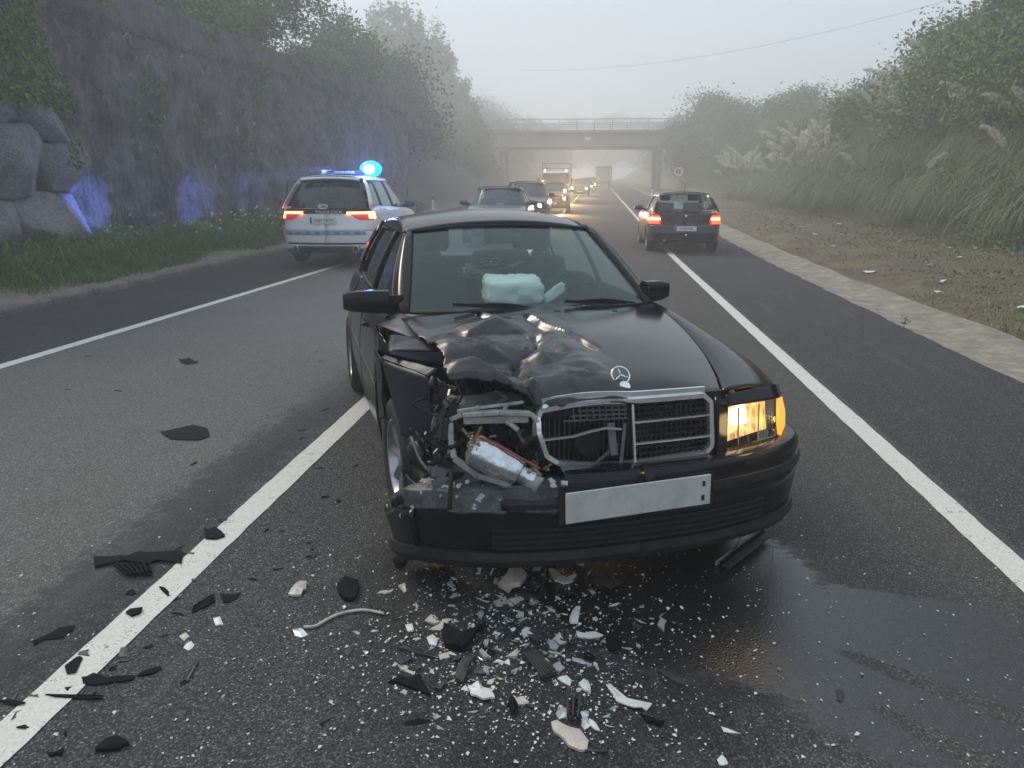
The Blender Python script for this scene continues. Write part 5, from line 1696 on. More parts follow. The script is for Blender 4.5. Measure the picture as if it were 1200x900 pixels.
grl = gtube('grille', [(-.375, .750), (-.36, .775), (-.02, .786), (.0, .787), (.315, .785), (.346, .757), (.343, .585), (.315, .556), (0, .546), (-.02, .546), (-.30, .572), (-.345, .60), (-.375, .70), (-.375, .750)], .018, .03, M_chrome, mb)
gtube('grille_top_plate', [(-.35, .80), (0, .806), (.325, .802)], .030, .012, M_chrome, grl, dx=-.004)
gtube('grille_divider', [(0, .78), (.0, .535)], .009, .012, M_chrome, grl, dx=.006)
for z in (.705, .622):
    gtube('grille_bar', [(.005, z-.002), (.335, z)], .007, .012, M_chrome, grl, dx=.004)
gtube('grille_bar', [(-.36, .672), (-.25, .668), (-.12, .690), (-.06, .685)], .007, .012, M_chrome, grl, dx=.03)
# lattice
b = MB()
for q in range(10):
    z = .555+.022*q
    b.bar(G(.01, z, -.012), G(.335, z, -.012), .006, .012, up=(1, 0, 0))
for q in range(15):
    y = .012+.0225*q
    b.bar(G(y, .548, -.012), G(y, .77, -.012), .004, .010, up=(1, 0, 0))
b.build('grille_lattice', M_plas, grl)
b = MB()
for q in range(4):
    z = .715+.016*q
    b.bar(G(-.01, z, -.02), G(-.27+.03*q, z, -.02), .006, .01, up=(1, 0, 0))
for q in range(9):
    b.bar(G(-.02-.026*q, .71, -.02), G(-.02-.026*q, .77, -.02), .004, .009, up=(1, 0, 0))
b.bar(G(-.03, .70, -.0), G(-.06, .56, .02), .012, .012); b.bar(G(-.06, .63, 0), G(-.16, .58, .03), .014, .006); b.bar(G(-.09, .70, 0), G(-.09, .60, .03), .03, .008)
b.build('broken_lattice', M_plasg, grl)
b = MB(); b.grid([[Vector((1.93, y, z)) for z in (.50, .80)] for y in (-.40, .35)], flip=True)
rad = b.build('radiator', M_under, mb, solid=.03)
b = MB()
for q in range(34): b.bar((1.934, -.38+.0215*q, .51), (1.934, -.38+.0215*q, .79), .004, .006)
b.build('radiator_fins', M_plasg, rad)
b = MB(); b.lathe([(0, .03), (.05, .03), (.062, .015), (.066, -.02)], 24, Matrix.Translation((1.99, -.15, .605)) @ Matrix.Rotation(R(-90), 4, 'Z'))
b.build('horn', M_plas, mb, smooth=True, autosmooth=30)
# slam panel behind the bonnet edge
b = MB(); b.bar((1.98, -.42, .755), (2.0, .42, .765), .06, .05); b.build('slam_panel', M_plas, mb)

# --- front bumper
BP = [(.0, 2.205), (.25, 2.195), (.48, 2.155), (.66, 2.10), (.80, 2.01), (.878, 1.90), (.90, 1.76), (.895, 1.66)]
bp3 = cr([(x, y, 0) for y, x in BP], 40)
def bump_pt(y_i, prof, side):
    """prof: (outset, z)"""
    p = bp3[y_i]; q = bp3[min(39, y_i+1)]-bp3[max(0, y_i-1)]
    q.normalize(); nx, ny = q.y, -q.x
    if nx < 0 and ny < 0: nx, ny = -nx, -ny
    P = Vector((p.x+nx*prof[0], (p.y+ny*prof[0])*side, prof[1]))
    s = y_i/39
    if side < 0:
        P.z -= .045*sm(.62, 1, s); P.y -= .02*sm(.7, 1, s)
        P.z -= .05*sm(.1, 1, s)+.015*math.sin(s*9)*s; P.x -= .02*s
        if prof[1] > .45: P.x -= .05*s; P.z -= .03*sm(.2, .7, s)
    return P
def bump_strip(name, prof, m, i0=0, i1=40, sides=(1, -1), th=.006, parent=mb, jig=0, seed=0):
    b = MB()
    for side in sides:
        rows = []
        for i in range(i0, i1):
            row = [bump_pt(i, pr, side) for pr in prof]
            if jig:
                row = [p+Vector((jig*mnoise.noise(p*9+Vector((seed, 0, 0))), 0, jig*mnoise.noise(p*7+Vector((0, seed, 0))))) for p in row]
            rows.append(row)
        b.grid(rows, flip=(side > 0))
    return b.build(name, m, parent, smooth=True, solid=th, autosmooth=32)
prof_up = [(-.10, .545), (-.035, .55), (-.012, .545), (.0, .53), (.004, .50), (.004, .475), (.0, .470)]
prof_rub = [(.0, .470), (.012, .466), (.014, .45), (.012, .434), (.0, .430)]
prof_low = [(.0, .430), (.004, .42), (.0, .36), (-.008, .30), (-.016, .262), (-.03, .250)]
prof_lip = [(-.03, .250), (-.004, .242), (.002, .215), (-.012, .188), (-.06, .178), (-.2, .175)]
bump_strip('front_bumper', prof_up, MP_black, 0, 40, (1,)); 
bump_strip('bumper_rub_strip', prof_rub, M_plas, 0, 40, (1,)); 
bump_strip('front_bumper_lower', prof_low, MP_black, 0, 40, (1,)); bump_strip('front_bumper_lower', prof_low, MP_black, 0, 26, (-1,)); bump_strip('torn_bumper_corner', [(.0, .395), (.014, .37), (.006, .33), (-.004, .29), (-.012, .255), (-.03, .245)], MP_black, 25, 40, (-1,), jig=.022, seed=9); bump_strip('bumper_lip', prof_lip, M_plas)
bump_strip('bumper_rub_strip', prof_rub, M_plas, 0, 14, (-1,)); bump_strip('front_bumper', prof_up, MP_black, 0, 8, (-1,))
# torn right half: exposed beam with scuffed foil
k = N('scuffed_beam'); c = k.co()
n = k.noise(c, 8, 6, .8); sc_ = k.noise(k.co((1, 1, 9)), 5, 4, .8)
col = k.mix(k.ramp(n, [(.42, 0), (.62, .8)]), (.030, .033, .038), (.13, .135, .13)); col = k.mix(k.ramp(sc_, [(.6, 0), (.66, .6)]), col, (.02, .02, .022))
col = k.mix(k.ramp(k.noise(c, 22, 3, .6), [(.70, 0), (.74, .9)]), col, (.5, .52, .52))
k.set(color=col, rough=.5, normal=k.bump(n, .5, .02)); M_scuff = k.m
bump_strip('bumper_beam', [(-.10, .505), (-.03, .515), (.004, .505), (.006, .42), (-.01, .395)], M_scuff, 6, 28, (-1,), jig=.014)
bump_strip('torn_bumper_skin', [(-.05, .47), (-.02, .455), (-.006, .43), (-.01, .40)], MP_navy, 27, 36, (-1,), jig=.05, seed=5)
# lower air intake slats, recess and plate
b = MB()
for side in (1, -1):
    for z in (.272, .296, .320, .344):
        for i in range(0, 14): b.bar(bump_pt(i, (.006, z), side), bump_pt(i+1, (.006, z), side), .008, .010, up=(0, 0, 1))
b.build('intake_slats', M_plas, mb)
b = MB()
for side in (1, -1):
    rows = [[bump_pt(i, (.004, z), side) for z in (.262, .355)] for i in range(0, 15)]
    b.grid(rows, flip=(side > 0))
b.build('intake_recess', M_under, mb, solid=.003)
M_dirtyplate = simple('dirty_plate', (.56, .555, .52), .5, var=.10, scale=3, grime=.35)
pl_o = plate(mb, (2.222, -.022, .442), (R(90), R(-1.5), R(90)), None, .60, .125, False, m=M_dirtyplate)
b = MB(); b.box((.268, .028, .006), (.010, .020, .003)); b.box((.266, -.030, .006), (.012, .022, .003)); b.build('characters', M_char, pl_o)
b = MB(); b.box((2.205, -.022, .442), (.012, .64, .15)); b.build('plate_holder', M_plas, mb)
b = MB(); b.tube([(2.19, .60, .20), (2.205, .60, .10), (2.20, .605, .03)], .002, 4); b.build('hanging_wire', M_plasg, mb)

# --- crushed right front corner
M_frame = simple('lamp_frame_plastic', (.36, .355, .33), .5, var=.35, scale=9, grime=.6)
M_silv = simple('reflector_silver', (.66, .68, .70), .22, .85, var=.25, scale=14, bump=.3, bscale=30, grime=.3)
def crumple(name, P, m, parent, n=12, k=12, amp=.03, sc=7, seed=0, th=.006, bul=0, cut=0):
    P = [Vector(p) for p in P]; nn = (P[1]-P[0]).cross(P[3]-P[0]).normalized(); rows = []
    for i in range(n):
        u = i/(n-1); row = []
        for j in range(k):
            v = j/(k-1)
            p = P[0].lerp(P[1], u).lerp(P[3].lerp(P[2], u), v)
            e = min(1, 8*min(u, 1-u, v, 1-v)+.35)
            q = p*sc+Vector((seed, seed*.3, 0))
            w_ = abs(mnoise.noise(q))*2-.5+.5*mnoise.noise(q*2.3)
            jit = Vector((mnoise.noise(q*2+Vector((5, 0, 0))), mnoise.noise(q*2+Vector((0, 5, 0))), mnoise.noise(q*2)))*amp*.4
            row.append(p+nn*(amp*w_*e+bul*math.sin(math.pi*u)*math.sin(math.pi*v))+jit)
        rows.append(row)
    rr = random.Random(seed)
    b = MB(); b.grid(rows, skip=(lambda i, j: (i in (0, n-2) or j in (0, k-2)) and rr.random() < cut) if cut else None)
    return b.build(name, m, parent, smooth=True, solid=th, autosmooth=22)
# fender torn into two sheets standing outwards
crumple('torn_fender', [(1.38, -.81, .50), (1.60, -.71, .50), (1.52, -.71, .80), (1.02, -.86, .785)], MP_navy, mb, amp=.010, sc=3, seed=2, bul=.02)
crumple('torn_fender', [(1.02, -.86, .785), (1.52, -.71, .80), (1.50, -.66, .825), (1.05, -.84, .800)], MP_navy, mb, amp=.006, seed=3)
crumple('torn_fender', [(1.02, -.865, .785), (1.05, -.86, .50), (.78, -.862, .40), (.76, -.868, .80)], MP_navy, mb, amp=.012, sc=4, seed=6)
crumple('folded_fender_top', [(1.14, -.84, .845), (1.30, -.60, .86), (1.02, -.54, .89), (.90, -.80, .87)], MP_navy, mb, amp=.012, sc=4, seed=4, bul=.015)
crumple('folded_fender_top', [(1.17, -.83, .83), (1.32, -.58, .80), (1.30, -.60, .86), (1.14, -.84, .845)], MP_navy, mb, amp=.010, seed=8)
crumple('fender_root', [(.74, -.84, .90), (1.02, -.70, .87), (.98, -.64, .885), (.70, -.72, .955)], M_plasg, mb, amp=.008, seed=9)
crumple('fender_root', [(.70, -.865, .60), (1.0, -.84, .62), (.94, -.82, .84), (.70, -.85, .90)], MP_black, mb, amp=.014, seed=12)
crumple('inner_wing', [(1.05, -.60, .45), (1.75, -.52, .45), (1.75, -.56, .80), (1.0, -.60, .86)], M_under, mb, amp=.03, seed=14)
crumple('inner_wing', [(1.62, -.70, .46), (1.80, -.60, .42), (1.74, -.62, .80), (1.50, -.70, .80)], M_plas, mb, amp=.035, sc=12, seed=15, cut=.4)
crumple('crushed_front_panel', [(1.80, -.80, .30), (1.90, -.45, .34), (1.86, -.42, .78), (1.76, -.70, .74)], M_under, mb, amp=.03, sc=8, seed=16)
crumple('bent_crossmember', [(1.92, -.66, .76), (1.96, -.34, .765), (1.88, -.32, .80), (1.84, -.68, .79)], M_plasg, mb, amp=.015, sc=9, seed=17, cut=.2)
crumple('crushed_sheet', [(1.78, -.74, .56), (1.92, -.66, .54), (1.90, -.66, .72), (1.74, -.72, .74)], M_plas, mb, amp=.045, sc=14, seed=18, cut=.3)
crumple('crushed_sheet', [(1.90, -.44, .60), (2.02, -.36, .58), (2.0, -.36, .70), (1.90, -.42, .72)], M_plas, mb, amp=.04, sc=14, seed=19, cut=.3)
crumple('fog_lamp_bracket', [(1.98, -.78, .46), (2.05, -.58, .46), (2.02, -.58, .56), (1.92, -.78, .56)], M_plasg, mb, amp=.02, sc=10, seed=20, cut=.3)
crumple('wheel_arch_scrap', [(1.52, -.83, .34), (1.78, -.78, .36), (1.74, -.74, .56), (1.50, -.80, .58)], M_plas, mb, amp=.04, sc=10, seed=21, cut=.3)
crumple('wheel_arch_scrap', [(1.70, -.84, .18), (1.92, -.80, .16), (1.90, -.78, .40), (1.66, -.84, .42)], MP_navy, mb, amp=.02, sc=8, seed=22)
# shattered right lamp: grey frame, silver reflector barrel, bulb holder
fr_ = [(1.965, -.700, .740), (1.985, -.66, .760), (2.01, -.52, .765), (2.03, -.40, .755), (2.03, -.375, .72), (2.01, -.37, .66)]
b = MB()
for a, c_ in zip(fr_[:-1], fr_[1:]): b.bar(a, c_, .035, .018)
for a, c_ in zip([(1.965, -.70, .735), (1.985, -.705, .66), (2.02, -.70, .60), (2.07, -.62, .54)], [(1.985, -.705, .66), (2.02, -.70, .60), (2.07, -.62, .54), (2.11, -.50, .505)]): b.bar(a, c_, .020, .022)
b.bar((1.985, -.68, .775), (2.0, -.42, .795), .012, .012); b.bar((1.98, -.60, .76), (1.99, -.60, .79), .015); b.bar((2.0, -.50, .765), (2.0, -.49, .79), .015)
b.bar((1.985, -.655, .735), (2.03, -.41, .735), .010, .03); b.bar((2.03, -.50, .735), (2.05, -.455, .70), .03, .012)
lf = b.build('broken_lamp_frame', M_frame, mb, bevel=.003, seg=1)
ax0, ax1 = Vector((2.03, -.645, .645)), Vector((2.13, -.42, .525))
d_ = (ax1-ax0).normalized(); rotm = d_.to_track_quat('Y', 'Z').to_matrix().to_4x4(); rotm.translation = ax0
L_ = (ax1-ax0).length
b = MB(); b.lathe([(.035, 0), (.062, .02), (.064, L_*.35), (.056, L_*.7), (.050, L_*.78), (.034, L_*.8), (.032, L_), (.0, L_)], 22, rotm)
b.build('lamp_reflector_barrel', M_silv, mb, smooth=True, autosmooth=30)
b = MB(); b.tube([ax0+Vector((.03, .02, .05)), ax0.lerp(ax1, .5)+Vector((.03, .02, .058)), ax1+Vector((.02, .02, .05))], .005, 5); b.build('red_trim', simple('red_plastic', (.30, .04, .03), .4), mb)
M_brass = simple('brass_fitting', (.42, .34, .20), .35, .8, var=.3, grime=.5)
b = MB(); rs = random.Random(8)
for c_, n_ in ((ax0+Vector((.03, .02, .03)), 16), (ax1+Vector((-.02, .02, .045)), 10)):
    b = MB()
    for q in range(n_):
        p = c_+Vector((rs.gauss(0, .02), rs.gauss(0, .022), rs.gauss(0, .014))); b.bar(p, p+Vector((rs.gauss(0, .02), rs.gauss(0, .02), rs.gauss(0, .02))), rs.uniform(.004, .011), rs.uniform(.004, .012))
    b.build('bulb_holder', M_brass, mb)
b = MB()
for q in range(3):
    cc_ = ax0+Vector((.045, .0+.02*q, .02+.008*q)); b.tube([cc_+Vector((.004*math.cos(a), .014*math.cos(a), .014*math.sin(a))) for a in [2*math.pi*s/12 for s in range(12)]], .003, 4, closed=True)
b.build('bulb_ring', M_brass, mb)
b = MB(); b.tube([(2.10, -.46, .535), (2.15, -.40, .505)], [.030, .036], 14); b.build('reflector_cup', M_frame, mb, smooth=True)
# engine bay scrap: bent brackets, hoses, loom
b = MB(); rs = random.Random(12)
for q in range(70):
    p = Vector((rs.uniform(1.70, 1.98), rs.uniform(-.74, -.34), rs.uniform(.50, .80)))
    d = Vector((rs.gauss(0, .03), rs.gauss(0, .05), rs.gauss(0, .04))); b.bar(p, p+d, rs.uniform(.006, .03), rs.uniform(.003, .012), up=(rs.random(), rs.random(), rs.random()+.1))
b.build('bent_brackets', M_metal, mb)
b = MB()
for q in range(110):
    p = Vector((rs.uniform(1.74, 2.02), rs.uniform(-.76, -.33), rs.uniform(.46, .79)))
    d = Vector((rs.gauss(0, .03), rs.gauss(0, .05), rs.gauss(0, .05))); b.bar(p, p+d, rs.uniform(.01, .05), rs.uniform(.003, .015), up=(rs.random(), rs.random(), rs.random()+.1))
b.build('plastic_scrap', M_plas, mb)
b = MB()
for q in range(16):
    p = Vector((rs.uniform(1.7, 1.9), rs.uniform(-.78, -.36), rs.uniform(.50, .78))); pts = [p]
    for _ in range(4): pts.append(pts[-1]+Vector((rs.gauss(.02, .05), rs.gauss(0, .06), rs.gauss(-.02, .05))))
    b.tube(cr(pts, 14), rs.choice([.004, .005, .009]), 5)
b.build('wiring_loom', M_rub, mb, smooth=True)
b = MB(); b.tube(cr([(1.72, -.82, .60), (1.86, -.79, .52), (1.98, -.70, .485), (2.12, -.50, .50), (2.15, -.42, .51)], 20), .007, 6); b.build('hanging_hose', M_plasg, mb, smooth=True)
b = MB(); rs = random.Random(41)
for q in range(40):
    i = rs.randint(4, 24); p = bump_pt(i, (-.03+rs.gauss(0, .02), .525+rs.gauss(0, .010)), -1); s_ = rs.uniform(.006, .022)
    a = rs.uniform(0, 6.28); P = [p+Vector((rs.gauss(0, s_*.3), math.cos(a+t)*s_*rs.uniform(.4, 1.2), math.sin(a+t)*s_*.7)) for t in (0, 1.5, 3, 4.4)]
    b.poly(P)
b.build('plastic_splinters', M_flake, mb, solid=.002)
b = MB()
rs = random.Random(77)
for i, z, s_ in ((22, .46, .016), (19, .455, .020), (15, .48, .024), (25, .42, .010), (28, .38, .012), (16, .44, .008), (13, .47, .010), (20, .49, .008), (23, .50, .010), (18, .49, .012)):
    p = bump_pt(i, (.014, z), -1); n_ = rs.randint(4, 7); a0 = rs.uniform(0, 6)
    b.poly([p+Vector((rs.uniform(0, .004), s_*rs.uniform(.3, 1.2)*math.cos(a0+6.283*q/n_), s_*rs.uniform(.3, 1.1)*math.sin(a0+6.283*q/n_))) for q in range(n_)])
b.build('paint_chips', simple('pale_chip', (.42, .46, .48), .5), mb, solid=.002)
# sagging engine block hint seen through the gaps
b = MB(); b.box((1.45, -.05, .60), (.7, .5, .36)); b.box((1.55, -.38, .66), (.35, .3, .2)); b.build('engine_block', M_under, mb, bevel=.03)
# ================================================================ other vehicles
def build_car(name, label, cat, loc, rz, paint, o, group=None):
    """o: option dict. Returns (root, Car)"""
    L2f, L2r, w = o['front'], o['rear'], o['w']/2
    sp = dict(
        plan=[(-L2r, 0), (-L2r+.02, w*.45), (-L2r+.12, w*.80), (-L2r+.34, w*.955), (-L2r+.8, w*.992), (-.4, w), (.6, w), (L2f-.75, w*.985), (L2f-.38, w*.93), (L2f-.16, w*.78), (L2f-.04, w*.42), (L2f, 0)],
        belt=o['belt'], sill=[(-L2r, o.get('rs', .34)), (-L2r+.6, .22), (L2f-.6, .20), (L2f, .22)],
        axles=o['ax'], arch=o['wr']+.045, wr=o['wr'],
        ins_side=[(.15, .07), (.3, .02), (.55, 0), (.75, .0), (.95, .03), (1.1, .075)],
        ins_front=o.get('insf', [(.15, .09), (.4, 0), (.6, .0), (.8, .07), (1.0, .22)]), ins_rear=o.get('insr', [(.2, .12), (.40, .0), (.62, .0), (.68, .05), (.9, .06), (1.1, .10)]),
        gw=o.get('gw', lambda x: w-.085), rw=o['rw'], zr=o['zr'])
    c = Car(sp, paint); t = empty(name, loc, rz, label, cat, group)
    det = o.get('det', 1)
    xb = c.xi(-L2r+.30); xf_ = c.xi(L2f-.42)
    for s in (1, -1):
        c.side_panel('rear_bumper', 0, xb, side=s, parent=t, n=12, nz=16, z1=lambda x: min(.66, c.belt(x)), m=o.get('bump_r', paint))
        c.side_panel('tailgate', 0, xb, side=s, parent=t, n=12, nz=10, z0=.662)
        dx = o['doors']
        c.side_panel('rear_quarter_panel', xb, c.xi(dx[0]), side=s, parent=t, n=14)
        for a, b_, nm in ((dx[0]+.012, dx[1], 'rear_door'), (dx[1]+.012, dx[2], 'front_door')):
            d = c.side_panel(nm, c.xi(a), c.xi(b_), side=s, parent=t, n=12)
            b = MB(); b.bar(c.pt(c.xi(a+.10), c.belt(a)-.13, s, .02), c.pt(c.xi(a+.28), c.belt(a)-.13, s, .02), .03, .02); b.build('door_handle', paint, d)
        c.side_panel('front_fender', c.xi(dx[2]+.012), xf_, side=s, parent=t, n=16)
        c.side_panel('front_bumper', xf_, c.N-1, side=s, parent=t, n=14)
        # shoulder
        b = MB(); rows = []
        for q in range(28):
            x = lerp(-L2r+.30, dx[2]+.1, q/27); i = c.xi(x); a = c.pt(i, c.belt(x), s); g_ = c.gpt(x, c.belt(x)+.015, s)
            rows.append([a, a.lerp(g_, .5)+Vector((0, 0, .01)), g_])
        b.grid(rows, flip=(s > 0)); b.build('belt_moulding', o.get('trim', paint), t, smooth=True, solid=.01)
        # glass and pillars in the (x, z) plane
        zb = c.belt; zr = o['zr']-.02
        g_ = o.get('sideglass', M_dglass)
        for nm, Q in o['panes']:
            c.gpatch(nm, Q[0], Q[1], Q[2], Q[3], s, g_, t, off=-.004)
        for Q in o['pillars']:
            c.gpatch('pillar', Q[0], Q[1], Q[2], Q[3], s, o.get('pilm', paint) if len(Q) < 5 else Q[4], t, off=.004)
        rows = []
        for q in range(20):
            x = lerp(o['rt']-.02, o['wt']+.02, q/19)
            rows.append([c.gpt(x, zr-.012, s, .004), c.gpt(x, zr+.012, s, .006), Vector((x, s*(o['rw']-.01), o['zr']+.012)), Vector((x, s*(o['rw']-.05), o['zr']+.026))])
        b = MB(); b.grid(rows, flip=(s > 0)); b.build('roof_rail', o.get('railm', paint), t, smooth=True, solid=.008)
    zc = o['zr']
    c.roof('roof', paint, t, o['rt']-.03, o['wt']+.03, .05, lambda x: zc+.012, n=10, ny=13, wf=lambda x: o['rw']-.02)
    wb = o['wb']; bw = o['w']/2-.13
    ws_, wr_ = c.cross_glass('windshield', (wb, bw, zb(wb-.15)+.01, zb(wb)+.04, .18), (o['wt'], o['rw']-.035, zc-.005, zc+.03, .07), o.get('wsg', M_glass), t)
    for s in (1, -1):
        b = MB(); rows = []
        for v in range(9):
            e = wr_[v][-1 if s > 0 else 0]; tt = v/8; q = c.gpt(lerp(wb-.34, o['wt']-.10, tt), lerp(zb(wb-.3)+.01, zc-.02, tt), s)
            rows.append([e+Vector((.01, -s*.01, .004)), e.lerp(q, .5)+Vector((.012, s*.012, .008)), q])
        b.grid(rows, flip=(s < 0)); b.build('windshield_pillar', o.get('apil', paint), t, smooth=True, solid=.015)
    if 'rwb' in o:
        rb = o['rwb']
        g_, rr_ = c.cross_glass('rear_window', (rb[0], rb[1], rb[2], rb[2]+.01, rb[3]), (o['rt'], o['rw']-.03, zc-.01, zc+.03, .05), o.get('rg', M_dglass), t, bulge=.03)
    # bonnet
    b = MB(); rows = []
    for q in range(12):
        x = lerp(wb-.0, L2f-.12, q/11); row = []
        for j in range(13):
            u = -1+2*j/12
            xx = x-(.16*u*u)*(1 if q < 11 else 1.0)
            i = c.xi(min(xx, L2f-.2)); e = c.pt(i, c.belt(xx), 1); 
            yy = (e.y-.01)*u
            row.append(Vector((xx, yy, c.belt(xx)+(.055)*(1-u*u)-.0*q)))
        rows.append(row)
    b.grid(rows); b.build('bonnet', paint, t, smooth=True, solid=.012)
    if o.get('deck'):
        b = MB(); rows = []
        for q in range(8):
            x = lerp(-L2r+.10, o['rwb'][0]+.0, q/7)
            rows.append([Vector((x+.1*u*u, (w-.10)*u, c.belt(x)+.045*(1-u*u))) for u in [-1+2*j/10 for j in range(11)]])
        b.grid(rows); b.build('boot_lid', paint, t, smooth=True, solid=.012)
    # lower structure
    b = MB(); b.box(((L2f-L2r)/2, 0, .30), (L2f+L2r-.5, o['w']-.36, .12)); b.build('undertray', M_under, t)
    b = MB(); b.box((wb-.05, 0, .62), (.06, o['w']-.3, .55)); b.build('firewall', M_int, t)
    for xa in o['ax']:
        b = MB(); b.box((xa, 0, .48), (o['wr']*2.0, o['w']-.5, .5)); b.build('axle_box', M_under, t)
        for s in (1, -1): add_wheel(t, xa, s*(w-.11), o['wr'], .21, o['wr']*.66, o.get('sp', 5), s)
    if det:
        for y in (.36, -.36): seat(t, -.05, y, .34)
        b = MB(); b.bar((-1.0, -.55, .78), (-1.05, .55, .78), .5, .16); b.build('rear_seat', M_seat, t, bevel=.05)
        for y in (.38, -.38):
            b = MB(); b.bar((-1.12, y, 1.0), (-1.15, y, 1.14), .25, .11, up=(1, 0, 0)); b.build('headrest', M_seat, t, bevel=.04)
    for s in (1, -1): mirror(t, wb-.42, s*(w-.03), zb(wb-.4)+.10, s, o.get('mirm', paint), w=.22, h=.15)
    return t, c

def fronts(t, c, o, lit=True, gm=None, plate_txt=None, hl=None):
    """headlamps, grille, intake and plate on the front face"""
    w = o['w']/2; z0, z1 = o['hz']
    for s in (1, -1):
        h = c.face_patch('headlight', s*w*.55, s*w*.90, z0, z1, True, M_clear, t, off=.014, th=.004)
        c.face_patch('lamp_housing', s*w*.53, s*w*.92, z0-.01, z1+.01, True, M_plas, t, off=.004)
        if lit:
            i = c.yi(w*.68, True); p = c.pt(i, (z0+z1)/2, s, .0)
            b = MB(); b.lathe([(0, .03), (.05, .026), (.072, 0)], 14, Matrix.Translation(p) @ Matrix.Rotation(-math.pi/2, 4, 'Z'))
            b.build('bulb', hl or M_hl, h, smooth=True)
    g = c.face_patch('grille', -w*.45, w*.45, z0-.02, z1-.01, True, gm or M_plas, t, off=.010, ny=14)
    b = MB()
    for q in range(4):
        z = lerp(z0, z1-.02, q/3)
        for j in range(10):
            a = -w*.44+.088*w*j; b.bar(c.pt(c.yi(abs(a), True), z, 1 if a >= 0 else -1, .02), c.pt(c.yi(abs(a+.088*w), True), z, 1 if a+.088*w >= 0 else -1, .02), .012, .016)
    b.build('grille_bars', M_chrome, g)
    c.face_patch('lower_intake', -w*.62, w*.62, .27, .42, True, M_under, t, off=.006)
    for s in (1, -1):
        c.face_patch('fog_lamp', s*w*.70, s*w*.82, .31, .40, True, M_plasg, t, off=.012)
    plate(t, (o['front']+.025, 0, .47), (R(90), 0, R(90)), plate_txt, .52, .11)

GQ = 'vehicles queuing in the left lane'
# ---- police SUV seen from behind
PO = dict(front=2.25, rear=2.32, w=1.90, wr=.35, ax=[1.42, -1.32], zr=1.63, rw=.63, doors=(-1.15, -.18, .88), rt=-1.72, wt=.10, wb=1.12,
    belt=[(-2.4, 1.06), (-1.5, 1.09), (0, 1.04), (1.1, 1.0), (1.7, .93), (2.3, .80)], rs=.36,
    insr=[(.2, .16), (.40, .02), (.62, .0), (.80, .03), (1.0, .06), (1.1, .09)], rwb=(-2.16, .75, 1.08, .13), rg=M_dglass,
    panes=[('rear_side_glass', ((-1.95, 1.12), (-1.28, 1.11), (-1.16, 1.575), (-1.62, 1.52))), ('rear_door_glass', ((-1.22, 1.11), (-.24, 1.08), (-.32, 1.60), (-1.12, 1.58))), ('front_door_glass', ((-.16, 1.08), (.78, 1.06), (.12, 1.575), (-.24, 1.60)))],
    pillars=[((-2.22, 1.08), (-1.93, 1.10), (-1.60, 1.56), (-1.76, 1.62)), ((-1.28, 1.10), (-1.20, 1.10), (-1.10, 1.60), (-1.18, 1.60), M_plas), ((-.25, 1.07), (-.15, 1.07), (-.23, 1.61), (-.33, 1.61), M_plas)], railm=M_chrome, mirm=M_plas, sp=5)
PX, PY = -5.42, 17.45
pc, c = build_car('police_car', 'white police SUV with lit blue roof beacon, parked on the left shoulder', 'police car', (PX, PY, gz(PY)+.05), R(91.5), MP_white, PO)
pc.scale = (1.03, 1.03, 1.05)
w = .95
b = MB(); rows = []
for q in range(13):
    u = -1+2*q/12
    rows.append([Vector((-1.72-.05*u*u, .60*u, 1.665-.03*u*u)), Vector((-1.86+.03*u*u, .60*u, 1.66-.035*u*u)), Vector((-1.90+.03*u*u, .60*u, 1.635-.035*u*u)), Vector((-1.78-.05*u*u, .60*u, 1.62-.035*u*u))])
b.grid(rows); b.build('roof_spoiler', MP_white, pc, smooth=True, solid=.01)
c.face_patch('tailgate_band', -w*.93, w*.93, .985, 1.075, False, M_plas, pc, off=.008, ny=24)
for s in (1, -1):
    tl = c.face_patch('tail_light', s*w*.42, s*w*.985, lambda y: lerp(1.02, .87, sm(.42*w, .75*w, abs(y))), 1.04, False, M_redl, pc, off=.016, ny=16)
    c.face_patch('lit_strip', s*w*.46, s*w*.88, .985, 1.022, False, M_tailh, pc, off=.032, ny=12, th=.006)
    c.face_patch('lit_strip', s*w*.88, s*w*.96, .90, 1.022, False, M_tailh, pc, off=.032, ny=5, th=.006)
    c.face_patch('rear_reflector', s*w*.90, s*w*.95, .56, .68, False, M_redl, pc, off=.012, ny=3)
    b = MB(); b.tube([(-2.36, s*.60, .335), (-2.22, s*.60, .335)], [.062, .062], 16); b.build('exhaust_tip', M_chrome, pc, smooth=True, autosmooth=30)
    b = MB(); b.tube([(-2.365, s*.60, .335), (-2.34, s*.60, .335)], [.05, .05], 16); b.build('exhaust_bore', M_under, pc)
M_chk = N('checker_band'); cc_ = M_chk.sep(M_chk.co()); f_ = M_chk.math('FRACT', M_chk.math('MULTIPLY', cc_[1], 5.2))
M_chk.set(color=M_chk.mix(M_chk.math('GREATER_THAN', f_, .5), (.30, .36, .40), (.10, .20, .42)), rough=.4)
c.face_patch('checker_stripe', -w*.80, w*.88, .60, .66, False, M_chk.m, pc, off=.010, ny=24)
c.face_patch('bumper_insert', -w*.82, w*.82, .42, .45, False, M_plas, pc, off=.010, ny=24)
c.face_patch('diffuser', -w*.70, w*.70, .36, .39, False, M_plasg, pc, off=.010, ny=24)
plate(pc, (-2.335, .02, .865), (R(90), 0, R(-90)), '0587 MKW', .52, .115)
lettering('POLICIA LOCAL', .075, M_white, pc, (-2.305, -.10, 1.015), (R(90), 0, R(-90)))
b = MB(); b.tube([(-2.30, .09*math.cos(a)+.02, 1.115+.032*math.sin(a)) for a in [2*math.pi*q/20 for q in range(20)]], .008, 5, closed=True); b.bar((-2.30, -.04, 1.115), (-2.30, .08, 1.12), .02, .008); b.build('maker_badge', M_chrome, pc)
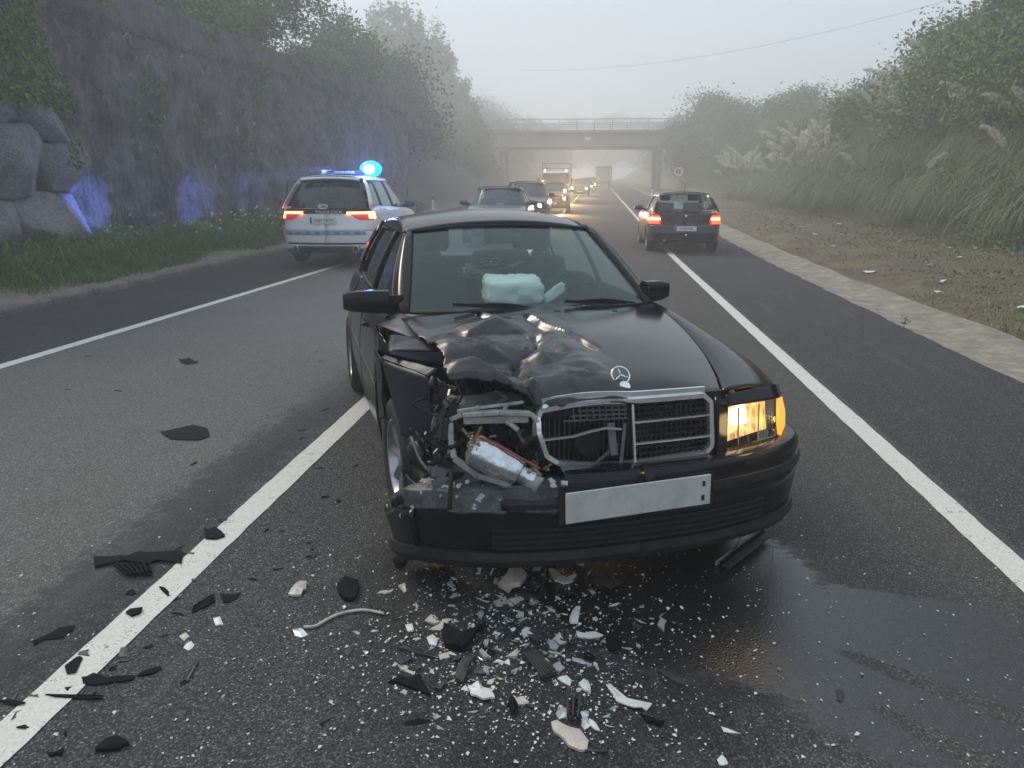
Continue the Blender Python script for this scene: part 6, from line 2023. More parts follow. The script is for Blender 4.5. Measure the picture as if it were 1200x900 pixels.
b = MB(); b.bar((-2.26, -.28, 1.13), (-2.26, .18, 1.145), .02, .012); b.build('rear_wiper', M_plas, pc)
# light bar
b = MB(); b.box((.12-.55, 0, 1.775), (.26, 1.16, .10)); lb = b.build('light_bar', M_plas, pc, bevel=.02, seg=3)
for s in (1, -1):
    b = MB(); b.bar((-.45, s*.45, 1.67), (-.45, s*.45, 1.72), .06, .04); b.build('bar_foot', M_plas, lb)
b = MB(); b.box((-.43, .38, 1.75), (.275, .24, .06)); b.build('work_lamp', M_plasg, lb, bevel=.01)
lettering('POLICIA LOCAL', .062, M_white, lb, (-.565, .08, 1.775), (R(90), 0, R(-90)))
M_beac = emit('blue_beacon_lit', (.0, .45, 1.0), 1.7, (.0, .1, .4)); M_beach = emit('beacon_hot_core', (.75, .98, 1.0), 30.0, (.2, .5, .6))
def dome(name, cx, cy, cz, rx, ry, rz_, m, parent):
    b = MB(); b.grid([[(cx+rx*math.cos(p)*math.cos(a), cy+ry*math.cos(p)*math.sin(a), cz+rz_*math.sin(p)) for a in [2*math.pi*q/24 for q in range(25)]] for p in [math.pi/2*(v/7*2-1) for v in range(8)]], flip=False)
    return b.build(name, m, parent, smooth=True)
bd = dome('beacon', -.43, -.46, 1.84, .18, .24, .17, M_beac, pc)
dome('beacon_lamp', -.57, -.46, 1.84, .12, .12, .09, M_beach, bd)
bl = bpy.data.lights.new('beacon_light', 'POINT'); bl.energy = 260; bl.color = (.08, .22, 1.0); bl.shadow_soft_size = .22
blo = bpy.data.objects.new('beacon_light', bl); COL.objects.link(blo); blo.parent = pc; blo.location = (-.80, -.50, 1.93)
b = MB(); b.tube([(-1.35, 0, 1.67), (-1.42, 0, 1.73)], [.022, .01], 6); b.build('roof_aerial', M_plas, pc)
for k_, (tx, ty, tz, e_, sz) in enumerate(((-10, 14.6, 1.2, 3000, 24), (-10, 18.8, 1.0, 2200, 27), (-10, 21.8, 1.1, 1200, 22))):
    d_ = bpy.data.lights.new('beacon_beam', 'SPOT'); d_.energy = e_; d_.color = (.10, .22, 1.0); d_.spot_size = R(sz); d_.spot_blend = 1.0; d_.shadow_soft_size = .03
    o_ = bpy.data.objects.new('beacon_beam', d_); COL.objects.link(o_)
    src = Vector((PX-.25, PY-.75, 2.05)); o_.location = src; o_.rotation_euler = (src-Vector((tx, ty, tz))).to_track_quat('Z', 'Y').to_euler()
# open driver's door
dr = empty('x', (0, 0, 0)); bpy.data.objects.remove(dr)
b = MB()
hx, hy = .86, .93; an = R(58)
dv = Vector((-math.cos(an), math.sin(an), 0))
rows = [[Vector((hx, hy, z))+dv*l for z in (.35, .6, .9, 1.06)] for l in (0, .35, .7, 1.0)]
b.grid(rows); b.build('open_front_door', MP_white, pc, solid=.06, bevel=.01)
b = MB(); b.tube([Vector((hx, hy, 1.06))+dv*.05, Vector((hx, hy-.12, 1.60))+dv*.55, Vector((hx, hy-.12, 1.62))+dv*.98, Vector((hx, hy, 1.06))+dv*1.0], .022, 6); b.build('open_door_frame', M_plas, pc)

# ---- maroon hatchback seen from behind
MG = dict(front=2.05, rear=2.10, w=1.78, wr=.31, ax=[1.33, -1.28], zr=1.40, rw=.60, doors=(-1.12, -.20, .82), rt=-1.55, wt=.10, wb=1.02,
    belt=[(-2.2, .95), (-1.4, 1.0), (0, .95), (1.0, .93), (1.6, .86), (2.1, .72)], rs=.36,
    insr=[(.2, .18), (.40, .06), (.50, .0), (.66, .0), (.70, .07), (.9, .07), (1.0, .06)], rwb=(-1.93, .66, .985, .16), rg=M_glass, sideglass=M_glass,
    panes=[('rear_door_glass', ((-1.22, 1.02), (-.24, .99), (-.32, 1.375), (-1.05, 1.36))), ('front_door_glass', ((-.16, .99), (.72, .97), (.12, 1.36), (-.24, 1.375)))],
    pillars=[((-2.0, .99), (-1.22, 1.01), (-1.03, 1.375), (-1.62, 1.38)), ((-.25, .98), (-.15, .98), (-.23, 1.38), (-.33, 1.38), M_plas)], sp=10, bump_r=MP_grey, mirm=MP_maroon)
GX_, GY_ = 2.13, 21.55
mg, c = build_car('hatchback', 'dark maroon hatchback with both red tail lights on, straddling the right edge line', 'car', (GX_, GY_, gz(GY_)-.01), R(91.0), MP_maroon, MG)
w = .89
b = MB(); b.grid([[(-1.55, y, 1.435-.03*(y/.6)**2), (-1.72, y, 1.42-.03*(y/.6)**2), (-1.73, y, 1.40-.03*(y/.6)**2)] for y in np.linspace(-.58, .58, 11)]); b.build('roof_spoiler', MP_maroon, mg, smooth=True, solid=.015)
for s in (1, -1):
    tl = c.face_patch('tail_light', s*w*.66, s*w*1.0, lambda y: .69, lambda y: lerp(.80, .98, sm(w*.66, w*.86, abs(y))), False, M_redl, mg, off=.02, ny=12)
    c.face_patch('lit_lamp', s*w*.70, s*w*.93, .80, .855, False, M_tailh, mg, off=.036, ny=8, th=.005)
    c.face_patch('lit_lamp', s*w*.72, s*w*.95, .71, .90, False, M_tail, mg, off=.030, ny=8, th=.005)
c.face_patch('tailgate_skirt', -w*.88, w*.88, .30, .50, False, M_plas, mg, off=.008, ny=20)
plate(mg, (-2.13, 0, .60), (R(90), 0, R(-90)), '9438 FKB', .52, .115)
b = MB(); c_ = Vector((-2.055, 0, .90)); b.poly([c_+Vector((0, 0, .045)), c_+Vector((0, .032, 0)), c_+Vector((0, 0, -.045)), c_+Vector((0, -.032, 0))]); b.build('maker_badge', M_chrome, mg, solid=.01)
b = MB(); b.tube([(-1.45, 0, 1.44), (-1.52, 0, 1.47), (-1.62, 0, 1.66)], [.02, .008, .004], 6); b.build('roof_aerial', M_plas, mg)
b = MB(); b.bar((-1.99, -.05, 1.0), (-1.95, .32, 1.02), .02, .012); b.build('rear_wiper', M_plas, mg)
b = MB(); b.tube([(-2.08, 0, .40), (-2.22, 0, .38), (-2.24, 0, .43)], .022, 8); dome('tow_ball', -2.24, 0, .45, .028, .028, .028, M_chrome, mg); b.build('tow_bar', M_under, mg, smooth=True)
b = MB(); b.tube([(-2.12, .50, .31), (-1.95, .50, .31)], .028, 10); b.build('exhaust_tip', M_metal, mg)

# ---- queue: saloon, SUV, hatch, flatbed truck, more lights beyond
SD = dict(front=2.15, rear=2.25, w=1.80, wr=.32, ax=[1.32, -1.38], zr=1.47, rw=.60, doors=(-1.10, -.20, .80), rt=-1.25, wt=.15, wb=.98,
    belt=[(-2.3, 1.0), (-1.4, 1.04), (0, 1.0), (1.0, .98), (1.6, .90), (2.2, .74)], deck=1, rwb=(-1.85, .68, 1.03, .10), rg=M_dglass, sideglass=M_dglass,
    panes=[('rear_door_glass', ((-1.30, 1.06), (-.24, 1.03), (-.32, 1.44), (-1.05, 1.43))), ('front_door_glass', ((-.16, 1.03), (.72, 1.02), (.14, 1.43), (-.24, 1.44)))],
    pillars=[((-1.85, 1.04), (-1.32, 1.06), (-1.05, 1.44), (-1.28, 1.45)), ((-.25, 1.03), (-.15, 1.03), (-.23, 1.45), (-.33, 1.45), M_plas)], hz=(.62, .76))
def at_y(px_, Y):     # X on the bearing of photo column px_ at depth Y
    d = Vector((math.cos(PH), math.sin(PH), 0))*((px_-600)/901)+Vector((-math.sin(PH)*math.cos(TH), math.cos(PH)*math.cos(TH), 0))+Vector((0, 0, 0))
    up = Vector((-math.sin(PH)*math.sin(TH), math.cos(PH)*math.sin(TH), 0))*(229/901)
    d = d+up
    return d.x/d.y*Y
x = -2.78; Y = 22.6
q1, c = build_car('queue_saloon', 'dark grey saloon facing the camera just behind the wrecked car, first in the queue', 'car', (x, Y, gz(Y)+.05), R(-88), MP_dgrey, SD, GQ); fronts(q1, c, SD, False, None, None)
SV = dict(SD); SV.update(w=1.84, wr=.35, zr=1.60, rw=.64, front=2.25, belt=[(-2.3, 1.08), (-1.4, 1.12), (0, 1.08), (1.0, 1.05), (1.6, .98), (2.3, .82)], deck=0, rt=-1.9, rwb=(-2.2, .74, 1.1, .1), hz=(.70, .86), railm=M_chrome,
    panes=[('rear_side_glass', ((-2.0, 1.15), (-1.30, 1.14), (-1.1, 1.56), (-1.80, 1.54))), ('rear_door_glass', ((-1.22, 1.14), (-.24, 1.11), (-.32, 1.57), (-1.05, 1.56))), ('front_door_glass', ((-.16, 1.11), (.72, 1.09), (.14, 1.56), (-.24, 1.57)))],
    pillars=[((-2.2, 1.1), (-2.0, 1.13), (-1.8, 1.56), (-1.92, 1.58)), ((-1.30, 1.12), (-1.22, 1.12), (-1.05, 1.58), (-1.12, 1.58), M_plas), ((-.25, 1.12), (-.15, 1.12), (-.23, 1.58), (-.33, 1.58), M_plas)])
Y = 30.5; x = at_y(611, Y-2)
q2, c = build_car('queue_suv', 'black SUV with roof rails behind the grey saloon, second in the queue', 'SUV', (x, Y, gz(Y)+.0), R(-88.5), MP_dgrey, SV, GQ); fronts(q2, c, SV, True, None, None)
for s in (1, -1):
    b = MB(); b.tube(cr([(-1.7, s*.60, 1.63), (-1.6, s*.60, 1.69), (-.2, s*.60, 1.70), (.0, s*.60, 1.64)], 14), .018, 6); b.build('roof_bar', M_chrome, q2, smooth=True)
QL = []
Y = 42.0; x = at_y(646, Y-2)
SD2 = dict(SD); SD2['det'] = 0
q3, c = build_car('queue_hatchback', 'reddish car with bright headlights between the SUV and the flatbed truck', 'car', (x, Y, gz(Y)), R(-89), MP_red, SD2, GQ); fronts(q3, c, SD2, True, None, None)
for i, (Y, px_, m, lab, hm) in enumerate([(70, 679, MP_dgrey, 'dark car with headlights on right behind the flatbed truck', M_hl), (82, 686, MP_silver, 'silver car with headlights on, second behind the flatbed truck', M_hla), (95, 691, MP_dgrey, 'faint dark car with headlights on, third behind the flatbed truck', M_hla), (109, 694, MP_white, 'barely visible last car of the queue, only its headlights showing', M_hla)]):
    q, c = build_car('queue_car', lab, 'car', (at_y(px_, Y-2), Y, gz(Y)), R(-90), m, SD2, GQ); fronts(q, c, SD2, True, None, None, hm)
    QL.append(q)

# flatbed truck with ladder rack
Y = 56.0; x = at_y(650, Y-2.6)
tk = empty('flatbed_truck', (x, Y, gz(Y)), R(-90), 'white flatbed truck with a ladder rack and headlights on in the foggy queue', 'truck', GQ)
def car_hull(sec, name, m, parent, th=.02):
    b = MB(); b.grid(sec, flip=True); return b.build(name, m, parent, smooth=True, solid=th, autosmooth=30)
b = MB()
prof = [(2.55, .35), (2.60, .55), (2.58, .95), (2.50, 1.10), (2.30, 1.22), (1.95, 1.95), (1.80, 2.08), (1.2, 2.12), (.95, 2.08), (.90, .45)]
for s in (1, -1):
    b.poly([(px_, s*(.98-.10*max(0, z-1.15)), z) for px_, z in (prof if s < 0 else prof[::-1])])
for (a, c_) in zip(prof[:-1], prof[1:]):
    if a == (2.30, 1.22): continue
    b.quad((a[0], -.98+.10*max(0, a[1]-1.15), a[1]), (a[0], .98-.10*max(0, a[1]-1.15), a[1]), (c_[0], .98-.10*max(0, c_[1]-1.15), c_[1]), (c_[0], -.98+.10*max(0, c_[1]-1.15), c_[1]))
b.build('cab', MP_white, tk, bevel=.03, seg=2)
b = MB(); b.grid([[(2.31, y, 1.24), (1.97, y*.92, 1.93)] for y in (-.88, 0, .88)]); b.build('windshield', M_dglass, tk, solid=.01)
for s in (1, -1):
    b = MB(); b.grid([[(2.15, s*.985, 1.25), (1.90, s*.915, 1.88)], [(1.2, s*.985, 1.25), (1.2, s*.915, 1.88)]], flip=(s > 0)); b.build('side_window', M_dglass, tk, solid=.012)
    b = MB(); b.box((2.15, s*1.12, 1.45), (.1, .16, .34)); b.build('door_mirror', M_plas, tk, bevel=.02)
    b = MB(); b.lathe([(0, .04), (.06, .03), (.10, 0)], 16, Matrix.Translation((2.60, s*.70, .80)) @ Matrix.Rotation(-math.pi/2, 4, 'Z')); b.build('headlight', M_hl, tk, smooth=True)
    b = MB(); b.lathe([(0, .03), (.03, .02), (.04, 0)], 10, Matrix.Translation((1.78, s*.72, 2.14)) @ Matrix.Rotation(-math.pi/2, 4, 'Z')); b.build('roof_marker', emit('marker_lamp', (.9, .85, 1), 8) if s > 0 else MATS['marker_lamp'], tk)
    for xa in (1.7, -1.5): add_wheel(tk, xa, s*.86, .36, .22, .22, 6, s)
    for z in (.62, .80, .98): 
        b = MB(); b.box((-1.0, s*1.02, z), (3.6, .03, .15)); b.build('side_board', MP_silver, tk)
b = MB(); b.box((2.61, 0, .80), (.04, 1.1, .22)); b.build('grille', M_plas, tk); b = MB(); b.box((2.63, 0, .42), (.12, 1.9, .22)); b.build('front_bumper', M_plasg, tk, bevel=.02)
b = MB(); b.box((-1.0, 0, .86), (3.7, 2.05, .10)); b.build('load_bed', M_plasg, tk)
b = MB(); b.box((-.6, 0, .55), (4.4, .8, .2)); b.build('chassis', M_under, tk)
for (a, c_) in (((.75, -.95, .9), (.75, -.95, 2.72)), ((.75, .95, .9), (.75, .95, 2.62)), ((.75, -.95, 2.62), (.75, .95, 2.62)), ((.75, -.95, 2.3), (.75, .95, 2.3)), ((.75, .95, 2.62), (-2.7, .95, 2.62)), ((.75, -.95, 2.62), (-2.7, -.95, 2.62)), ((-2.7, -.95, .9), (-2.7, -.95, 2.62)), ((-2.7, .95, .9), (-2.7, .95, 2.62))):
    b = MB(); b.bar(a, c_, .035); b.build('rack_bar', M_plasg, tk)

# light thrown by the lit headlamps of the queue
def glow(parent, loc, e, col=(1, .66, .30)):
    d = bpy.data.lights.new('headlamp_light', 'SPOT'); d.energy = e; d.color = col; d.shadow_soft_size = .08; d.spot_size = R(110); d.spot_blend = .9
    o_ = bpy.data.objects.new('headlamp_light', d); COL.objects.link(o_); o_.parent = parent; o_.location = loc; o_.rotation_euler = (0, R(-88), 0)
glow(q2, (2.32, .62, .8), 200); glow(q3, (2.22, .62, .7), 1100, (1, .60, .25)); glow(tk, (2.70, .7, .80), 2200); glow(tk, (2.70, -.7, .80), 300)
for q in QL: glow(q, (2.2, .5, .72), 500, (1, .74, .38))
# lorry driving away in the fog
Y = 116.0; x = at_y(706.5, Y)
ly = empty('box_lorry', (x, Y, gz(Y)), R(90), 'tall lorry with arched rear fading into the fog in the right lane', 'lorry')
b = MB(); arc = [(-1.25, .95), (-1.25, 3.3)]+[(-1.25+.35*(1-math.cos(a)), 3.3+.3*math.sin(a)) for a in np.linspace(.2, math.pi/2, 5)]+[(1.25-.35*(1-math.cos(a)), 3.3+.3*math.sin(a)) for a in np.linspace(math.pi/2, .2, 5)]+[(1.25, 3.3), (1.25, .95)]
b.grid([[(xx, y, z) for y, z in arc] for xx in (0, 7)]); b.build('box_body', simple('lorry_tarp', (.20, .20, .21), .7), ly, solid=.05)
b = MB(); b.poly([(0.35, y*.86, z*.94) for y, z in arc]); b.build('rear_door', simple('lorry_door', (.42, .43, .45), .6), ly, solid=.04)
b = MB(); b.box((3.4, 0, .85), (7.2, 2.3, .25)); b.build('chassis', M_under, ly)
b = MB(); b.box((8.1, 0, 1.7), (1.8, 2.3, 2.4)); b.build('cab', MP_silver, ly, bevel=.08)
for s in (1, -1):
    b = MB(); b.box((-.05, s*.98, .85), (.06, .36, .16)); b.build('tail_light', M_tailh, ly)
    for xa in (1.4, 2.6, 7.8): add_wheel(ly, xa, s*1.02, .48, .28, .28, 6, s)

ly.scale = (1, .94, .82)
# ================================================================ crash debris on the asphalt
def gnd(px_, py_):
    """point on the flat road seen at photo position (1200 x 900)"""
    f_ = Vector((-math.sin(PH)*math.cos(TH), math.cos(PH)*math.cos(TH), -math.sin(TH))); r_ = Vector((math.cos(PH), math.sin(PH), 0)); u_ = r_.cross(f_)
    d = f_+r_*(px_-600)/901-u_*(py_-450)/901
    t = -CAM_H/d.z
    return Vector((d.x*t, d.y*t, .0))
MD_white = simple('debris_white', (.70, .70, .67), .45, var=.15, grime=.35)
MD_cream = simple('debris_cream', (.55, .50, .42), .55, var=.25, grime=.5)
MD_blk = simple('debris_black', (.008, .009, .012), .85, var=.3, spec=.1)
MD_gry = simple('debris_grey', (.05, .05, .052), .5, spec=.2, var=.3, grime=.3)
k = N('debris_lens'); k.set(color=(.55, .58, .58), rough=.18, trans=.35, coat=.5); MD_lens = k.m
def shard(P, m, name, label, cat, group=None, h=.004, lift=.0, tilt=0, curl=0, rs=None):
    """P: photo outline of the piece as it lies on the road"""
    rs = rs or random; h = h*.45; curl = curl*.6
    P2 = []
    for j, p in enumerate(P):
        q = P[(j+1) % len(P)]; P2.append(p); l_ = math.hypot(q[0]-p[0], q[1]-p[1])
        if l_ > 9: P2.append((lerp(p[0], q[0], rs.uniform(.35, .65))+rs.gauss(0, l_*.05), lerp(p[1], q[1], .5)+rs.gauss(0, l_*.10)))
    Q = [gnd(*p) for p in P2]; c_ = sum(Q, Vector())/len(Q)
    b = MB(); n = len(Q)
    top = [Vector((q.x-c_.x, q.y-c_.y, h+lift+tilt*(q.y-c_.y)+rs.uniform(0, curl))) for q in Q]
    bot = [Vector((q.x, q.y, q.z-h)) for q in top]
    mid = Vector((0, 0, h+lift+curl*.9))
    i = b.verts(top+bot+[mid])
    for j in range(n):
        b.face((i+j, i+(j+1) % n, i+2*n)); b.face((i+(j+1) % n, i+j, i+n+j, i+n+(j+1) % n))
    b.face([i+n+j for j in range(n)][::-1])
    o = b.build(name, m, loc=(c_.x, c_.y, .002))
    return tag(o, label, cat, group)
rs = random.Random(100)
BIG = [
 ([(188, 507), (206, 504), (243, 503), (246, 513), (212, 517), (195, 513)], MD_blk, 'trim_piece', 'flat black plastic strip lying alone in the left lane', 'debris', .012, .01),
 ([(209, 421), (222, 420), (233, 424), (230, 427), (212, 426)], MD_blk, 'trim_piece', 'small black sliver farthest up the left lane', 'debris', .01, .006),
 ([(110, 656), (140, 654), (160, 651), (214, 648), (213, 663), (170, 664), (112, 668)], MD_blk, 'trim_piece', 'long black bumper strip lying left of the centre line', 'debris', .03, .008),
 ([(38, 754), (60, 744), (88, 734), (86, 740), (62, 751), (40, 758)], MD_blk, 'trim_piece', 'thin pointed black strip at the lower left, left of the centre line', 'debris', .012, .006),
 ([(96, 796), (110, 792), (140, 796), (158, 794), (156, 799), (128, 803), (98, 804)], MD_blk, 'trim_piece', 'ragged black strip on the right edge of the centre line, lower left', 'debris', .015, .008),
 ([(240, 622), (252, 621), (264, 631), (256, 634), (241, 634)], MD_blk, 'trim_piece', 'bent black scrap standing on the centre line', 'debris', .03, .01),
 ([(112, 882), (137, 867), (152, 876), (140, 881), (114, 884)], MD_blk, 'trim_piece', 'black triangular scrap near the bottom left corner', 'debris', .03, .01),
 ([(55, 884), (75, 879), (72, 888), (60, 889)], MD_blk, 'trim_piece', 'small black scrap at the bottom left beside the centre line', 'debris', .015, .006),
 ([(258, 697), (282, 696), (278, 703), (262, 708)], MD_blk, 'trim_piece', 'black flake right of the centre line, upper one of two', 'debris', .01, .004),
 ([(96, 765), (118, 765), (100, 768)], MD_blk, 'trim_piece', 'small black triangle on the white centre line, lower left', 'debris', .006, .004),
 ([(80, 780), (92, 772), (93, 774), (84, 781)], MD_blk, 'trim_piece', 'narrow black fleck on the centre line below the triangle', 'debris', .006, .003),
 ([(164, 715), (174, 710), (173, 713), (167, 716)], MD_blk, 'trim_piece', 'tiny black rectangle in the middle of the centre line', 'debris', .006, .003),
 ([(194, 705), (212, 702), (205, 706), (196, 707)], MD_blk, 'trim_piece', 'slim black fleck on the right edge of the centre line', 'debris', .006, .003),
 ([(137, 762), (150, 761), (153, 774), (140, 772)], MD_gry, 'trim_piece', 'dark grey flap right of the centre line, lower left', 'debris', .01, .005),
 ([(395, 690), (405, 680), (420, 684), (418, 702), (410, 707), (398, 700)], MD_blk, 'trim_piece', 'upright black scrap left below the bumper corner', 'debris', .04, .01),
 ([(460, 660), (468, 649), (478, 650), (473, 662), (464, 667)], MD_blk, 'trim_piece', 'crumpled black scrap right under the left bumper corner', 'debris', .04, .012),
 ([(520, 738), (528, 740), (544, 752), (556, 748), (570, 738), (552, 758), (535, 765), (522, 762)], MD_blk, 'trim_piece', 'large folded black scrap in the middle of the debris field', 'debris', .05, .02),
 ([(536, 786), (545, 775), (558, 772), (548, 790), (542, 805), (534, 800)], MD_gry, 'trim_piece', 'dark twisted strip left of the white lamp fragment', 'debris', .03, .01),
 ([(455, 802), (470, 796), (490, 794), (497, 806), (505, 818), (490, 812), (468, 804)], MD_blk, 'trim_piece', 'black torn scraps lower left of the debris field', 'debris', .02, .01),
 ([(402, 766), (412, 756), (416, 758), (408, 771)], MD_gry, 'trim_piece', 'small grey rectangle left in the debris field', 'debris', .01, .004),
 ([(474, 849), (505, 846), (505, 848), (476, 852)], MD_blk, 'trim_piece', 'thin black stick at the bottom of the debris field', 'debris', .006, .003),
 ([(750, 841), (765, 845), (778, 850), (772, 854), (758, 850)], MD_blk, 'trim_piece', 'dark pointed scrap below the long white splinter', 'debris', .02, .01),
 ([(768, 785), (790, 792), (805, 803), (796, 804), (780, 795)], MD_gry, 'trim_piece', 'dark grey splinter on the wet asphalt', 'debris', .012, .006),
 ([(690, 682), (712, 680), (730, 684), (716, 691), (698, 689)], MD_gry, 'trim_piece', 'dark leaf-shaped lens piece in the shade before the bumper', 'debris', .012, .006),
 ([(595, 829), (600, 820), (607, 830), (600, 840)], MD_blk, 'trim_piece', 'small black lump right of the white lamp fragment', 'debris', .03, .01),
 ([(548, 807), (560, 803), (566, 808), (574, 812), (580, 822), (566, 824), (552, 818)], MD_white, 'lamp_fragment', 'large bright white curved lamp fragment in the debris field', 'fragment', .016, .02),
 ([(710, 805), (718, 812), (735, 825), (764, 829), (757, 835), (742, 834), (722, 824)], MD_white, 'lamp_fragment', 'long pointed white splinter right in the debris field', 'fragment', .01, .02),
 ([(646, 851), (652, 849), (668, 857), (690, 872), (688, 881), (678, 883), (660, 870), (650, 862)], MD_cream, 'lamp_fragment', 'grey-white metal bracket nearest the camera in the debris', 'fragment', .02, .012),
 ([(643, 669), (652, 672), (658, 679), (672, 684), (660, 686), (650, 685)], MD_cream, 'lamp_fragment', 'cream angular fragment in the shade below the plate', 'fragment', .02, .02),
 ([(597, 672), (607, 671), (617, 681), (610, 692), (596, 696), (584, 690), (592, 684)], MD_cream, 'lamp_fragment', 'crumpled beige fragment just below the bumper lip', 'fragment', .05, .03),
 ([(667, 730), (675, 715), (680, 714), (677, 733), (668, 735)], MD_white, 'lamp_fragment', 'upright white piece below the number plate', 'fragment', .02, .02),
 ([(675, 742), (690, 743), (707, 747), (690, 750), (677, 748)], MD_white, 'lamp_fragment', 'flat white strip right of the upright white piece', 'fragment', .01, .008),
 ([(670, 772), (682, 774), (694, 780), (692, 783), (680, 779), (671, 776)], MD_lens, 'lamp_fragment', 'narrow clear lens splinter above the small white shards', 'fragment', .008, .006),
 ([(611, 741), (616, 738), (625, 742), (624, 748), (613, 748)], MD_white, 'lamp_fragment', 'rounded white lens shard in the middle of the debris', 'fragment', .012, .01),
 ([(641, 753), (648, 752), (655, 760), (652, 764), (644, 762)], MD_lens, 'lamp_fragment', 'clear ribbed lens shard above the torn grille lattice', 'fragment', .012, .01),
 ([(648, 781), (656, 778), (662, 786), (656, 790), (649, 787)], MD_lens, 'lamp_fragment', 'clear lens shard right of the torn grille lattice', 'fragment', .014, .01),
 ([(653, 797), (664, 795), (670, 800), (668, 806), (660, 802)], MD_white, 'lamp_fragment', 'white curled shard below the clear lens shard', 'fragment', .012, .012),
 ([(678, 805), (684, 799), (692, 808), (692, 816), (684, 811)], MD_white, 'lamp_fragment', 'ragged white shard above the ribbed grille scrap', 'fragment', .014, .014),
 ([(651, 838), (659, 831), (665, 834), (664, 844), (655, 846)], MD_lens, 'lamp_fragment', 'clear rounded lens shard left of the ribbed grille scrap', 'fragment', .012, .01),
 ([(682, 844), (688, 843), (692, 853), (685, 858), (681, 852)], MD_lens, 'lamp_fragment', 'clear shard right below the ribbed grille scrap', 'fragment', .01, .01),
 ([(690, 845), (698, 850), (703, 859), (697, 858), (691, 852)], MD_white, 'lamp_fragment', 'white shard touching the clear shard near the grille scrap', 'fragment', .01, .008),
 ([(680, 837), (690, 836), (690, 842), (682, 843)], MD_lens, 'lamp_fragment', 'small clear shard above the touching pair', 'fragment', .01, .01),
 ([(596, 704), (606, 702), (614, 703), (604, 711)], MD_cream, 'lamp_fragment', 'cream triangular shard left below the bumper', 'fragment', .01, .01),
 ([(344, 690), (352, 684), (360, 686), (356, 695), (344, 702), (338, 700)], MD_cream, 'lamp_fragment', 'cream and clear broken lens left in the debris field', 'fragment', .02, .02),
 ([(250, 727), (258, 726), (262, 734), (253, 735)], MD_white, 'lamp_fragment', 'bright white shard right of the centre line', 'fragment', .012, .01),
 ([(215, 761), (224, 753), (228, 757), (221, 764)], MD_white, 'lamp_fragment', 'small white tag with a dark edge right of the centre line', 'fragment', .006, .006),
 ([(210, 747), (218, 743), (222, 747), (216, 753)], MD_cream, 'lamp_fragment', 'small tan shard beside the white tag', 'fragment', .008, .006),
 ([(343, 740), (352, 738), (361, 746), (354, 750), (346, 747)], MD_lens, 'lamp_fragment', 'clear ribbed shard at the end of the bent white cable', 'fragment', .01, .008),
 ([(500, 750), (507, 746), (513, 751), (511, 760), (503, 757)], MD_white, 'lamp_fragment', 'forked white shard left of the folded black scrap', 'fragment', .012, .01),
 ([(475, 735), (483, 733), (485, 741), (478, 742)], MD_white, 'lamp_fragment', 'small rounded white shard left of the forked one', 'fragment', .01, .01),
 ([(845, 853), (852, 856), (866, 861), (848, 859)], MD_white, 'lamp_fragment', 'thin L-shaped white chip low on the wet asphalt', 'fragment', .006, .006),
 ([(840, 893), (846, 887), (853, 897), (843, 899)], MD_white, 'lamp_fragment', 'white chip at the bottom edge of the photo', 'fragment', .008, .008),
]
for P, m, nm, lab, cat, h, cu in BIG: shard(P, m, nm, lab, cat, None, h, 0, 0, cu, rs)
# bent white cable
Q = [gnd(*p)+Vector((0, 0, .012)) for p in [(356, 738), (370, 737), (384, 729), (400, 722), (425, 718), (450, 722)]]
b = MB(); b.tube(cr(Q, 20), .0055, 6); tag(b.build('loose_cable', MD_cream, smooth=True), 'bent cream cable lying on the asphalt left of the debris field', 'cable')
# torn grille lattices
def lattice(P, nx, ny, name, label, m=MD_gry, frame=None, w=.006, lift=.02):
    A, B, C_, D = [gnd(*p) for p in P]
    b = MB()
    for i in range(nx+1):
        b.bar(A.lerp(B, i/nx)+Vector((0, 0, lift)), D.lerp(C_, i/nx)+Vector((0, 0, lift*.4)), w, w)
    for j in range(ny+1):
        b.bar(A.lerp(D, j/ny)+Vector((0, 0, lift+.003)), B.lerp(C_, j/ny)+Vector((0, 0, lift+.003)), w, w*1.4)
    return tag(b.build(name, m), label, 'grille piece')
lattice([(614, 772), (636, 800), (650, 792), (626, 770)], 2, 5, 'torn_grille', 'torn black grille lattice lying in the middle of the debris field')
lattice([(665, 822), (665, 846), (677, 848), (679, 822)], 4, 2, 'torn_grille', 'small ribbed grille scrap above the grey-white bracket')
lattice([(133, 667), (150, 679), (178, 676), (176, 664)], 5, 6, 'torn_grille', 'grille mesh scrap under the long black bumper strip', MD_blk)
# dark slat right of the car, and chrome-ended ball stud below the bumper
A, B = gnd(846, 668)+Vector((0, 0, .02)), gnd(896, 632)+Vector((0, 0, .03))
st_ = empty('slat_scrap', tuple((A+B)/2), 0, 'brown-black ribbed bumper slat lying right of the car on the wet asphalt', 'debris')
o0 = (A+B)/2
dn = (B-A).normalized(); pn = Vector((-dn.y, dn.x, 0))
for q, (w_, hh) in enumerate(((.035, .012), (.012, .03), (.010, .022))):
    b = MB(); off = pn*(-.015+.022*q); b.bar(A-o0+off, B-o0+off, w_, hh); b.build('rib' if q else 'slat', MD_gry if q == 0 else MATS['dry_stalk'] if q == 2 else MD_blk, st_, bevel=.002, seg=1)
b = MB(); p = gnd(562, 676); b.lathe([(0, .013), (.011, .008), (.013, 0), (.006, -.012), (.005, -.03)], 14, Matrix.Translation(p+Vector((0, 0, .045))) @ Matrix.Rotation(R(80), 4, 'X'))
tag(b.build('ball_stud', MD_white, smooth=True), 'small white ball-headed stud just below the bumper lip', 'stud')
shard([(556, 686), (577, 685), (576, 690), (558, 692)], MD_gry, 'trim_piece', 'grey plastic base plate under the ball-headed stud', 'debris', None, .012, 0, 0, .004, rs)
b = MB(); Q = [gnd(*p) for p in [(575, 676), (588, 660), (598, 659), (612, 672)]]
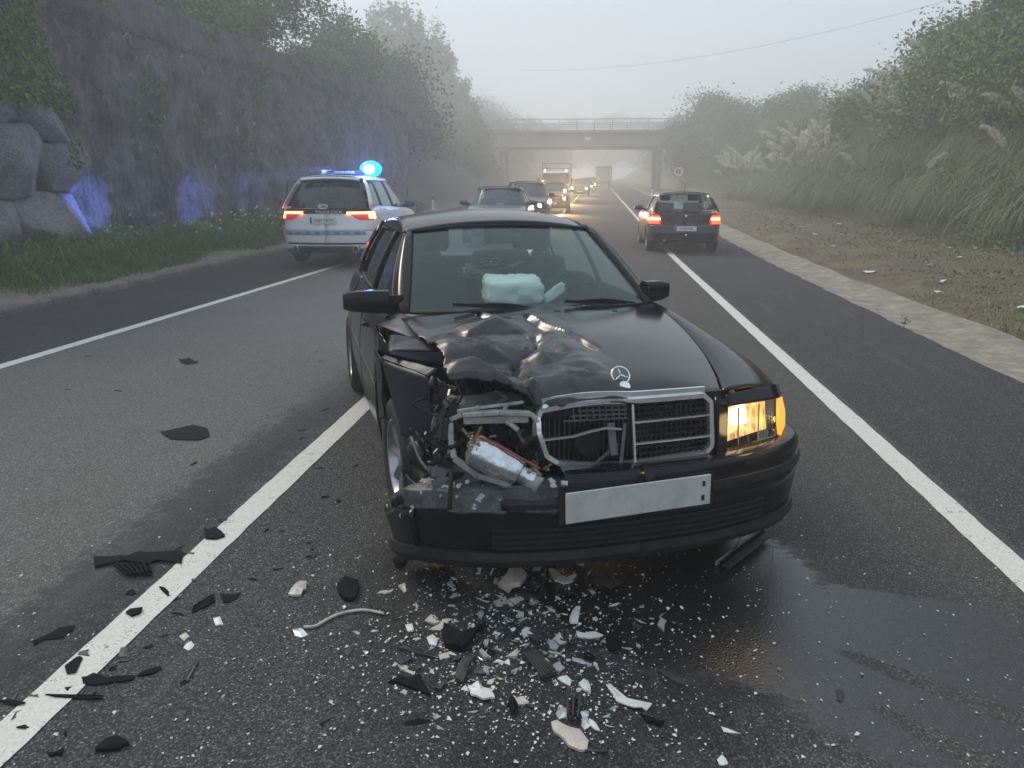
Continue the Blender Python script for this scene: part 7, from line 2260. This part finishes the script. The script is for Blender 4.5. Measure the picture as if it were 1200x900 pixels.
b.tube([Q[0]+Vector((0, 0, .01)), Q[1]+Vector((0, 0, .07)), Q[2]+Vector((0, 0, .07)), Q[3]+Vector((0, 0, .02))], .004, 5); tag(b.build('wire_bail', MD_cream), 'bent wire clip arching over the beige fragment', 'wire')
b = MB(); b.tube([gnd(855, 660)+Vector((0, 0, .03)), gnd(868, 640)+Vector((0, 0, .05)), gnd(880, 600)+Vector((0, 0, .10))], .0022, 4); tag(b.build('loose_wire', MD_gry), 'thin wire hanging from the bumper to the ribbed slat', 'wire')
shard([(506, 658), (512, 655), (520, 664), (512, 668)], simple('orange_plastic', (.45, .18, .08), .5), 'indicator_fragment', 'small orange indicator fragment at the lower left bumper corner', 'fragment', None, .02, .0, 0, .02, rs)
shard([(980, 811), (985, 809), (990, 816), (986, 824), (980, 822)], MD_gry, 'pebble_chip', 'small grey square chip on the wet asphalt right of the debris', 'debris', None, .01, 0, 0, .004, rs)
# countless-looking but countable shards: shared meshes, one object each
def shard_mesh(seed, m, r, flat=.35):
    q = random.Random(seed); b = MB(); n = q.randint(4, 6); an = sorted(q.uniform(0, 6.28) for _ in range(n))
    top = [Vector((r*q.uniform(.5, 1.2)*math.cos(a), r*q.uniform(.35, 1.0)*math.sin(a), r*q.uniform(.15, flat))) for a in an]
    bot = [Vector((p.x*.9, p.y*.9, 0)) for p in top]; i = b.verts(top+bot+[Vector((0, 0, r*flat*.55))])
    for j in range(n):
        b.face((i+j, i+(j+1) % n, i+2*n)); b.face((i+(j+1) % n, i+j, i+n+j, i+n+(j+1) % n))
    return b.mesh('shard', m)
WM = [shard_mesh(i, [MD_white, MD_lens, MD_cream, MD_lens][i % 4], .016) for i in range(12)]
BM = [shard_mesh(50+i, [MD_blk, MD_gry][i % 2], .020, .25) for i in range(8)]
def scatter(n, fun, meshes, name, label, cat, group, smin=.5, smax=1.6, ell=1):
    for q in range(n):
        px_, py_ = fun()
        p = gnd(px_, py_); me = rs.choice(meshes)
        o = bpy.data.objects.new(name, me); COL.objects.link(o)
        s_ = rs.uniform(smin, smax)
        o.location = (p.x, p.y, .002); o.rotation_euler = (rs.uniform(-.15, .15), rs.uniform(-.15, .15), rs.uniform(0, 6.28)); o.scale = (s_*rs.uniform(1, ell), s_, s_)
        tag(o, label, cat, group)
def core():
    while True:
        x, y = rs.gauss(590, 80), rs.gauss(742, 52)
        if 655 < y < 895 and 330 < x < 860 and not (y < 690 and x < 500): return x, y
def wide():
    return rs.uniform(210, 1000), rs.uniform(650, 895)
scatter(230, core, WM, 'glass_shard', 'pale shard of lamp glass or white plastic in the debris before the bumper', 'shard', 'pale shards scattered before the bumper', .3, 1.15, 1.9)
scatter(60, wide, WM, 'glass_shard', 'stray pale crumb lying apart from the main debris field', 'shard', 'stray pale crumbs around the debris', .25, .7, 1.3)
def lineside():
    t = rs.uniform(0, 1); return lerp(430, 40, t)+rs.gauss(25, 45), lerp(470, 830, t)+rs.gauss(0, 25)
def blk():
    return core() if rs.random() < .5 else lineside()
scatter(95, blk, BM, 'plastic_shard', 'small black plastic shard among the debris', 'shard', 'small black plastic shards on the road', .4, 1.3, 2.6)
scatter(46, core, [shard_mesh(200+i, [MD_white, MD_lens, MD_cream][i % 3], .026, .5) for i in range(9)], 'glass_shard', 'larger pale broken lens piece in the debris before the bumper', 'shard', 'larger pale lens pieces before the bumper', .6, 1.3, 1.8)
scatter(48, blk, [shard_mesh(300+i, [MD_blk, MD_gry][i % 2], .030, .4) for i in range(8)], 'plastic_shard', 'larger torn black plastic flake among the debris', 'shard', 'larger black plastic flakes on the road', .6, 1.4, 2.6)
def far_():
    return rs.uniform(80, 400), rs.uniform(400, 560)
scatter(14, far_, BM, 'plastic_shard', 'black crumb lying far out in the left lane', 'shard', 'black crumbs in the left lane', .6, 1.6, 2.4)
# dust of glass: stuff
b = MB(); q_ = 0
while q_ < 3000:
    x, y = (rs.gauss(600, 120), rs.gauss(760, 70)) if rs.random() < .72 else (rs.uniform(0, 1200), rs.uniform(560, 900))
    if y > 898 or y < 560: continue
    p = gnd(x, y)
    if p.y < 1.5: continue
    r = abs(rs.gauss(0, .0024))+.0014; a = rs.uniform(0, 6)
    b.poly([(p.x+r*math.cos(a+t), p.y+r*math.sin(a+t), .003+r*(1 if t else .3)) for t in (0, 1.3+.7*rs.random(), 3.2, 4.2+.8*rs.random())]); q_ += 1
tag(b.build('glass_crumbs', MD_white), kind='stuff')
# ================================================================ haze (fog over the whole place)
k = N('fog'); 
for n_ in list(k.t.nodes):
    if n_ != k.out: k.t.nodes.remove(n_)
pv = k.t.nodes.new('ShaderNodeVolumePrincipled')
pv.inputs['Color'].default_value = (.975, .98, .985, 1)
pv.inputs['Density'].default_value = 0.0069
pv.inputs['Anisotropy'].default_value = 0.3
k.t.links.new(pv.outputs[0], k.out.inputs['Volume'])
b = MB(); b.box((0, 137, 14), (284, 310, 34))
hz = b.build('haze', k.m); tag(hz, kind='stuff')
hz.display_type = 'WIRE'
